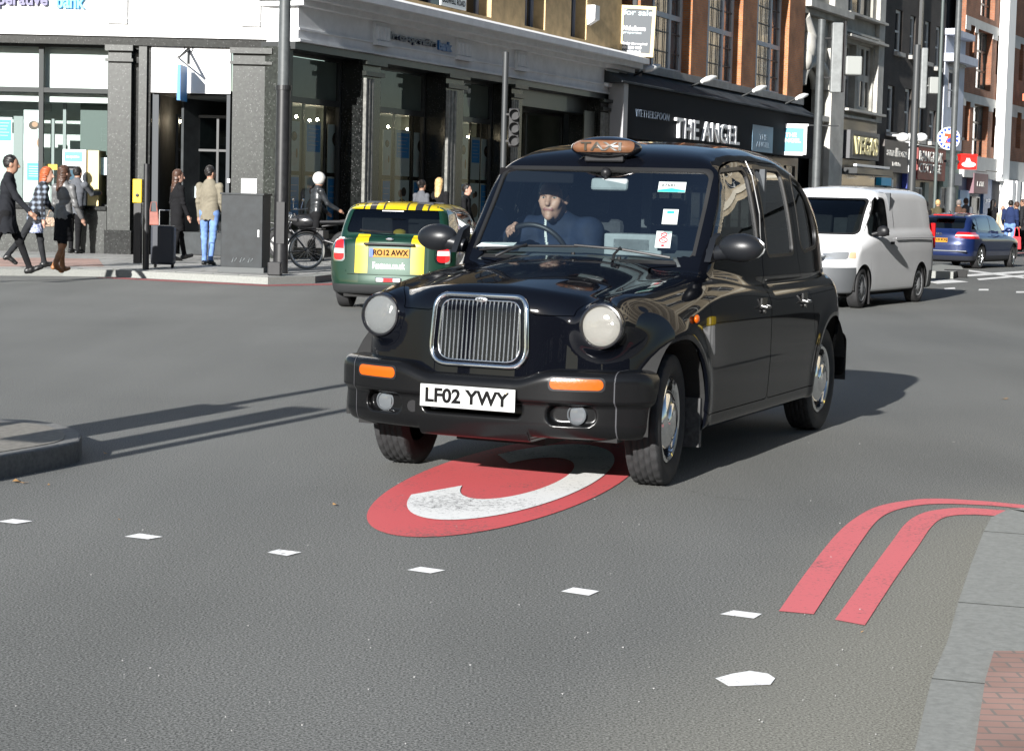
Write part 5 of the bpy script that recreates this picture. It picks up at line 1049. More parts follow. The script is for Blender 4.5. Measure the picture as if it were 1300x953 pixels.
    for mir in (0, 1):
        f = mirror if mir else (lambda m: m)
        for nm, D, Wd, r, gl in (('front_door', front, WF, .055, M_glass), ('rear_door', rear, WR, .04, M_glass)):
            g = offset(clip(D, sidew(D, Wd, r)), -.010); rg = clip(D, sidew(D, Wd, r)-.014); rg = offset(clip(rg, -(sidew(rg, Wd, r)+.006)), .001)
            sh = clip(D, -(sidew(D, Wd, r)-.014))
            d = skin(nm, f(rim(sh, .025)), P, root)
            skin('window', f(g), gl, d); skin('window_seal', f(rim(rg, .012)), M_seal, d)
            sg = -1 if mir else 1; hx = -1.31 if nm == 'front_door' else -2.16
            h = MB(); h.box(hx-.05, hx+.05, .868*sg, .878*sg, .865, .92); h.tube([(hx-.045, .874*sg, .875), (hx-.045, .9*sg, .868), (hx+.045, .9*sg, .868), (hx+.045, .874*sg, .875)], .008, 8)
            h.lathe([(.013, 0), (.013, .012), (0, .014)], 12, 'y', (hx+.01, .876*sg if sg > 0 else -.89, .845)); h.build('handle', mat('dark_chrome', (.1, .1, .1), .25, .8), d, smooth=40)
            # chrome waist strip under the glass
            if nm == 'rear_door':
                pass
        skin('quarter_window', f(offset(q, -.01)), M_glassd, root); skin('quarter_window_seal', f(rim(qr, .012)), M_seal, root)
    # gutters along the roof edge
    # ---- bumpers
    Bm = nets(bumper, (.3, -.02, .22), (.8, .92, .68), .0105); Bm = clip(Bm, -Bm[0][:, 1])
    Bm2 = clip(Bm, np.where(Bm[0][:, 1] > .5, -(np.hypot(Bm[0][:, 0]-.03, Bm[0][:, 2]-.338)-.418), -1.0))
    bp = skin('bumper', sym(Bm2), M_bump, root)
    ind = lambda M, g: np.where(M[0][:, 0] > .5, sdbox2(M[0][:, 1], M[0][:, 2], .425-g, .672+g, .531-g, .583+g, .024), 1.0)
    for f in ((lambda m: m), mirror):
        skin('indicator', f(rim(offset(clip(Bm, ind(Bm, 0)), .004), .01)), M_org, root)
        r_ = clip(Bm, ind(Bm, .009)); skin('indicator_bezel', f(rim(offset(clip(r_, -ind(r_, -.002)), .003), .006)), M_blk, root)
    seam = clip(Bm2, np.abs(Bm2[0][:, 1]-.72)-.003); pair_('bumper_seam', offset(seam, .0012), mat('seam_grey', (.05, .05, .055), .5), bp)
    RB = nets(rbumper, (-3.7, -.02, .28), (-3.25, .92, .68), .016); RB = clip(RB, -RB[0][:, 1]); skin('rear_bumper', sym(RB), M_bump, root)
    # ---- number plate (proud of the bumper on a bracket)
    pl = plate(root, 'LF02 YWY', frame((.752, 0, .4625), (0, 1, 0), (1, 0, .02)), blue=False)
    q_ = MB(); q_.box(.70, .749, -.24, .24, .425, .5); q_.build('plate_bracket', M_blk, root)
    for s in (-1, 1):
        b = MB(); b.lathe([(.004, 0), (.004, .002), (0, .0025)], 8, 'z', (s*.21, .035, .004)); b.build('screw', mat('yellow_cap', (.6, .5, .3), .5), pl)
    text('maker_line', 'SUPPLIED BY LONDON TAXIS', M_blkt, .15, .006, pl, Matrix.Translation((0, -.048, .0045)), .0005)
    # ---- grille: chrome surround, black mouth, chrome bars, badge
    def gpt(y, z):
        xs = np.linspace(.45, .75, 301); f = lower(xs, 0*xs+y, 0*xs+z); k = int(np.argmax(f > 0)); return (xs[k]+.004, y, z)
    def gout(sc, dx, rr=.07, top=.962, bot=.615, wt=.247, wb=.268):
        cz = (top+bot)/2; pts = []
        poly = [(-wb, bot), (wb, bot), (wt, top), (-wt, top)]
        m = 8
        for i in range(4):
            p0, p1, p2 = Vector(poly[i-1]), Vector(poly[i]), Vector(poly[(i+1) % 4]); d0 = (p0-p1).normalized(); d1 = (p2-p1).normalized()
            r2 = rr*(1.5 if i < 2 else 1.0)
            a, b = p1+d0*r2, p1+d1*r2
            for k in range(m+1):
                t = k/m; q = a*(1-t)**2+p1*2*t*(1-t)+b*t*t; pts.append(q)
        out = []
        for q in pts:
            y, z = q.x*sc, cz+(q.y-cz)*(sc if sc > .95 else sc)
            g = gpt(y, z); out.append((g[0]+dx, g[1], g[2]))
        return out
    gm = MB(); o_ = gout(1.0, .012); i_ = gout(.93, -.03)
    cpt = gpt(0, .78); gm.add([(cpt[0]-.03, 0, .78)]+i_, [(0, k+1, (k+1) % len(i_)+1) for k in range(len(i_))]); gr = gm.build('grille', M_dark, root)
    fr = MB(); fr.tube(gout(1.0, .004), .0135, 10, True); fr.build('surround', M_chr, gr, smooth=60)
    fr = MB()
    a1, a2 = gout(.995, .004), gout(.865, -.006); n_ = len(a1); fr.add(a1+a2, [(k, (k+1) % n_, n_+(k+1) % n_, n_+k) for k in range(n_)]); fr.build('inner_frame', P, gr, smooth=60)
    fr = MB(); fr.tube(gout(.862, -.002), .0045, 8, True); fr.build('inner_rim', M_chr, gr, smooth=60)
    ins_ = np.array([(p[1], p[2]) for p in gout(.855, 0)])
    for k in range(19):
        y = -.209+k*.418/18
        zz = np.linspace(.6, .98, 120); ok = zz[sdpoly(0*zz+y, zz, ins_) < 0]
        if len(ok) < 5: continue
        z0, z1 = ok[0], ok[-1]; g0, g1 = gpt(y, z0), gpt(y, z1)
        b = MB(); b.prism([(0, -.0052), (.010, -.0038), (.014, 0), (.010, .0038), (0, .0052)], 0, 1)
        vs = []
        for v in b.v:
            t = v[2]; vs.append((g0[0]*(1-t)+g1[0]*t-.012+v[0], y+v[1], z0*(1-t)+z1*t))
        b.v = vs; b.build('grille_bar', mat('grille_bar_metal', (.62, .64, .66), .25, .9), gr)
    # mesh insert behind the bars
    b = MB()
    for k in range(18):
        for j in range(7):
            y = -.19+k*.38/17; z = .64+j*.03; g = gpt(y, z); b.box(g[0]-.026, g[0]-.022, y-.003, y+.003, z-.006, z+.006)
    b.build('mesh_insert', M_chrd, gr)
    bd = MB(); bd.lathe([(1, 0), (.9, .35), (.6, .8), (0, 1)], 28, 'x'); bd.v = [(v[0]*.006, v[1]*.034, v[2]*.0125) for v in bd.v]
    bo_ = bd.build('badge', mat('badge_silver', (.62, .63, .64), .25, .7), gr, smooth=60); bo_.location = (gpt(0, .948)[0]+.008, 0, .943)
    text('badge_lettering', 'GAD', M_blkt, .044, .013, bo_, frame((.0058, 0, 0), (0, 1, 0), (1, 0, .15)), .0008, bold=.03)
    # ---- headlamps
    for s in (-1, 1):
        c = Vector((.533, .613*s, .835)); ax = Vector((1, .07*s, .05)).normalized()
        Mx = frame(c, Vector((0, 0, 1)).cross(ax), ax)
        lm = MB(); lm.lathe([(.113, -.09), (.114, .0), (.11, .012), (.102, .014), (.0965, .006), (.096, -.01)], 48); r0 = lm.build('headlight', mat('headlamp_bezel', (.006, .006, .008), .2, coat=.8), root, smooth=40); r0.matrix_local = Mx
        lm = MB(); lm.lathe([(.096, -.005), (.08, -.03), (.05, -.055), (.02, -.06), (0, -.06)], 40)
        lm.build('reflector', mat('reflector', (.72, .73, .73), .3, .6, bump=.9, bscale=42), r0, smooth=60)
        lm = MB(); lm.lathe([(.0965, .002), (.085, .010), (.06, .017), (.03, .021), (0, .022)], 48)
        lm.build('lens', M_lens if s < 0 else M_lensf, r0, smooth=60)
        # fog lamp
        fl = MB(); fl.lathe([(.05, -.03), (.05, .004), (.043, .008), (.04, 0), (0, .008)], 28); f0 = fl.build('fog_lamp', mat('fog_lens', (.12, .13, .14), .12, .3), root, smooth=40)
        f0.matrix_local = frame((.615, .53*s, .402), (0, 1, 0), (1, .18*s, 0))
    b = MB(); b.tube([(.66, -.33, .395), (.70, -.33, .395)], .03, 16); b.build('towing_eye', M_blk, root)
    # ---- wheels and wells
    for nm, xx, st in (('f', 0.0, R(7)), ('r', -2.886, 0)):
        for s in (1, -1):
            wheel(root, (xx, .715*s, .338), .338, .185, .213, s, st)
    for xx in (.03, -2.886):
        for s in (1, -1): b = MB(); arch_liner(b, xx, .43, .40*s, .845*s); b.build('wheel_well', M_well, root)
    b = MB(); b.box(-3.4, .55, -.72, .72, .27, .33); b.box(-2.45, -.42, -.8, .8, .26, .32); b.tube([(-.3, .3, .22), (-3.3, .3, .24)], .04, 8); b.box(.0, .35, -.25, .25, .2, .3); b.build('underside', M_well, root)
    for s in (1, -1):
        b = MB(); b.prism([(-.40, .16), (-.36, .16), (-.365, .42), (-.40, .42)], .60*s, .83*s, 'y'); b.build('mud_flap', mat('flap_grey', (.05, .05, .05), .8, var=.4, vscale=30), root)
    # ---- inside
    b = MB(); b.prism([(-.62, .95), (-.60, 1.10), (-.66, 1.14), (-.80, 1.185), (-.95, 1.17), (-.98, .9)], -.66, .66, 'y'); b.build('dashboard', mat('dash_grey', (.05, .058, .062), .7, var=.15), root, bevel=.02)
    b = MB(); b.box(-3.1, -.95, -.74, .74, .30, .42); b.box(-1.02, -.98, -.7, .7, .4, .95); b.build('cabin_floor', M_int, root)
    # partition behind the driver, with its glass
    b = MB(); b.box(-1.76, -1.72, -.74, .74, .42, 1.15)
    for yy in (-.72, -.02, .70): b.box(-1.76, -1.72, yy-.025, yy+.025, 1.15, 1.66)
    b.box(-1.76, -1.72, -.66, .66, 1.64, 1.70); b.build('partition', M_int, root)
    # driver's seat
    b = MB(); b.box(-1.55, -1.08, -.60, -.14, .55, .74); b.prism([(-1.70, .7), (-1.56, .72), (-1.64, 1.34), (-1.72, 1.34)], -.60, -.14, 'y'); s0 = b.build('driver_seat', mat('seat_cloth', (.03, .032, .036), .9, var=.2, vscale=30), root, bevel=.04)
    b = MB(); b.box(-1.72, -1.62, -.5, -.24, 1.36, 1.55); b.build('headrest', mat('seat_cloth', ()), s0, bevel=.04)
    # luggage side and rear bench
    b = MB(); b.box(-1.5, -1.05, .12, .66, .42, .78); b.build('luggage_shelf', M_int, root, bevel=.02)
    b = MB(); b.box(-.98, -.70, .12, .46, 1.14, 1.27); b.box(-.72, -.70, .17, .4, 1.17, 1.25); b.build('meter_housing', M_intl, root, bevel=.015)
    b = MB(); b.box(-3.0, -2.55, -.62, .62, .45, .75); b.prism([(-3.12, .7), (-2.95, .72), (-3.05, 1.30), (-3.15, 1.30)], -.62, .62, 'y'); b.build('rear_bench', mat('seat_cloth', ()), root, bevel=.04)
    for yy in (-.35, .35):
        b = MB(); b.box(-3.1, -3.0, yy-.13, yy+.13, 1.3, 1.48); b.build('rear_headrest', mat('seat_cloth', ()), root, bevel=.04)
    # roof lining, pillars
    # steering wheel
    c = Vector((-1.0, -.42, 1.125)); tl = R(62)
    pts = [c+Vector((math.sin(a)*.19*math.sin(-tl)*-1*0-math.sin(a)*.19*math.cos(tl)*-1, math.cos(a)*.19, math.sin(a)*.19*math.sin(tl))) for a in np.linspace(0, 2*math.pi, 33)[:-1]]
    pts = [c+Vector((math.sin(a)*.2*math.cos(tl), math.cos(a)*.2, math.sin(a)*.2*math.sin(tl))) for a in np.linspace(0, 2*math.pi, 41)[:-1]]
    b = MB(); b.tube(pts, .016, 10, True)
    for a in (R(0), R(180), R(270)): b.tube([c+Vector((.03, 0, -.02)), c+Vector((math.sin(a)*.19*math.cos(tl), math.cos(a)*.19, math.sin(a)*.19*math.sin(tl)))], .012, 8)
    b.ball(c+Vector((.02, 0, -.02)), (.05, .06, .05), 12); b.tube([c+Vector((.03, 0, -.02)), c+Vector((.3, 0, -.14))], .035, 10)
    sw = b.build('steering_wheel', mat('wheel_leather', (.012, .012, .013), .5), root, smooth=50)
    b = MB(); b.box(-.03, .0, -.115, .115, -.035, .035); m_ = b.build('interior_mirror', M_intl, root, bevel=.015); m_.location = (-.90, .06, 1.545); m_.rotation_euler = (0, R(-8), R(-4))
    b = MB(); b.tube([(-.93, .03, 1.60), (-.91, .04, 1.57)], .012, 8); b.ball((-.93, .03, 1.61), (.03, .03, .03), 10); b.build('mirror_stalk', M_blk, root, smooth=50)
    b = MB(); b.box(-1.02, -1.0, -.67, -.20, 1.545, 1.63); b.build('sun_visor', mat('visor_dark', (.006, .006, .007), .9, spec=.1), root, bevel=.008)
    # papers on the dash and stickers inside the screen
    b = MB(); b.quad((-.60, -.62, 1.172), (-.62, -.40, 1.180), (-.72, -.42, 1.200), (-.70, -.63, 1.195)); b.build('paper', mat('paper_white', (.7, .72, .72), .8), root)
    def on_ws(y, z, d=-.012):
        # point on the screen: walk x until the field is zero
        xs = np.linspace(-1.2, -.3, 400); f = body(xs, 0*xs+y, 0*xs+z); k = np.argmax(f > 0); return xs[k]+d
    def sticker(y, z, w, h, name, mt):
        p = Vector((on_ws(y, z), y, z)); q = Vector((on_ws(y, z+.05), y, z+.05)); r_ = Vector((on_ws(y+.05, z), y+.05, z))
        n = (r_-p).cross(q-p).normalized(); Mx = frame(p, r_-p, n)
        b = MB(); b.prism([(-w/2, -h/2), (w/2, -h/2), (w/2, h/2), (-w/2, h/2)], 0, .001); o = b.build(name, mt, root); o.matrix_local = Mx; return o
    st = sticker(.435, 1.535, .155, .072, 'licence_sticker', mat('sticker_white', (.42, .46, .45), .5))
    b = MB(); b.prism([(-.076, -.034), (.076, -.034), (.076, -.022), (.0, -.008), (-.076, -.022)], .001, .0016); b.build('green_wave', mat('sticker_green', (.02, .42, .30), .5), st)
    text('lettering', '67643', M_blkt, .075, .02, st, Matrix.Translation((-.02, .012, .0015)), .0006, bold=.01)
    st = sticker(.475, 1.37, .085, .105, 'badge_sticker', mat('sticker_white', ()))
    b = MB(); b.box(-.02, .02, .022, .04, .001, .0016); b.build('green_wave', mat('sticker_green', ()), st)
    b = MB(); b.box(-.034, .034, -.03, .012, .001, .0016); b.build('panel', mat('sticker_grey', (.4, .45, .44), .5), st)
    st = sticker(.475, 1.245, .085, .115, 'no_smoking_sticker', mat('sticker_white', ()))
    b = MB()
    for cx_, cy_, rr in ((.0, .032, .016), (0, -.005, .022)): b.tube([(cx_+rr*math.cos(a), cy_+rr*math.sin(a)*.8, .0015) for a in np.linspace(0, 2*math.pi, 21)[:-1]], .003, 6, True); b.tube([(cx_-rr*.7, cy_+rr*.5, .0015), (cx_+rr*.7, cy_-rr*.5, .0015)], .0025, 6)
    b.box(-.008, .008, -.05, -.035, .001, .0016); b.build('red_sign', mat('sticker_red', (.6, .02, .03), .5), st)
    # ---- wipers
    for y0, y1, px_ in ((-.60, .02, -.42), (.0, .55, .28)):
        a = (on_ws(y0, 1.155, .03), y0, 1.155) if y0 < -.1 else (on_ws(y0, 1.20, .03), y0, 1.20)
        bq = (on_ws(y1, 1.195, .022), y1, 1.195) if y0 < -.1 else (on_ws(y1, 1.15, .022), y1, 1.15)
        b = MB(); b.tube([a, tuple((np.array(a)+np.array(bq))/2+np.array([.012, 0, .012])), bq], .0075, 6)
        c0 = (-.44, px_, 1.128); b.tube([c0, (c0[0]-.02, (c0[1]+(y0+y1)/2)/2, 1.16), tuple((np.array(a)+np.array(bq))/2+np.array([.025, 0, .02]))], .008, 6); b.build('wiper', M_blk, root, smooth=50)
    b = MB(); b.tube([(-.43, .05, 1.152), (-.43, .05, 1.165)], .012, 8); b.tube([(-.43, .32, 1.135), (-.43, .32, 1.15)], .012, 8); b.build('washer_jet', M_blk, root)
    # scuttle panel in front of the screen
    # ---- door mirrors
    for s in (1, -1):
        def mf(x, y, z): return (np.sqrt(((x+.70)/.08)**2+((y-.915)/.125)**2+((z-1.215)/.078)**2)-1)*.075+0*x
        def mf2(x, y, z): return np.maximum(smax(mf(x, y, z), -(x+.73), .02), .0*x-.2)
        Mm = nets(mf2, (-.85, .76, 1.1), (-.55, 1.1, 1.33), .01); Mm = Mm if s > 0 else mirror(Mm)
        mo = skin('door_mirror', Mm, mat('mirror_plastic', (.009, .010, .012), .36, spec=.35, bump=.08, bscale=400), root)
        b = MB(); b.tube([(-.70, .74*s, 1.17), (-.695, .80*s, 1.185), (-.69, .88*s, 1.20)], [.04, .045, .05], 10); b.prism([(-.78, 1.135), (-.60, 1.135), (-.69, 1.26), (-.78, 1.29)], (.745)*s, .78*s, 'y'); b.build('mirror_arm', mat('mirror_plastic', ()), mo, smooth=40)
        b = MB(); b.ball((-.734, .93*s, 1.215), (.006, .115, .07), 16); b.build('mirror_glass', M_chr, mo, smooth=60)
        b = MB(); b.ball((-.145, .872*s, .853), (.028, .014, .023), 12); b.build('side_repeater', M_org, root, smooth=60)
    # gutter strip and B-post chrome
    for s in (1, -1):
        b = MB(); b.box(-1.482, -1.476, .70*s, .775*s, 1.655, 1.70) if False else None
        b.tube([(-1.479, .792*s, 1.18), (-1.479, .775*s, 1.40), (-1.479, .722*s, 1.62), (-1.479, .68*s, 1.70)], .004, 6); b.build('door_post_strip', mat('strip_grey', (.1, .1, .1), .35, .6), root)
    # ---- roof sign
    def sg(x, y, z):
        e = np.sqrt(((x)/.105)**2+(y/.215)**2+(z/.066)**2); return (e-1)*.066
    S = nets(sg, (-.13, -.24, -.09), (.13, .24, .09), .0085)
    lens = clip(S, sdbox2(S[0][:, 1], S[0][:, 2]-.006, -.19, .19, -.035, .036, .035)+np.where(S[0][:, 0] > .02, 0, 9)); shell = clip(S, -(sdbox2(S[0][:, 1], S[0][:, 2]-.006, -.19, .19, -.035, .036, .035)+np.where(S[0][:, 0] > .02, 0, 9)))
    sh = skin('roof_sign', shell, mat('sign_shell', (.006, .006, .007), .15, coat=1), root); sh.location = (-1.0, 0, 1.752)
    ln = skin('sign_lens', offset(lens, -.002), mat('sign_amber', (.12, .047, .018), .25, coat=.5, spec=.5, col2=(.18, .095, .055), vscale=9), sh)
    # letters wrapped on the lens
    tx = text('lettering', 'TAXI', mat('sign_letters', (.035, .03, .022), .4), .25, .048, sh, None, .002, bold=.02)
    for v in tx.data.vertices:
        y, z = v.co.x, v.co.y+.006; e = max(0, 1-(y/.215)**2-(z*.35/.066)**2); v.co = Vector((.105*math.sqrt(e)+.0005+v.co.z, y, z))
    b = MB(); b.box(-1.06, -.96, -.12, .12, 1.67, 1.72); b.build('sign_foot', M_blk, root, bevel=.01)
    b = MB(); b.tube([(-2.9, .3, 1.66), (-3.0, .3, 1.95)], [.006, .002], 6) if False else b.tube([(.2, 0, 1.05), (.2, 0, 1.051)], .001, 6)
    # bonnet seam lines seen on the wing, tail lamps
    for s in (1, -1):
        b = MB(); b.box(-3.40, -3.36, .60*s, .70*s, .72, .98); b.build('tail_lamp', M_red, root, bevel=.02)
    return root
def lens_mat(name, c, tr):
    m = bpy.data.materials.new(name); m.use_nodes = True; nt = m.node_tree; b = nt.nodes['Principled BSDF']
    out = nt.nodes['Material Output']; t = nt.nodes.new('ShaderNodeBsdfTransparent'); mx = nt.nodes.new('ShaderNodeMixShader')
    b.inputs['Base Color'].default_value = (*c, 1); b.inputs['Roughness'].default_value = .08; b.inputs['Coat Weight'].default_value = 1
    n = nt.nodes.new('ShaderNodeTexNoise'); n.inputs['Scale'].default_value = 26; tc = nt.nodes.new('ShaderNodeTexCoord'); nt.links.new(tc.outputs['Object'], n.inputs['Vector'])
    bp = nt.nodes.new('ShaderNodeBump'); bp.inputs['Strength'].default_value = .5; bp.inputs['Distance'].default_value = .01; nt.links.new(n.outputs['Fac'], bp.inputs['Height']); nt.links.new(bp.outputs[0], b.inputs['Normal'])
    mx.inputs[0].default_value = tr; nt.links.new(b.outputs[0], mx.inputs[1]); nt.links.new(t.outputs[0], mx.inputs[2]); nt.links.new(mx.outputs[0], out.inputs[0]); return m
M_lens = lens_mat('clear_lens', (.36, .38, .38), .68)
M_lensf = lens_mat('frosted_lens', (.27, .265, .24), .3)
TAXI = build_taxi()
# ================================================================ the other vehicles
def carfield(yplan, prof, ztop, zr, yp, tum, crown=.04, kside=.12, kroof=.12, xr=None, xf=None, rcurve=.16, fcurve=.2, zbot=.2, glass_curve=.06):
    yplan, prof, ztop, zr, yp = [pchip(*q) for q in (yplan, prof, ztop, zr, yp)]
    xrf, xff = pchip(*xr), pchip(*xf)
    def F(x, y, z):
        y = np.abs(y); side = (y-yplan(x)*prof(z))*.97; top = (z-(ztop(x)-.05*(y/.7)**2.5))*.97
        re = (xrf(z)+rcurve*(y/.75)**3.5-x)*.94; fr = (x-(xff(z)-fcurve*(y/.75)**3.5))*.94
        lo = smax(smax(side, top, kside), smax(re, fr, .02), .1); lo = smax(lo, zbot-z, .05)
        xm = (zr.__defaults__ or [0])[0] if False else 0
        xs = x; h = zr(xs); s = (zr(xs+.01)-zr(xs-.01))/.02
        sg = np.where(s > .25, -1, np.where(s < -.25, 1, 0)); xs = x+sg*glass_curve*(y/.65)**2; h = zr(xs); s = (zr(xs+.01)-zr(xs-.01))/.02
        gt = (z-(h-crown*(y/.6)**2))/np.sqrt(1+s*s); dz = np.maximum(z-.95, -.1)
        gs = (y-(yp(x)-tum[0]*dz-tum[1]*dz*np.abs(dz)))*.96
        return smin(lo, smax(smax(gt, gs, kroof), .75-z, .04), .03)
    return F
def half(F, lo, hi, h):
    B = nets(F, lo, hi, h); return clip(B, -B[0][:, 1])
def arches(B, xs, r, zc, yin=.45):
    V = B[0]; d = np.minimum.reduce([np.hypot(V[:, 0]-x, V[:, 2]-zc)-r for x in xs]); return clip(B, np.where(V[:, 1] > yin, -d, -1.0))
def pair_parts(name, M, mt, root, t=.012):
    for f in ((lambda m: m), mirror): skin(name, f(rim(M, t) if t else M), mt, root)
def wells(root, xs, r, yo, zc=.3):
    b = MB()
    for x in xs:
        for s in (1, -1):
            b = MB(); arch_liner(b, x, r, .35*s, yo*s); b.v = [(v[0], v[1], v[2]-.34+zc) for v in b.v]; b.build('wheel_well', M_well, root)
    b = MB(); b.box(min(xs)-.5, max(xs)+.5, -.62, .62, .16, .26); b.build('underside', M_well, root)
def cabin(root, x0, x1, z=.55, seats=True, w=.62):
    b = MB(); b.box(x0, x1, -w, w, .3, z); b.build('cabin_floor', M_int, root)
    if seats:
        for xx, ys in ((x1-.75, (-.35, .35)), (x0+.85, (-.33, .33))):
            for yy in ys:
                b = MB(); b.prism([(xx-.45, z), (xx+.0, z), (xx-.02, z+.12), (xx-.38, z+.14), (xx-.50, z+.62), (xx-.58, z+.62)], yy-.23, yy+.23, 'y'); s = b.build('seat', mat('seat_cloth', (.03, .032, .036), .9, var=.2, vscale=30), root, bevel=.03)
                b = MB(); b.box(xx-.60, xx-.50, yy-.12, yy+.12, z+.66, z+.84); b.build('headrest', mat('seat_cloth', ()), s, bevel=.03)
def at_h(px, py, azdeg, lx, ly, z=0):
    """origin of a vehicle whose local ground point (lx, ly) shows at a pixel, heading azimuth given"""
    p = G(px, py); a = R(azdeg); h = Vector((math.sin(a), math.cos(a))); l = Vector((-math.cos(a), math.sin(a))); o = Vector((p.x, p.y))-h*lx-l*ly
    return (o.x, o.y, 0), math.pi/2-a

# ---------------------------------------------------------------- green hatchback seen from behind
def build_mini():
    loc, rz = at_h(440, 389, 9, 0, .70)
    root = empty('hatchback_car', loc, rz, 'dark green hatchback with yellow stripes and yellow striped roof, driving away', 'car')
    # rear axle at the origin, nose at +x
    F = carfield(([-.6, -.3, .2, 1.2, 2.2, 2.9, 3.15], [.76, .835, .845, .835, .84, .78, .66]), ([.15, .3, .5, .7, .85, .95, 1.05], [.93, .97, 1.0, 1.0, .985, .955, .92]),
                 ([-.65, -.3, 1.0, 1.7, 2.3, 2.8, 3.1], [.93, .955, .96, .95, .90, .82, .72]), ([-.62, -.50, -.36, -.26, -.14, .1, .5, 1.0, 1.25, 1.42, 1.95, 2.3], [.60, .93, 1.22, 1.335, 1.372, 1.385, 1.392, 1.375, 1.35, 1.30, .93, .7]),
                 ([-.6, -.3, .3, 1.2, 1.9, 2.2], [.66, .715, .745, .745, .70, .62]), (.16, .20), crown=.035, kroof=.10, xr=([.2, .34, .45, .6, .8, 1.0], [-.60, -.655, -.648, -.636, -.620, -.603]), xf=([.2, .6, .9], [3.05, 3.08, 3.0]), rcurve=.13)
    P = mat('green_car_paint', (.004, .028, .015), .3, .3, coat=1, coat_rough=.02); YEL = mat('yellow_vinyl', (.46, .34, .005), .3, coat=.6)
    B = half(F, (-.72, -.024, .14), (3.2, .9, 1.44), .018); B = arches(B, (0, 2.467), .335, .30)
    vx = lambda M: (M[0][:, 0], M[0][:, 1], M[0][:, 2])
    bl = clip(B, np.where(B[0][:, 0] < -.2, B[0][:, 2]-.325-0*B[0][:, 0], B[0][:, 2]-.30)); B = clip(B, -(np.where(B[0][:, 0] < -.2, B[0][:, 2]-.325, B[0][:, 2]-.30)))
    roofm = lambda M: np.maximum(.62-M[1][:, 2], 1.285-M[0][:, 2])*.1
    rf = clip(B, roofm(B)); B = clip(B, -roofm(B))
    rwf = lambda M, g: np.where(M[0][:, 0] < -.1, sdpoly(M[0][:, 1], M[0][:, 2], [(-.62-g, .985-g), (.62+g, .985-g), (.55+g, 1.285+g), (-.55-g, 1.285+g)], .05), 1.0)
    rw = offset(clip(B, rwf(B, 0)), -.006); B = clip(B, -rwf(B, .004))
    # black band of pillars round the glasshouse, side glass
    swf = lambda M: np.where((M[0][:, 1] > .4) & (M[1][:, 1] > .55), sdpoly(M[0][:, 0], M[0][:, 2], [(-.28, .985), (1.72, .985), (1.26, 1.30), (-.12, 1.31)], .05), 1.0)
    sw = clip(B, swf(B)); B = clip(B, -swf(B))
    wsf = lambda M: np.where((M[0][:, 0] > 1.2) & (M[1][:, 0] > .3), sdpoly(M[0][:, 1], M[0][:, 2], [(-.66, .97), (.66, .97), (.58, 1.31), (-.58, 1.31)], .05), 1.0)
    ws = clip(B, wsf(B)); B = clip(B, -wsf(B))
    tlf = lambda M, g: np.where(M[0][:, 0] < -.15, sdpoly(M[0][:, 1], M[0][:, 2], [(.60-g, .63-g), (.76+g, .63-g), (.73+g, .89+g), (.62-g, .90+g)], .05), 1.0)
    tl = clip(B, tlf(B, 0)); tr = clip(B, tlf(B, .018)); tr = clip(tr, -tlf(tr, 0)); B = clip(B, -tlf(B, .018))
    stf = lambda M: np.where((M[0][:, 0] < -.3) & (M[0][:, 2] > .465), np.maximum(np.abs(M[0][:, 1]-.365)-.085, M[0][:, 2]-.962), 1.0)
    st = offset(clip(B, stf(B)), .0015)
    hatch = lambda M: np.where(M[0][:, 0] < -.2, np.abs(sdpoly(M[0][:, 1], M[0][:, 2], [(-.9, .455), (.57, .455), (.585, .95), (.66, 1.0), (-.9, 1.0)], .03))-.0035, 1.0)
    B = clip(B, -hatch(B))
    skin('body', sym(B), P, root); skin('lower_bumper', sym(bl), mat('bumper_black_plastic', (.02, .021, .022), .6), root)
    V, N, T = sym(rf); my = V[T].mean(1)[:, 1]; mx_ = V[T].mean(1)[:, 0]
    q = np.abs(np.abs(my)-.30) < .045; q2 = np.abs(np.abs(my)-.42) < .012; q3 = (np.abs(my) < .045) & (mx_ < .3); q4 = (np.abs(mx_-.35) < .05)
    skin('roof', [V, N, T], [YEL, mat('roof_black', (.02, .02, .02), .3, coat=.8)], root, (q | q2 | q4 | (np.abs(np.abs(my)-.15) < .01)).astype(int))
    skin('rear_window', sym(rw), M_glassd, root); pair_parts('side_window', sw, M_glassd, root, 0); skin('windscreen', sym(ws), M_glassd, root)
    for f in ((lambda m: m), mirror):
        t = skin('tail_lamp', f(offset(tl, .006)), M_red, root); skin('tail_lamp_ring', f(offset(tr, .008)), M_chr, t)
        c = clip(tl, np.abs(tl[0][:, 2]-.745)-.03); skin('tail_lamp_band', f(offset(c, .009)), mat('lamp_pale', (.75, .45, .42), .2, coat=.8), t)
        skin('yellow_stripe', f(st), YEL, root)
    bx = -.635
    pl = plate(root, 'RO12 AWX', frame((-.632, 0, .735), (0, -1, 0), (-1, 0, .03)), mt=M_yep)
    tx = text('lettering', 'Foxtons.co.uk', M_wht, .42, .085, root, frame((-.640, 0, .575), (0, -1, 0), (-1, 0, .07)), .003, bold=.02)
    b = MB(); b.box(-.67, -.60, -.33, .33, .83, .86); b.build('hatch_handle', M_blk, root, bevel=.01)
    b = MB(); b.ball((-.618, 0, .91), (.008, .055, .02), 10); b.build('badge', M_chr, root)
    b = MB(); b.box(-.675, -.63, -.17, .17, .36, .425); m_ = b.build('fog_lamp_surround', M_chr, root, bevel=.012); b = MB(); b.box(-.68, -.676, -.06, .06, .37, .415); b.build('rear_fog_lamp', M_red, m_); b = MB()
    for s in (-1, 1): b.box(-.68, -.676, s*.11-.04, s*.11+.04, .37, .415)
    b.build('reversing_lamp', mat('lamp_white', (.6, .6, .6), .2), m_)
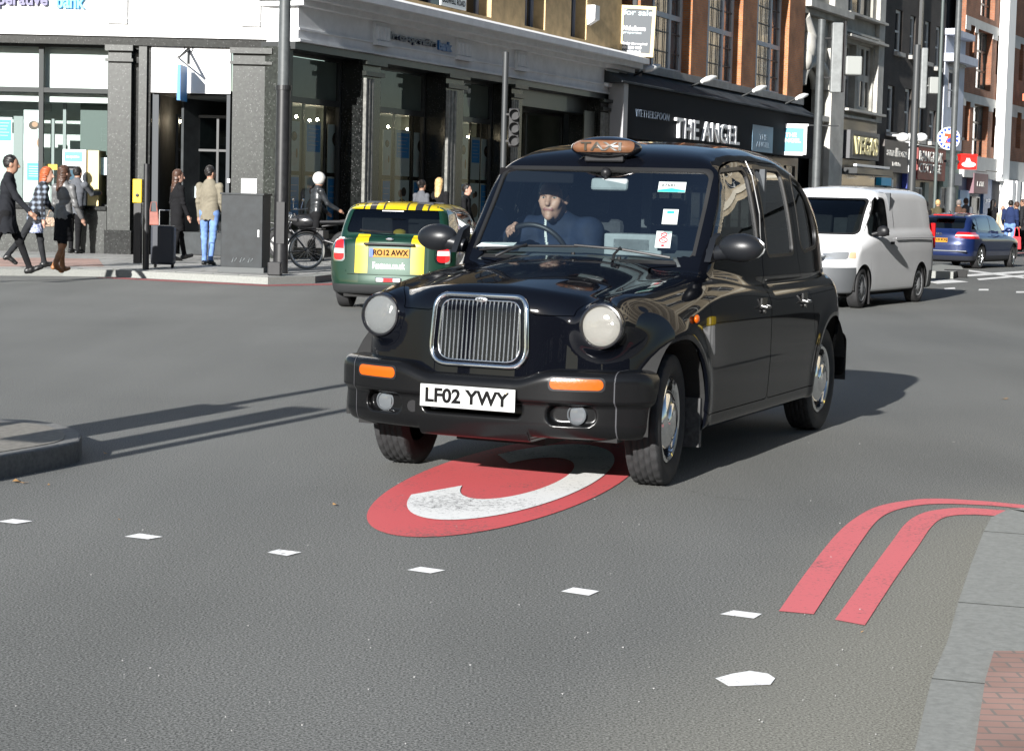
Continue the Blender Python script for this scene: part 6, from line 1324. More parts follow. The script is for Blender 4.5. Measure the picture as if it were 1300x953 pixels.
    b = MB(); b.tube([(-.56, -.02, 1.0), (-.585, .10, 1.0), (-.57, .40, 1.02)], .012, 6); b.build('rear_wiper', M_blk, root)
    b = MB(); b.box(-.50, -.40, -.12, .1, 1.26, 1.275) if False else b.box(-.46, -.45, -.14, .14, 1.262, 1.274); b.build('high_brake_lamp', mat('lamp_white', ()), root)
    b = MB(); b.tube([(.1, 0, 1.38), (-.02, 0, 1.46)], .006, 6); b.build('aerial', M_blk, root)
    for xx in (0, 2.467):
        for s in (1, -1): wheel(root, (xx, .70*s, .30), .30, .18, .2, s, style='five', tread=False)
    for s in (1, -1): b = MB(); b.ball((1.55, .93*s, .98), (.07, .1, .07), 12); b.tube([(1.56, .75*s, .95), (1.55, .88*s, .97)], .03, 6); b.build('door_mirror', YEL, root, smooth=60)
    b = MB(); b.tube([(-.5, -.35, .22), (-.66, -.35, .22)], .035, 10); b.build('exhaust', M_chrd, root)
    wells(root, (0, 2.467), .345, .80); cabin(root, -.3, 1.9)
    b = MB(); b.ball((-.3, -.06, .99), (.09, .09, .05), 12); b.build('yellow_hat', mat('hat_yellow', (.7, .5, .05), .8), root, smooth=60)
    return root
build_mini()

# ---------------------------------------------------------------- white van
def build_van():
    loc, rz = at_h(1087, 391, 209.5, 0, .74)
    root = empty('van', loc, rz, 'small white panel van with dark grey bumper following the taxi', 'van')
    # front axle at the origin
    F = carfield(([-3.5, -3.2, -2.0, -.6, .1, .5, .85], [.80, .845, .855, .855, .84, .79, .66]), ([.15, .35, .55, .8, 1.0, 1.2], [.95, .985, 1.0, 1.0, .985, .96]),
                 ([-3.5, -1.2, -.55, -.2, .2, .55, .85], [1.25, 1.22, 1.15, 1.09, 1.0, .90, .80]), ([-3.55, -3.47, -3.40, -3.2, -2.6, -1.6, -1.05, -.8, -.55, .05, .4], [.7, 1.30, 1.66, 1.765, 1.80, 1.80, 1.775, 1.72, 1.60, 1.08, .8]),
                 ([-3.5, -3.0, -1.0, -.4, .1, .4], [.80, .815, .81, .765, .69, .6]), (.07, .12), crown=.04, kroof=.14, xr=([.2, .8, 1.3], [-3.50, -3.50, -3.46]), xf=([.2, .45, .62, .8, 1.0], [.72, .79, .77, .70, .5]), rcurve=.05, fcurve=.30, zbot=.22, glass_curve=.11)
    P = mat('white_van_paint', (.70, .705, .71), .3, coat=.8, var=.03, vscale=2)
    B = half(F, (-3.6, -.024, .16), (.9, .92, 1.86), .02); B = arches(B, (0, -2.69), .345, .30)
    V = lambda M: (M[0][:, 0], M[0][:, 1], M[0][:, 2])
    bump = lambda M: np.where(M[0][:, 0] > .28, M[0][:, 2]-.60, np.where(M[0][:, 0] < -3.1, M[0][:, 2]-.5, M[0][:, 2]-.24))
    bm = clip(B, bump(B)); B = clip(B, -bump(B))
    wsf = lambda M, g: np.where((M[0][:, 0] > -.95) & (M[1][:, 0] > .35), sdpoly(M[0][:, 1], M[0][:, 2], [(-.665-g, 1.085-g), (.665+g, 1.085-g), (.61+g, 1.585+g), (-.61-g, 1.585+g)], .07), 1.0)
    w = offset(clip(B, wsf(B, 0)), -.006); wr = clip(B, wsf(B, .02)); wr = clip(wr, -wsf(wr, -.004)); B = clip(B, -wsf(B, .02))
    swf = lambda M, g: np.where((M[0][:, 1] > .45) & (M[1][:, 1] > .6), sdpoly(M[0][:, 0], M[0][:, 2], [(-.38-g*-1, 1.06-g), (-1.12-g, 1.08-g), (-1.12-g, 1.60+g), (-.82+g, 1.62+g), (-.40+g, 1.22)], .07), 1.0)
    s = offset(clip(B, swf(B, 0)), -.006); sr = clip(B, swf(B, .02)); sr = clip(sr, -swf(sr, -.004)); B = clip(B, -swf(B, .02))
    door = lambda M: np.where(M[0][:, 1] > .45, np.abs(sdpoly(M[0][:, 0], M[0][:, 2], [(-.27, .34), (-1.28, .34), (-1.28, 1.70), (-.86, 1.72), (-.28, 1.12)], .05))-.005, 1.0)
    B = clip(B, -np.where(M_N(B) > .5, door(B), 1.0))
    pan = lambda M: np.where((M[0][:, 1] > .45) & (M[1][:, 1] > .5), sdpoly(M[0][:, 0], M[0][:, 2], [(-1.42, 1.10), (-2.95, 1.12), (-2.85, 1.62), (-1.42, 1.64)], .1), 1.0)
    d = pan(B); step = np.clip(-d/.025, 0, 1); B[0] = B[0]-B[1]*(.012*step)[:, None]
    skin('body', sym(B), P, root); skin('bumper', sym(bm), mat('grey_van_plastic', (.075, .08, .085), .65), root)
    skin('windscreen', sym(w), M_glassd, root); skin('windscreen_seal', sym(offset(wr, .006)), M_seal, root)
    pair_parts('door_window', s, M_glassd, root, 0); pair_parts('door_window_seal', offset(sr, .002), M_seal, root, 0)
    hl = lambda M: np.where(M[0][:, 0] > .2, sdpoly(M[0][:, 1], M[0][:, 2], [(.38, .70), (.74, .72), (.74, .83), (.44, .80)], .03), 1.0)
    pair_parts('headlight', offset(clip(B, hl(B)), .006), mat('van_lamp', (.35, .37, .39), .12, .5, coat=1, bump=.4, bscale=50), root, .01)
    il = lambda M: np.where(M[0][:, 0] > .1, sdpoly(M[0][:, 1], M[0][:, 2], [(.745, .73), (.81, .73), (.80, .82), (.745, .82)], .01), 1.0)
    pair_parts('indicator', offset(clip(B, il(B)), .005), mat('pale_orange', (.7, .4, .25), .2, coat=.6), root, 0)
    gl = lambda M: np.where(M[0][:, 0] > .4, sdbox2(M[0][:, 1], M[0][:, 2], -.9, .34, .70, .79, .02), 1.0)
    skin('grille', sym(offset(clip(B, gl(B)), .004)), mat('van_grille', (.05, .05, .05), .6), root)
    plate(root, 'KX02 LVN', frame((.80, 0, .47), (0, 1, 0), (1, 0, .05)))
    b = MB(); b.box(-3.55, -3.48, -.62, .62, .95, 1.0); b.build('rear_door_seam', M_seal, root)
    for s_ in (1, -1):
        b = MB(); b.ball((-.42, .96*s_, 1.13), (.06, .10, .085), 12); b.tube([(-.40, .80*s_, 1.08), (-.42, .90*s_, 1.11)], .03, 6); b.build('door_mirror', M_blk, root, smooth=60)
        b = MB(); b.box(-1.22, -1.10, .86*s_, .885*s_, .93, .97); b.build('door_handle', M_blk, root)
        b = MB(); b.box(-3.54, -3.49, .70*s_, .80*s_, .85, 1.25); b.build('tail_lamp', M_red, root)
        b = MB(); b.tube([(-1.35, .862*s_, 1.02), (-3.3, .858*s_, 1.03)], .009, 6); b.build('side_rail', mat('rail_grey', (.35, .35, .36), .5), root)
    b = MB(); b.box(-3.56, -3.50, .62, .64, 1.38, 1.52); b.build('rear_hinge', P, root)
    for xx in (0, -2.69):
        for s_ in (1, -1): wheel(root, (xx, .735*s_, .30), .30, .18, .195, s_, steer=R(4) if xx == 0 else 0, style='steel', tread=False)
    b = MB(); b.prism([(-.52, .06), (-.49, .06), (-.48, .35), (-.51, .35)], .62, .83, 'y') if False else b.prism([(-.36, .05), (-.33, .05), (-.33, .3), (-.36, .3)], .64, .82, 'y'); b.build('mud_flap', M_blk, root)
    b = MB(); b.quad((-.05, -.35, 1.16), (-.05, -.30, 1.16), (-.09, -.30, 1.26), (-.09, -.35, 1.26)); b.build('air_freshener', mat('freshener', (.7, .45, .25), .6), root)
    wells(root, (0, -2.69), .35, .82); cabin(root, -3.3, .1, .5, False, .7)
    b = MB(); b.box(-1.35, -1.30, -.75, .75, .5, 1.7); b.build('bulkhead', M_int, root); b = MB(); b.prism([(.05, .9), (-.15, 1.08), (-.5, 1.05), (-.5, .8)], -.66, .66, 'y'); b.build('dashboard', M_int, root)
    for yy in (-.36, .36): b = MB(); b.prism([(-1.2, .6), (-.7, .6), (-.75, .78), (-1.08, .8), (-1.22, 1.40), (-1.3, 1.40)], yy-.24, yy+.24, 'y'); b.build('seat', mat('seat_cloth', ()), root, bevel=.03)
    return root
def M_N(M): return M[1][:, 1]
build_van()

# ---------------------------------------------------------------- dark blue five-door seen from behind
def build_audi():
    loc, rz = at_h(1240, 341, 33, 0, -.75)
    root = empty('estate_car', loc, rz, 'dark blue five door hatchback with yellow rear plate beyond the white van', 'car')
    F = carfield(([-.85, -.5, .3, 1.6, 2.6, 3.1, 3.4], [.78, .855, .875, .87, .86, .80, .68]), ([.15, .3, .5, .7, .85, .95, 1.05], [.94, .975, 1.0, 1.0, .985, .955, .92]),
                 ([-.9, -.4, 1.0, 2.0, 2.7, 3.2, 3.4], [.94, .97, .95, .94, .87, .78, .7]), ([-.92, -.72, -.5, -.25, .1, .6, 1.2, 1.5, 1.8, 2.35, 2.6], [.6, 1.0, 1.24, 1.355, 1.405, 1.425, 1.41, 1.365, 1.25, .93, .7]),
                 ([-.9, -.4, .4, 1.4, 2.2, 2.5], [.68, .735, .755, .745, .69, .62]), (.18, .22), kroof=.10, xr=([.2, .4, .6, .8, 1.0], [-.80, -.90, -.90, -.85, -.80]), xf=([.2, .6, .9], [3.3, 3.38, 3.2]), rcurve=.15)
    P = mat('blue_car_paint', (.008, .018, .075), .3, .3, coat=1, coat_rough=.02)
    B = half(F, (-.98, -.024, .14), (3.5, .93, 1.48), .022); B = arches(B, (0, 2.578), .345, .31)
    rwf = lambda M: np.where((M[0][:, 0] < -.1) & (M[1][:, 0] < -.2), sdpoly(M[0][:, 1], M[0][:, 2], [(-.60, 1.02), (.60, 1.02), (.53, 1.30), (-.53, 1.30)], .04), 1.0)
    rw = clip(B, rwf(B)); B = clip(B, -rwf(B))
    swf = lambda M: np.where((M[0][:, 1] > .4) & (M[1][:, 1] > .55), np.minimum(np.minimum(sdpoly(M[0][:, 0], M[0][:, 2], [(-.45, 1.01), (-.02, .99), (-.02, 1.32), (-.2, 1.28)], .03), sdpoly(M[0][:, 0], M[0][:, 2], [(.04, .99), (.92, .975), (.92, 1.35), (.04, 1.33)], .03)), sdpoly(M[0][:, 0], M[0][:, 2], [(.98, .975), (1.95, .965), (1.5, 1.30), (.98, 1.35)], .03)), 1.0)
    sw = clip(B, swf(B)); B = clip(B, -swf(B))
    wsf = lambda M: np.where((M[0][:, 0] > 1.4) & (M[1][:, 0] > .3), sdpoly(M[0][:, 1], M[0][:, 2], [(-.68, .97), (.68, .97), (.58, 1.33), (-.58, 1.33)], .04), 1.0)
    ws = clip(B, wsf(B)); B = clip(B, -wsf(B))
    tlf = lambda M: np.where(M[0][:, 0] < -.2, sdpoly(M[0][:, 1], M[0][:, 2], [(.42, .79), (.9, .77), (.9, .93), (.46, .93)], .03), 1.0)
    tl = clip(B, tlf(B)); B = clip(B, -tlf(B))
    lowf = lambda M: M[0][:, 2]-.33+0*M[0][:, 0]
    lw = clip(B, lowf(B)); B = clip(B, -lowf(B))
    ht = lambda M: np.where(M[0][:, 0] < -.3, np.abs(sdpoly(M[0][:, 1], M[0][:, 2], [(-.9, .56), (.56, .56), (.60, .98), (-.9, .98)], .03))-.004, 1.0)
    B = clip(B, -ht(B))
    dr = lambda M: np.where((M[0][:, 1] > .45) & (M[0][:, 2] < .97), np.minimum(np.abs(M[0][:, 0]-.95), np.abs(M[0][:, 0]-1.95))-.005, 1.0); B = clip(B, -dr(B))
    skin('body', sym(B), P, root); skin('sill', sym(lw), mat('sill_dark', (.02, .022, .03), .5), root)
    skin('rear_window', sym(offset(rw, -.004)), M_glassd, root); pair_parts('side_window', offset(sw, -.004), glass('blue_glass', (.3, .34, .36), 1.5, base=.12), root, 0); skin('windscreen', sym(ws), M_glassd, root)
    for f in ((lambda m: m), mirror):
        t = skin('tail_lamp', f(rim(offset(tl, .005), .01)), M_red, root); c = clip(tl, np.abs(tl[0][:, 2]-.85)-.018); skin('tail_lamp_band', f(offset(c, .008)), mat('lamp_pale', ()), t)
    plate(root, 'GD10 KXJ', frame((-.885, 0, .72), (0, -1, 0), (-1, 0, .1)), mt=M_yep)
    b = MB(); b.box(-.60, -.40, -.25, .25, 1.345, 1.375); b.build('high_brake_lamp', M_red, root, bevel=.01)
    for k in range(4): b = MB(); b.tube([(-.86, (k-1.5)*.045+.028*math.cos(a), .88+.028*math.sin(a)) for a in np.linspace(0, 6.283, 17)[:-1]], .005, 6, True); b.build('badge_ring', M_chr, root)
    b = MB(); b.box(-.94, -.86, -.78, .78, .445, .465); b.build('bumper_strip', mat('strip_chrome', (.4, .42, .45), .3, .8), root)
    for s in (1, -1):
        b = MB(); b.ball((1.72, .98*s, 1.0), (.08, .11, .07), 12); b.tube([(1.75, .78*s, .96), (1.72, .9*s, .98)], .03, 6); b.build('door_mirror', P, root, smooth=60)
        for xx in (.75, 1.7): b = MB(); b.tube([(xx-.1, .87*s, .86), (xx-.08, .895*s, .86), (xx+.08, .895*s, .86), (xx+.1, .87*s, .86)], .012, 6); b.build('door_handle', P, root)
        for xx in (0, 2.578): wheel(root, (xx, .74*s, .31), .31, .2, .225, s, steer=R(8) if xx else 0, style='ten', tread=False)
    wells(root, (0, 2.578), .35, .84); cabin(root, -.5, 2.3)
    b = MB(); b.tube([(.0, 0, 1.42), (-.12, 0, 1.47)], .012, 6); b.build('aerial', M_blk, root)
    return root
build_audi()
# ================================================================ people
def rc(P, a, b, ra, rb, sx=1.0, ang=0.0):
    """tapered capsule; sx squashes it along the body's depth"""
    x, y, z = P; a = np.array(a, float); b = np.array(b, float)
    if sx != 1.0:
        c, s_ = math.cos(ang), math.sin(ang)
        mid = (a+b)/2; X, Y = x-mid[0], y-mid[1]; U, V = X*c+Y*s_, -X*s_+Y*c; U = U/sx; x, y = mid[0]+U*c-V*s_, mid[1]+U*s_+V*c
        def sq(p): X, Y = p[0]-mid[0], p[1]-mid[1]; U, V = (X*c+Y*s_)/sx, -X*s_+Y*c; return np.array([mid[0]+U*c-V*s_, mid[1]+U*s_+V*c, p[2]])
        a, b = sq(a), sq(b)
    e = b-a; L2 = max(e@e, 1e-9); t = np.clip(((x-a[0])*e[0]+(y-a[1])*e[1]+(z-a[2])*e[2])/L2, 0, 1)
    d = np.sqrt((x-a[0]-t*e[0])**2+(y-a[1]-t*e[1])**2+(z-a[2]-t*e[2])**2)-(ra+t*(rb-ra)); return d*min(1, sx*1.15) if sx < 1 else d
def ell(P, c, r):
    x, y, z = P; return (np.sqrt(((x-c[0])/r[0])**2+((y-c[1])/r[1])**2+((z-c[2])/r[2])**2)-1)*min(r)
SKIN = mat('skin', (.30, .165, .11), .55, var=.12, vscale=14); SKIN2 = mat('skin_pale', (.36, .21, .155), .55, var=.1, vscale=14)
def cloth(name, c, var=.12, vs=7, rough=.9, **k): return mat(name, c, rough, spec=.12, var=var, vscale=vs, bump=.35, bscale=26, **k)
def rot2(v, a): c, s = math.cos(a), math.sin(a); return np.array([v[0]*c-v[1]*s, v[0]*s+v[1]*c, v[2]])
def person(loc, face, h, label, mats, legs=(0, 0), knees=(0, 0), arms=((0, .15, .1), (0, .15, .1)), lean=0.0, coat=.0, coatw=.17, hair='short', turn=0, build=1.0, res=.0175, group=None, nod=0.0, skirt=None, boots=None, helmet=False):
    """a standing or walking figure facing local +x: mats = dict(skin, hair, top, bottom, shoe)"""
    k = h/1.75; B_ = build
    pel = np.array([0, 0, .93]); lean_v = np.array([math.sin(lean), 0, math.cos(lean)])
    ch = pel+lean_v*.36; nk = pel+lean_v*.54; hd = nk+np.array([math.sin(lean+nod)*.12+.025, 0, math.cos(lean+nod)*.145]); f = np.array([math.cos(turn), math.sin(turn), 0]); sd = np.array([-math.sin(turn), math.cos(turn), 0])
    prim = []                                             # (fn, tag)
    A = lambda tag_, *a, **q: prim.append((tag_, lambda P, a=a, q=q: rc(P, *a, **q)))
    A('top', pel+[0, 0, .02], ch, .148*B_, .165*B_, sx=.70); A('top', ch, nk-lean_v*.06, .165*B_, .12*B_, sx=.68)
    A('bottom', pel+[0, -.05, -.02], pel+[0, .05, -.02], .125*B_, .125*B_, sx=.85)
    A('skin', nk-lean_v*.06, hd, .055, .052)
    prim.append(('skin', lambda P: smin(ell(P, hd+[0, 0, .035], (.098, .078, .105)), ell(P, hd+f*.025-[0, 0, .045], (.068, .056, .075)), .03)))
    A('skin', hd+f*.092+[0, 0, .02], hd+f*.112-[0, 0, .018], .010, .016)
    for s in (1, -1): prim.append(('skin', lambda P, s=s: ell(P, hd+sd*.080*s+[0, 0, .005], (.022, .012, .03))))
    for i, s in enumerate((1, -1)):
        a, kn = legs[i], knees[i]; hp = pel+np.array([0, .088*s*B_, -.03]); kp = hp+np.array([math.sin(a), .0, -math.cos(a)])*.43; ap = kp+np.array([math.sin(a-kn), 0, -math.cos(a-kn)])*.41
        lt = 'bottom' if boots is None else 'legs'
        A(lt, hp, kp, .083*B_, .058*B_); A('boot' if boots and boots > .3 else lt, kp-[0, 0, .03] if boots else kp, ap, .058*B_, .044); pitch = (a-kn)*.9
        toe = ap+np.array([math.cos(pitch)*.17, .015*s, math.sin(pitch)*.17-.035]); heel = ap+np.array([-.045*math.cos(pitch), 0, -.045]); A('shoe', heel, ap+[0.02, 0, -.02], .042, .046); A('shoe', ap+[.02, 0, -.03], toe, .046, .036)
        sw, el, out = arms[i]; sh = nk+np.array([0, .175*s*B_, -.075]); e_ = sh+np.array([math.sin(sw)*math.cos(out), math.sin(out)*s, -math.cos(sw)*math.cos(out)])*.28; w_ = e_+np.array([math.sin(sw+el)*math.cos(out*.4), math.sin(out*.2)*s, -math.cos(sw+el)])*.25
        A('top', sh, e_, .062*B_, .05*B_); A('top', e_, w_, .05*B_, .038*B_); dv = (w_-e_)/np.linalg.norm(w_-e_); 
        A('skin', w_+dv*.02, w_+dv*.085, .03, .036); A('skin', w_+dv*.09, w_+dv*.15+np.array([0, 0, -.01]), .028, .016); A('skin', w_+dv*.05+np.array([.02, 0, 0]), w_+dv*.10+np.array([.05, -.01*s, 0]), .014, .011)
        prim.append(('top', lambda P, sh=sh: ell(P, sh, (.065, .07, .065))))
    if coat: prim.append(('top', lambda P: np.maximum(rc(P, pel+[0, 0, .1], pel-[0, 0, coat+.1], .155*B_, coatw*1.05*B_, sx=.8), pel[2]-coat-.02-P[2]+.012*np.sin(np.arctan2(P[1], P[0])*9))))
    if skirt: prim.append(('skirt', lambda P: np.maximum(rc(P, pel+[0, 0, .05], pel-[0, 0, skirt+.1], .145*B_, .175*B_, sx=.85), pel[2]-skirt-P[2])))
    tags = []
    def F(x, y, z):
        P = (x, y, z); m = None
        for t, fn in prim: d = fn(P); m = d if m is None else smin(m, d, .022)
        return m+np.where(z < nk[2]-.05, .0045*np.sin(27*z+8*np.sin(9*y+7*x)+5*np.sin(11*z))*np.sin(13*x+23*y+9*z), 0)
    S = nets(F, (-.62, -.52, -.02), (.62, .52, 1.83), res, newton=2)
    C = S[0][S[2]].mean(1); P = (C[:, 0], C[:, 1], C[:, 2]); D = np.stack([fn(P) for t, fn in prim]); w = D.argmin(0); names = ['skin', 'top', 'bottom', 'shoe', 'legs', 'boot', 'skirt']; mi = np.array([names.index(t) for t, _ in prim])[w]
    if not boots: mi[mi == 4] = 2
    ml = [mats.get('skin', SKIN), mats['top'], mats['bottom'], mats['shoe'], mats.get('legs', mats['bottom']), mats.get('boot', mats['shoe']), mats.get('skirt', mats['bottom'])]
    zmin = S[0][:, 2].min(); S[0] = (S[0]-[0, 0, zmin])*k
    o = skin('person', S, ml, None, mi); o.location = (loc[0], loc[1], loc[2] if len(loc) > 2 else 0); o.rotation_euler = (0, 0, math.pi/2-R(face)); tag(o, label, 'person', group)
    hc = hd+np.array([0, 0, .035])
    def H(x, y, z):
        P = (x, y, z)
        if helmet: return np.maximum(ell(P, hc+[-.005, 0, .01], (.135, .12, .14)), -(ell(P, hd+f*.14-[0, 0, .01], (.09, .07, .075))))
        d = ell(P, hc-f*.018+[0, 0, .014], (.105, .090, .112)); cut = (x-hd[0])*f[0]+(y-hd[1])*f[1]-.05-(z-hd[2]-.06)*.35
        d = smax(d, cut, .015); d = smax(d, -(z-hd[2]+.045)+.0*x, .02)
        if hair == 'long': d = smin(d, smax(rc(P, hc-f*.04, hc-f*.085-np.array([0, 0, .30]), .092, .075, sx=.8), cut, .01), .03)
        elif hair == 'bob': d = smin(d, smax(rc(P, hc-f*.03, hc-f*.05-np.array([0, 0, .13]), .1, .095), cut-.0, .01), .03)
        elif hair == 'bun': d = smin(d, ell(P, hc-f*.11+[0, 0, .03], (.055, .055, .055)), .02)
        wv = .004*np.sin(x*60+8*np.sin(z*30)+y*95); return d+wv*(0 if helmet else 1)
    if hair != 'bald':
        S = nets(H, (hd[0]-.24, -.24, hd[2]-.42), (hd[0]+.24, .24, hd[2]+.22), .015, newton=2); S[0] = (S[0]-[0, 0, zmin])*k; skin('helmet' if helmet else 'hair', S, mats['hair'], o)
    return o, k, zmin
HB = mat('hair_black', (.010, .008, .007), .5, var=.4, vscale=30); HBR = mat('hair_brown', (.05, .022, .012), .5, var=.4, vscale=30); HR = mat('hair_red', (.30, .07, .02), .5, var=.3, vscale=30); HBL = mat('hair_blond', (.42, .28, .13), .5, var=.3, vscale=30); HG = mat('hair_grey', (.14, .12, .11), .6, var=.4, vscale=30)
CB = cloth('cloth_black', (.009, .009, .010)); CDK = cloth('cloth_charcoal', (.018, .019, .021)); CG = cloth('cloth_grey', (.085, .09, .10)); CGL = mat('leather_grey', (.10, .10, .10), .45, var=.35, vscale=7, bump=.2, bscale=20); CLB = mat('leather_black', (.02, .022, .024), .35, var=.3, vscale=8, bump=.25, bscale=18)
CBE = cloth('cloth_beige', (.165, .148, .112)); CJ = cloth('denim_blue', (.12, .20, .40), var=.3); CNV = cloth('cloth_navy', (.015, .025, .07)); COL_ = cloth('cloth_olive', (.06, .052, .03)); CBN = cloth('cloth_brown', (.06, .035, .025)); SHB = mat('shoe_black', (.008, .008, .008), .4); SHT = mat('boot_tan', (.26, .11, .04), .5, var=.3, vscale=9); CBG = cloth('cloth_light_beige', (.40, .35, .26))
def plaid():
    m, nt, b, N, L = node_mat('plaid_cloth'); tc = N('ShaderNodeTexCoord'); mp = N('ShaderNodeMapping'); L(tc.outputs['Object'], mp.inputs[0]); b.inputs['Roughness'].default_value = .9
    outs = []
    for ax in ('X', 'Z', 'Y'):
        w = N('ShaderNodeTexWave'); w.bands_direction = ax; w.inputs['Scale'].default_value = 3.6; w.inputs['Distortion'].default_value = .6; L(mp.outputs[0], w.inputs[0]); outs.append(w.outputs['Fac'])
    a = N('ShaderNodeMath'); a.operation = 'ADD'; L(outs[0], a.inputs[0]); L(outs[1], a.inputs[1]); c = N('ShaderNodeMath'); c.operation = 'MULTIPLY_ADD'; c.inputs[1].default_value = .5; L(outs[2], c.inputs[0]); L(a.outputs[0], c.inputs[2])
    r = N('ShaderNodeValToRGB'); r.color_ramp.elements[0].color = (.008, .009, .012, 1); r.color_ramp.elements[1].color = (.22, .26, .32, 1); r.color_ramp.elements[0].position = .45; r.color_ramp.elements[1].position = 1.0
    dv = N('ShaderNodeMath'); dv.operation = 'MULTIPLY'; dv.inputs[1].default_value = .42; L(c.outputs[0], dv.inputs[0]); L(dv.outputs[0], r.inputs[0]); L(r.outputs[0], b.inputs['Base Color']); return m
FLOR = mat('floral_cloth', (.55, .6, .7), .8, col2=(.03, .05, .22), vscale=38)
LEOP = mat('leopard_cloth', (.5, .36, .26), .8, col2=(.02, .015, .012), vscale=45)
PV = .12
def gp(px, py, z=PV): p = G(px, py, z); return (p.x, p.y, z)
def base(top, shoe=SHB, **k): return dict(top=top, shoe=shoe, **k)
person(gp(8, 349), 82, 1.82, 'man in a long dark jacket striding at the left edge, short black hair', base(cloth('coat_dark', (.014, .015, .018)), skin=SKIN, hair=HB, bottom=CB), legs=(.42, -.38), knees=(.05, .35), arms=((-.45, .2, .15), (.5, .25, .15)), lean=.06, coat=.28, coatw=.19)
person(gp(44, 340), 70, 1.68, 'red haired woman in a black and white plaid hooded jacket and floral skirt', base(plaid(), skin=SKIN2, hair=HR, bottom=CB, skirt=FLOR, legs=CDK), legs=(.25, -.55), knees=(.1, .1), arms=((.3, .5, .1), (-.2, .3, .15)), lean=.28, coat=.14, coatw=.185, hair='bob', skirt=.33, boots=.1, turn=-.5)
person(gp(80, 346), 28, 1.66, 'brown haired woman in a grey leather jacket, black skirt and tan boots', base(CGL, skin=SKIN2, hair=HBR, bottom=CB, skirt=CB, legs=CB, boot=SHT, shoe=SHT), legs=(.12, -.22), knees=(.05, .3), arms=((.15, .7, .2), (.1, .5, .2)), coat=.02, hair='long', skirt=.42, boots=.5, turn=-.35)
d9 = ray(95, 260); person((d9.x*39.25/d9.y, 39.25, PV), 20, 1.76, 'man in a cap and grey jacket standing at the cash machine', base(CG, skin=SKIN, hair=HB, bottom=CB), legs=(.02, -.04), arms=((.5, .9, .1), (.9, .7, .1)), lean=.12, coat=.12, build=1.1)
q, k, zm = person(gp(224, 331), 55, 1.72, 'woman with long dark hair in a black coat beside a suitcase at the bank door', base(CB, skin=SKIN2, hair=HBR, bottom=CB), legs=(.3, -.1), knees=(.1, .1), arms=((-.05, .2, .15), (.1, .3, .12)), coat=.34, coatw=.19, hair='long', turn=-.3)
person(gp(265, 336.5), 10, 1.78, 'man in a beige jacket and blue jeans with his back turned at the bank door', base(CBE, skin=SKIN, hair=HB, bottom=CJ), legs=(.05, -.16), knees=(.02, .12), arms=((.0, .2, .08), (.1, .4, .08)), coat=.12, coatw=.15, build=1.06, turn=-.6)
person(gp(399, 331), 60, 1.74, 'rider in a white helmet and black leather jacket by the parked bikes', base(CLB, skin=SKIN, hair=mat('helmet_white', (.5, .49, .46), .3, coat=.5), bottom=CB), legs=(.05, -.05), arms=((.4, .5, .15), (.5, .6, .15)), lean=.08, helmet=True, turn=-.2)
def back(px, Y, h, face, label, mats, z=PV, **k):
    k.setdefault('res', .024)
    d = ray(px, 240); person((d.x*Y/d.y, Y, z), face, h, label, mats, **k)
back(535, 42.5, 1.70, 40, 'person with short dark hair in a grey jacket behind the green car', base(CG, hair=HB, bottom=CB), hair='bun')
back(557.5, 42.8, 1.76, 25, 'woman with long blond hair in a black coat behind the green car', base(CB, skin=SKIN2, hair=HBL, bottom=CB), hair='long', coat=.2)
back(592, 41.5, 1.62, 105, 'dark haired person in black seen in profile between green car and taxi', base(CB, skin=SKIN2, hair=HB, bottom=CB), hair='short', arms=((.1, .3, .1), (.1, .4, .1)))
back(1176, 62, 1.62, 40, 'dark haired person in black half hidden behind the white van', base(CB, skin=SKIN, hair=HB, bottom=CB), hair='bob')
back(1191.5, 66, 1.70, 30, 'blond person in an olive coat behind the blue car, back turned', base(COL_, hair=HBL, bottom=CB), coat=.2, build=1.1)
back(1218, 66, 1.72, 20, 'short haired man in a brown jacket behind the blue car', base(CBN, hair=HG, bottom=CB), build=1.15)
back(1227, 69, 1.80, 30, 'man in a grey jacket standing behind the man in brown', base(CG, hair=HBR, bottom=CB), build=1.1)
back(1261.5, 70, 1.78, 60, 'woman with long black hair in black near the white shop columns', base(CB, skin=SKIN2, hair=HB, bottom=CB), hair='long')
back(1274, 69, 1.58, 40, 'balding person in a light beige coat near the right edge', base(CBG, hair=HG, bottom=CDK), hair='bald', coat=.2)
back(1284, 64, 1.74, 20, 'man in a navy jumper and jeans with his back turned near the right edge', base(CNV, hair=HB, bottom=CJ), legs=(.05, -.1), arms=((.2, .8, .15), (.1, .5, .12)), build=1.15)
back(1292, 66, 1.70, 330, 'person in a black jacket beside the man in the navy jumper', base(CB, hair=HBR, bottom=CB))
back(1301, 66, 1.80, 300, 'man in a long black coat cut by the right edge', base(CDK, hair=HBR, bottom=CB), coat=.3, build=1.1)
# carried things
def handbag(name, loc, dims, mt, label, cat='bag', strap=True):
    w, d, h = dims; b = MB(); b.prism([(-w/2, 0), (w/2, 0), (w*.42, h), (-w*.42, h)], -d/2, d/2, 'y'); o = b.build(name, mt, bevel=.02); o.location = loc; tag(o, label, cat)
    if strap: q = MB(); q.tube([(-w*.3, 0, h*.95), (-w*.2, 0, h*1.7), (w*.2, 0, h*1.7), (w*.3, 0, h*.95)], .012, 6); q.build('handle', mt, o)
    return o
p = G(69, 284, .9); s_ = AT(69, 282, G(80, 346).y-.22); handbag('handbag', (s_.x, s_.y, s_.z-.08), (.42, .14, .16), LEOP, 'leopard print handbag at the hip of the woman in tan boots')
s_ = AT(195, 278, G(224, 331, .12).y+.05); handbag('handbag', (s_.x, s_.y, s_.z-.12), (.24, .14, .26), mat('bag_russet', (.22, .07, .05), .6, var=.3), 'russet handbag beside the woman in the black coat')
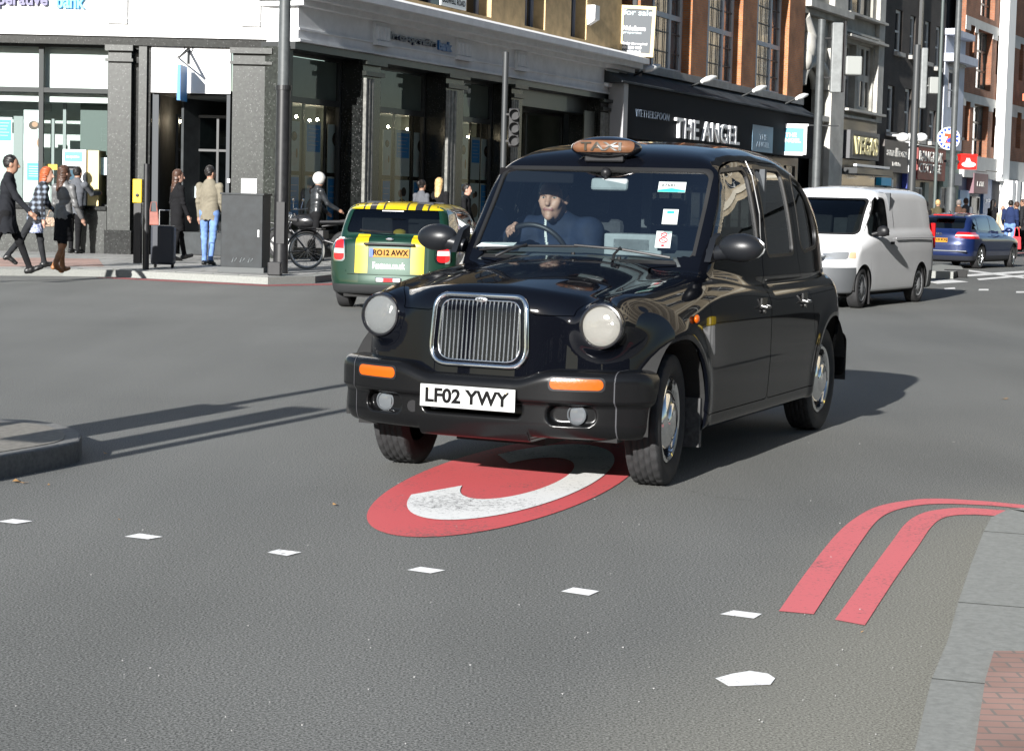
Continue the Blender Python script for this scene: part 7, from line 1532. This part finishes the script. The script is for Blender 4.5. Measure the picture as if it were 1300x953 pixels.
s_ = AT(1290.5, 305, 63.6); handbag('carrier_bag', (s_.x, s_.y, s_.z-.3), (.30, .15, .42), mat('bag_red', (.65, .03, .04), .5), 'red carrier bag held near the right edge')
sp_ = G(207, 340, .12); b = MB(); b.box(-.2, .2, -.14, .14, .06, .74); sc = b.build('suitcase', mat('case_navy', (.012, .015, .024), .5), bevel=.04); sc.location = (sp_.x, sp_.y, .12); tag(sc, 'upright black suitcase on the pavement by the bank door', 'suitcase')
b = MB(); b.tube([(-.09, .1, .74), (-.09, .1, 1.0), (.09, .1, 1.0), (.09, .1, .74)], .012, 6); b.build('handle', M_chrd, sc)
for s in (-1, 1): b = MB(); b.lathe([(0, -.02), (.05, -.02), (.05, .02), (0, .02)], 12, 'x', (.15*s, .08, .05)); b.build('wheel', M_blk, sc)

# ---------------------------------------------------------------- the driver, seated, hand on the wheel
def driver():
    hd = np.array([-1.31, -.455, 1.452]); turn = R(6); f = np.array([math.cos(turn), math.sin(turn), -.06]); sd = np.array([-math.sin(turn), math.cos(turn), 0])
    nk = np.array([-1.395, -.455, 1.315]); prim = []
    A = lambda t, *a, **q: prim.append((t, .022, lambda P, a=a, q=q: rc(P, *a, **q)))
    pel = np.array([-1.42, -.45, .80])
    A('top', pel, pel+[-.02, 0, .28], .16, .175, sx=.75); A('top', pel+[-.02, 0, .25], nk-[0, 0, .06], .19, .14, sx=.72)
    A('top', nk-[.02, .0, .03], nk+[.015, 0, .025], .085, .072)
    for s in (1, -1): A('top', nk-[.01, 0, .02], nk+np.array([0, .20*s, -.05]), .075, .075); A('top', pel+[-.02, .1*s, .3], nk+np.array([0, .17*s, -.08]), .12, .09)
    A('skin', nk, hd-[0.03, 0, .02], .058, .058)
    prim.append(('skin', .02, lambda P: smin(ell(P, hd+[0, 0, .028], (.100, .080, .110)), ell(P, hd+f*.030-[0, 0, .055], (.068, .060, .078)), .03)))
    A('skin', hd+f*.092+[0, 0, .015], hd+f*.118-[0, 0, .02], .009, .015)
    for s in (1, -1):
        prim.append(('skin', .008, lambda P, s=s: ell(P, hd+sd*.083*s-f*.01+[0, 0, .0], (.024, .012, .034))))
        A('skin', hd+f*.092+sd*.012*s+[0, 0, .035], hd+f*.082+sd*.052*s+[0, 0, .038], .012, .010)
        A('skin', hd+f*.075+sd*.035*s-[0, 0, .03], hd+f*.07+sd*.045*s-[0, 0, .01], .022, .02)
    A('lip', hd+f*.0985+sd*.020-[0, 0, .055], hd+f*.0985-sd*.020-[0, 0, .055], .0042, .0042)
    A('skin', hd+f*.088-[0, 0, .098], hd+f*.085-[0, 0, .09], .024, .02)
    # arms: right hand at the wheel's upper left (image left), left arm across to the wheel
    c = np.array([-1.0, -.42, 1.125]); tl = R(62); wp = lambda a: c+np.array([math.sin(a)*.2*math.cos(tl), math.cos(a)*.2, math.sin(a)*.2*math.sin(tl)])
    for s, an in ((-1, R(128)), (1, R(-22))):
        g = wp(an); sh = nk+np.array([.0, .20*s, -.05]); w_ = g+np.array([-.11, .045*s, -.01 if s < 0 else .02]); e_ = np.array([-1.24, -.80, 1.06]) if s < 0 else np.array([-1.26, -.17, 1.0])
        A('top', sh, e_, .080, .066); A('top', e_, w_, .066, .046); prim.append(('top', .03, lambda P, sh=sh: ell(P, sh, (.085, .09, .08))))
        d = g-w_; d /= np.linalg.norm(d); A('skin', w_, w_+d*.05, .030, .034); kn = w_+d*.075+np.array([0, 0, .022])
        tang = wp(an+.05)-wp(an-.05); tang /= np.linalg.norm(tang); up = np.array([.35, 0, .94])
        A('skin', w_+d*.03+np.array([0, 0, .01])-tang*.025, kn-tang*.026, .022, .019); A('skin', w_+d*.03+np.array([0, 0, .01])+tang*.025, kn+tang*.026, .022, .019)
        for q in range(4):                                 # four fingers closing over the rim
            o = (q-1.5)*.0195; l = (.9, 1.0, .96, .8)[q]; a0 = kn+tang*o; a1 = g+tang*o*1.02+np.array([.004, 0, .027])*l; a2 = g+tang*o+np.array([.028, 0, .006]); a3 = g+tang*o+np.array([.016, 0, -.020])
            prim.append(('skin', .004, lambda P, a=a0, b=a1: rc(P, a, b, .0105, .0098))); prim.append(('skin', .004, lambda P, a=a1, b=a2: rc(P, a, b, .0098, .009))); prim.append(('skin', .004, lambda P, a=a2, b=a3: rc(P, a, b, .009, .0075)))
        t0 = w_+d*.04-np.array([0, 0, .012]); tv = tang*(-.05 if s < 0 else .05)*-1; prim.append(('skin', .006, lambda P, a=t0, b=t0+d*.035+tv*.7: rc(P, a, b, .014, .0115))); prim.append(('skin', .004, lambda P, a=t0+d*.035+tv*.7, b=g+tv*1.1+np.array([-.014, 0, .004]): rc(P, a, b, .0115, .009)))
    for s in (1, -1):
        kn = np.array([-.95, -.37+.14*s, .84]); A('bottom', pel+[.03, .09*s, -.02], kn, .088, .062); A('bottom', kn, np.array([-.75, -.37+.12*s, .48]), .06, .045); A('shoe', np.array([-.77, -.37+.12*s, .46]), np.array([-.60, -.37+.12*s, .46]), .045, .04)
    def F(x, y, z):
        P = (x, y, z); m = None
        for t, k, fn in prim: d = fn(P); m = d if m is None else smin(m, d, k)
        for s in (1, -1): m = smax(m, -(ell(P, hd+f*.106+sd*.034*s+[0, 0, .014], (.020, .020, .010))), .010)
        return m
    S = nets(F, (-1.62, -.86, .40), (-.52, .16, 1.62), .0095, newton=2)
    C = S[0][S[2]].mean(1); P = (C[:, 0], C[:, 1], C[:, 2]); D = np.stack([fn(P) for t, k, fn in prim]); nm = ['skin', 'top', 'bottom', 'shoe', 'lip']; mi = np.array([nm.index(t) for t, _, _ in prim])[D.argmin(0)]
    # pale panels on the jacket sleeve and a pale inner collar
    rx_, ry_, rz_ = P; mi[(mi == 1) & (np.abs((rx_+1.25)) < .035+.0*ry_) & (ry_ > -.12) & (rz_ > 1.10)] = 5
    mi[(mi == 1) & (np.abs(ry_+.49-.5*(rz_-1.2)*-.2) < .008) & (rx_ > -1.36) & (rz_ > 1.16)] = 5
    o = skin('person', S, [SKIN2, mat('driver_jacket', (.011, .018, .038), .75, spec=.2, var=.25, vscale=8, bump=.3, bscale=25), CB, SHB, mat('lips', (.24, .10, .085), .5), mat('jacket_panel', (.5, .52, .5), .7)], None, mi)
    o.location = TAXI.location; o.rotation_euler = TAXI.rotation_euler; tag(o, 'taxi driver in a navy jacket with one hand on the steering wheel', 'person')
    for s in (1, -1):
        b = MB(); e = hd+f*.0835+sd*.033*s+np.array([0, 0, .014]); b.ball(e, (.011, .014, .0055), 10); b.build('eye', mat('eye_white', (.34, .32, .3), .2), o, smooth=60); b = MB(); b.ball(e+f*.0075, .0052, 8); b.build('iris', mat('iris_dark', (.02, .02, .02), .2), o, smooth=60)
        b = MB(); b.tube([hd+f*.104+sd*.014*s+[0, 0, .035], hd+f*.102+sd*.035*s+[0, 0, .042], hd+f*.088+sd*.055*s+[0, 0, .036]], [.0022, .0034, .002], 6); b.build('eyebrow', HG, o)
    hc = hd+np.array([0, 0, .028])
    def H(x, y, z):
        P = (x, y, z); d = ell(P, hc-f*.012+[0, 0, .012], (.107, .089, .115)); cut = (x-hd[0])*f[0]+(y-hd[1])*f[1]-.062-(z-hd[2]-.085)*.25; d = smax(d, cut, .012); d = smax(d, -(z-hd[2]+.01+.9*np.minimum(0, (x-hd[0])*f[0]+.0)), .015)
        return d+.003*np.sin(x*140+z*90)*np.sin(y*150+z*60)
    S = nets(H, tuple(hd-.16), tuple(hd+.18), .009, newton=2); skin('hair', S, mat('hair_dark_grey', (.03, .026, .023), .55, var=.4, vscale=40), o)
driver()
# ================================================================ street furniture
M_post = mat('post_grey', (.06, .066, .068), .5, .1, var=.2, vscale=6); M_postd = mat('post_black', (.012, .012, .013), .4, var=.3, vscale=8); M_yel = mat('signal_yellow', (.55, .38, .005), .4)
def tagp(o, label, cat, group=None): return tag(o, label, cat, group)
# tall lamp column by the bank
p = G(356, 347, .12); b = MB(); b.cyl((0, 0, 0), (0, 0, 3.1), .125, .12, 24); lc = b.build('lamp_column', M_postd, smooth=40); lc.location = (p.x, p.y, .12); tag(lc, 'tall grey lamp column on the corner in front of the bank', 'lamp column')
b = MB(); b.cyl((0, 0, 3.1), (0, 0, 9.0), .10, .085, 24); b.tube([(0, 0, 9), (.1, -.3, 9.5), (.5, -1.2, 9.7)], .06, 10); b.build('upper_shaft', M_post, lc, smooth=40); b = MB(); b.ball((.6, -1.5, 9.7), (.2, .4, .1), 12); b.build('lantern', M_post, lc, smooth=50)
b = MB(); b.cyl((0, 0, 3.06), (0, 0, 3.14), .135, .135, 24); b.build('collar', M_postd, lc); b = MB(); b.box(-.07, .07, -.132, -.118, .5, 1.2); b.build('access_door', M_postd, lc, bevel=.004)
# pedestrian crossing post with a yellow push button box
p = G(185, 342, .12); b = MB(); b.cyl((0, 0, 0), (0, 0, 1.78), .055, .055, 16); cp = b.build('crossing_post', M_postd, smooth=40); cp.location = (p.x, p.y, .12); tag(cp, 'black crossing post with a bright yellow push button box', 'post')
b = MB(); b.box(-.22, -.065, -.09, .09, 1.12, 1.52); b.build('push_button_box', M_yel, cp, bevel=.012); b = MB(); b.lathe([(.03, 0), (.03, -.012), (0, -.014)], 16, 'y', (-.14, -.09, 1.25)); b.build('button', M_blk, cp)
b = MB(); b.box(-.20, -.08, -.07, .09, .1, 1.11); b.build('cable_duct', M_postd, cp)
# control cabinet
p = G(309, 346, .12); b = MB(); b.box(-.36, .36, -.2, .3, .08, 1.30); cb = b.build('control_cabinet', mat('cabinet_grey', (.013, .016, .018), .5, spec=.25, var=.35, vscale=5), bevel=.008); cb.location = (p.x-.02, p.y+.25, .12); cb.rotation_euler = (0, 0, R(-8)); tag(cb, 'dark grey steel control cabinet by the lamp column', 'cabinet')
b = MB(); b.box(-.40, .40, -.24, .34, 0, .085); b.build('plinth', mat('cabinet_plinth', (.07, .075, .075), .7), cb); b = MB(); b.box(-.38, .38, -.22, .32, 1.302, 1.33); b.build('lid', MATS['cabinet_grey'], cb); b = MB(); b.box(.28, .31, -.215, -.2, .6, .72); b.build('handle', M_chrd, cb)
b = MB(); 
for x0, s in ((-.16, 1), (-.02, 1), (.12, 1)): b.tube([(x0, -.203, .17), (x0+.03, -.203, .25), (x0+.05, -.203, .18), (x0+.08, -.203, .24)], .006, 5)
b.build('scratches', mat('scratch_pale', (.2, .22, .23), .6), cb)
p = G(330, 349, .12); b = MB(); b.box(-.11, .11, -.12, .12, 0, .22); q = b.build('rubber_block', M_postd, bevel=.02); q.location = (p.x+.25, p.y-.05, .12); tag(q, 'low black rubber block at the foot of the cabinet', 'block')
# bicycle standing across the picture: wheel at (388,320)
def bicycle():
    wp = G(389, 342, .12); r = .335; root = empty('bicycle', (wp.x, wp.y, .12), R(172), 'dark bicycle with a pale rimmed wheel leaning behind the lamp column', 'bicycle')
    tyre = mat('bike_tyre', (.16, .16, .15), .8); rimm = mat('bike_rim', (.55, .55, .54), .35, .6); fr_ = mat('bike_frame', (.012, .012, .014), .35, coat=.6)
    for xx in (0, 1.03):
        b = MB(); b.tube([(xx+(r-.017)*math.cos(a), 0, r+(r-.017)*math.sin(a)) for a in np.linspace(0, 2*math.pi, 49)[:-1]], .018, 8, True); w = b.build('wheel', tyre, root, smooth=60)
        b = MB(); b.tube([(xx+(r-.042)*math.cos(a), 0, r+(r-.042)*math.sin(a)) for a in np.linspace(0, 2*math.pi, 49)[:-1]], .016, 8, True); b.build('rim', rimm, w, smooth=60)
        b = MB()
        for k in range(24):
            a = 2*math.pi*k/24; a2 = a+(.5 if k % 2 else -.5); b.tube([(xx+.02*math.cos(a2), .02*(1 if k % 2 else -1), r+.02*math.sin(a2)), (xx+(r-.05)*math.cos(a), 0, r+(r-.05)*math.sin(a))], .0022, 4)
        b.build('spokes', mat('spoke_steel', (.5, .5, .5), .3, .8), w); b = MB(); b.cyl((xx, -.05, r), (xx, .05, r), .022, .022, 12); b.build('hub', M_chrd, w)
    bb = (.45, 0, .28); st = (.30, 0, .82); hdt = (.86, 0, .86); hdb = (.88, 0, .70)
    b = MB()
    for a, c, rr in ((bb, st, .016), (bb, hdb, .019), ((.33, 0, .74), hdt, .016), ((.86, 0, .90), hdb, .019), (hdb, (1.03, 0, r), .014), ((0, .05, r), bb, .011), ((0, -.05, r), bb, .011), ((0, .05, r), (.32, 0, .72), .009), ((0, -.05, r), (.32, 0, .72), .009)): b.tube([a, c], rr, 8)
    b.build('frame', fr_, root, smooth=60)
    b = MB(); b.prism([(.16, .84), (.44, .86), (.44, .90), (.16, .91)], -.05, .05, 'y'); b.build('saddle', M_blk, root, bevel=.02)
    b = MB(); b.tube([(.86, 0, .90), (.84, 0, .98), (.88, .0, 1.0)], .014, 8); b.tube([(.80, -.28, 1.02), (.9, -.1, 1.0), (.9, .1, 1.0), (.80, .28, 1.02)], .012, 8); b.build('handlebar', M_chrd, root, smooth=60)
    b = MB(); b.tube([(.45, .06, .28), (.38, .09, .13)], .01, 6); b.tube([(.45, -.06, .28), (.52, -.09, .43)], .01, 6); b.lathe([(.09, -.004), (.09, .004), (.08, .004)], 24, 'y', (.45, .04, .28)); b.box(.33, .43, .09, .15, .12, .14); b.box(.47, .57, -.15, -.09, .42, .44); b.build('crank', M_chrd, root)
    b = MB(); b.tube([(r*1.08*math.cos(a), 0, r+r*1.08*math.sin(a)) for a in np.linspace(.3, 2.6, 16)], .022, 6); b.build('mudguard', fr_, root, smooth=60)
    b = MB(); b.box(-.30, .14, -.16, .16, .72, .74); b.tube([(0, .06, r), (-.2, .1, .72)], .006, 5); b.tube([(0, -.06, r), (-.2, -.1, .72)], .006, 5); b.build('rack', M_blk, root); return root
bicycle()
def motorbike():
    p = G(432, 334, .12); root = empty('motorbike', (p.x, p.y+.9, .12), R(168), 'black motorbike parked behind the green car', 'motorbike'); r = .31
    blk = mat('bike_black', (.010, .010, .011), .3, coat=.6)
    for xx, w in ((0, .07), (1.36, .055)):
        b = MB(); b.tube([(xx+(r-w)*math.cos(a), 0, r+(r-w)*math.sin(a)) for a in np.linspace(0, 2*math.pi, 41)[:-1]], w, 10, True); t = b.build('wheel', M_rub, root, smooth=60)
        b = MB(); b.lathe([(r-w-.03, -.03), (.05, -.04), (.05, .04), (r-w-.03, .03)], 28, 'y', (xx, 0, r)); b.build('rim', M_chrd, t, smooth=40)
    b = MB(); b.ball((.85, 0, .80), (.30, .15, .15), 16); b.build('tank', blk, root, smooth=60)
    b = MB(); b.prism([(-.30, .78), (.62, .74), (.62, .82), (.10, .84), (-.34, .92)], -.13, .13, 'y'); b.build('seat', M_blk, root, bevel=.04)
    b = MB(); b.box(.40, .95, -.18, .18, .26, .62); b.tube([(0, .1, r), (.5, .12, .45)], .03, 8); b.tube([(0, -.1, r), (.5, -.12, .45)], .03, 8); b.tube([(1.08, 0, .95), (.95, 0, .6), (.5, 0, .7), (-.1, 0, .8)], .03, 8); b.build('engine_frame', M_postd, root, bevel=.02)
    b = MB()
    for s in (1, -1): b.tube([(1.36, .09*s, r), (1.10, .09*s, .92)], .022, 8)
    b.build('fork', M_chrd, root, smooth=60); b = MB(); b.tube([(.92, -.36, 1.05), (1.05, -.15, 1.03), (1.05, .15, 1.03), (.92, .36, 1.05)], .014, 8); b.build('handlebar', M_chrd, root)
    b = MB(); b.ball((1.22, 0, .90), (.09, .09, .09), 14); b.build('headlight', M_chr, root, smooth=60)
    b = MB()
    for s in (1, -1): b.tube([(1.02, .25*s, 1.05), (1.0, .30*s, 1.2)], .007, 5); b.ball((1.0, .31*s, 1.22), (.02, .055, .035), 10)
    b.build('mirrors', M_chr, root); b = MB(); b.ball((-.42, 0, 1.02), (.20, .22, .20), 16); b.build('top_box', blk, root, smooth=60)
    b = MB(); b.tube([(.7, -.15, .3), (.1, -.2, .28), (-.4, -.2, .36)], [.025, .05, .05], 10); b.build('exhaust', M_chrd, root, smooth=60)
    b = MB(); b.tube([(1.36+.36*math.cos(a), 0, r+.36*math.sin(a)) for a in np.linspace(.4, 2.6, 14)], .03, 6); b.build('mudguard', blk, root); return root
motorbike()
# traffic signals seen from behind (backs towards us) and their posts
def signal(name, px_base, Y, pts, label, head=None):
    pass
def slab_head(par, x, z0, z1, w, d, mt=None, y=0): b = MB(); b.box(x-w/2, x+w/2, y-d/2, y+d/2, z0, z1); return b.build('signal_head', mt or M_postd, par, bevel=.03)
def post_at(px, py, Y, h, r, name, label, mt=M_post, lean=0):
    a = AT(px, py, Y); b = MB(); b.cyl((0, 0, 0), (0, 0, h), r, r*.9, 16); o = b.build(name, mt, smooth=40); o.location = (a.x, Y, PV); tag(o, label, 'post'); return o, a
Y = 38.5; o, a = post_at(639, 200, Y, 4.3, .065, 'traffic_signal', 'slim grey signal post with a dark signal head above the taxi roof'); o.data.materials[0] = mat('post_dim', (.03, .033, .035), .5); o['category'] = 'traffic signal'
z = AT(650, 187, Y).z-PV; z2 = AT(650, 138, Y).z-PV; hd_ = slab_head(o, .20, z, z2, .22, .2, M_postd, -.1)
for k in range(3): b = MB(); zz = z+(z2-z)*(k+.5)/3; b.lathe([(.10, 0), (.11, -.12), (.10, -.12), (.095, 0)], 16, 'y', (.20, -.2, zz)); b.build('visor', M_postd, hd_); 
b = MB(); b.box(0, .12, -.05, .05, z+.1, z+.14); b.box(0, .12, -.05, .05, z2-.14, z2-.1); b.build('bracket', M_postd, hd_)
Y = 56; o, a = post_at(1037, 200, Y, AT(1037, 30, Y).z, .13, 'traffic_signal', 'tall grey post with a long signal backboard before the stone building'); o['category'] = 'traffic signal'; ph = Y/CF
zf = lambda y, p=1057: AT(p, y, Y).z-PV
b = MB(); b.box(1.0*ph*13, ph*27, -.12, .12, zf(118), zf(29)); h_ = b.build('signal_head', mat('signal_back_grey', (.16, .17, .17), .5, var=.2), o, bevel=.04); b = MB(); b.box(ph*28, ph*30, -.14, .14, zf(117), zf(27)); b.build('backboard', M_postd, h_); b = MB(); b.box(0, ph*14, -.05, .05, zf(100), zf(98)); b.box(0, ph*14, -.05, .05, zf(50), zf(48)); b.build('bracket', M_postd, h_)
b = MB(); b.box(ph*30.5, ph*51, -.25, .25, zf(96, 1077), zf(72, 1077)); b.build('repeater_box', mat('signal_box_grey', (.22, .23, .22), .5), h_, bevel=.04)
Y = 60; o, a = post_at(1159, 200, Y, AT(1159, 62, Y).z, .12, 'traffic_signal', 'dark post with a pale signal back before the red restaurant sign', mat('post_dark_grey', (.035, .038, .04), .5)); o['category'] = 'traffic signal'; ph = Y/CF; zf = lambda y, p=1168: AT(p, y, Y).z-PV
b = MB(); b.box(ph*5, ph*13, -.12, .12, zf(138), zf(61)); h_ = b.build('signal_head', MATS['signal_back_grey'], o, bevel=.04); b = MB(); b.box(ph*16, ph*27, -.2, .2, zf(119), zf(98)); b.box(ph*13, ph*16, -.04, .04, zf(110), zf(108)); b.build('repeater_box', MATS['signal_box_grey'], h_, bevel=.03)
Y = 62; o, a = post_at(1208.5, 220, Y, 11, .105, 'lamp_column', 'thin tall lamp column in front of the narrow pale building'); o['category'] = 'lamp column'; b = MB(); b.cyl((0, 0, 0), (0, 0, AT(1208, 238, Y).z-PV), .16, .16, 16); b.build('base_shaft', M_post, o, smooth=40)
Y = 78; o, a = post_at(1191, 150, Y, 12, .07, 'lamp_column', 'thin black lamp column against the dark brick building', mat('post_teal', (.06, .075, .072), .5)); o['category'] = 'lamp column'
# yellow bollard just behind the van
p = G(1174, 349, .15); b = MB(); b.box(-.16, .13, -.12, .12, 0, .95); o = b.build('bollard', mat('bollard_grey', (.16, .15, .12), .5), bevel=.04); o.location = (p.x, p.y+.2, .15); tag(o, 'grey and yellow traffic bollard on the small island behind the van', 'bollard'); b = MB(); b.box(.06, .11, -.13, -.122, .08, .88); b.build('yellow_face', M_yel, o)
# posts and signs just outside the left edge of the picture, whose shadows cross the road
def shadow_post(base, h, heads, label, r=.05):
    root = empty('traffic_signal', (base[0], base[1], .0), SUN_AZ*-1, label, 'traffic signal'); b = MB(); b.cyl((0, 0, 0), (0, 0, h), r, r, 14); b.build('post', M_post, root, smooth=40)
    for z0, z1, w, ox in heads: b = MB(); b.box(ox-w/2, ox+w/2, -.12, .12, z0, z1); b.build('signal_head', M_postd, root, bevel=.02)
    return root
sdir = Vector((math.sin(SUN_AZ), math.cos(SUN_AZ)))
g1 = G(105, 546); t_ = 3.3; shadow_post((g1.x-sdir.x*t_, g1.y-sdir.y*t_), 2.6, [(1.10, 1.72, .38, 0)], 'signal post left of the picture casting the upper road shadow', .055)
g2 = G(100, 588); t_ = 3.4; shadow_post((g2.x-sdir.x*t_, g2.y-sdir.y*t_), 4.4, [(1.3, 2.25, .3, -.27)], 'slim signal post left of the picture casting the lower road shadow', .05)
#; t_ = 3.2; shadow_post((g3.x-sdir.x*t_, g3.y-sdir.y*t_), 2.5, [(1.55, 2.5, .34)], 'low signal post left of the picture casting the middle road shadow', .05)

# white and yellow bollard added out of view, shaped for its reflection in the taxi's door
kb = MB(); kb.box(-.07, .07, -.05, .05, 0, .50); ko = kb.build('bollard', mat('bollard_white', (.5, .5, .5), .5), bevel=.03); ko.location = (4.75, 13.85, 0); ko.rotation_euler = (0, R(9), R(30)); tag(ko, 'white and yellow bollard added outside the right edge for its reflection in the taxi door', 'bollard')
kb = MB(); kb.box(-.072, .072, -.052, .052, .501, .78); kb.build('yellow_top', M_yel, ko, bevel=.04)
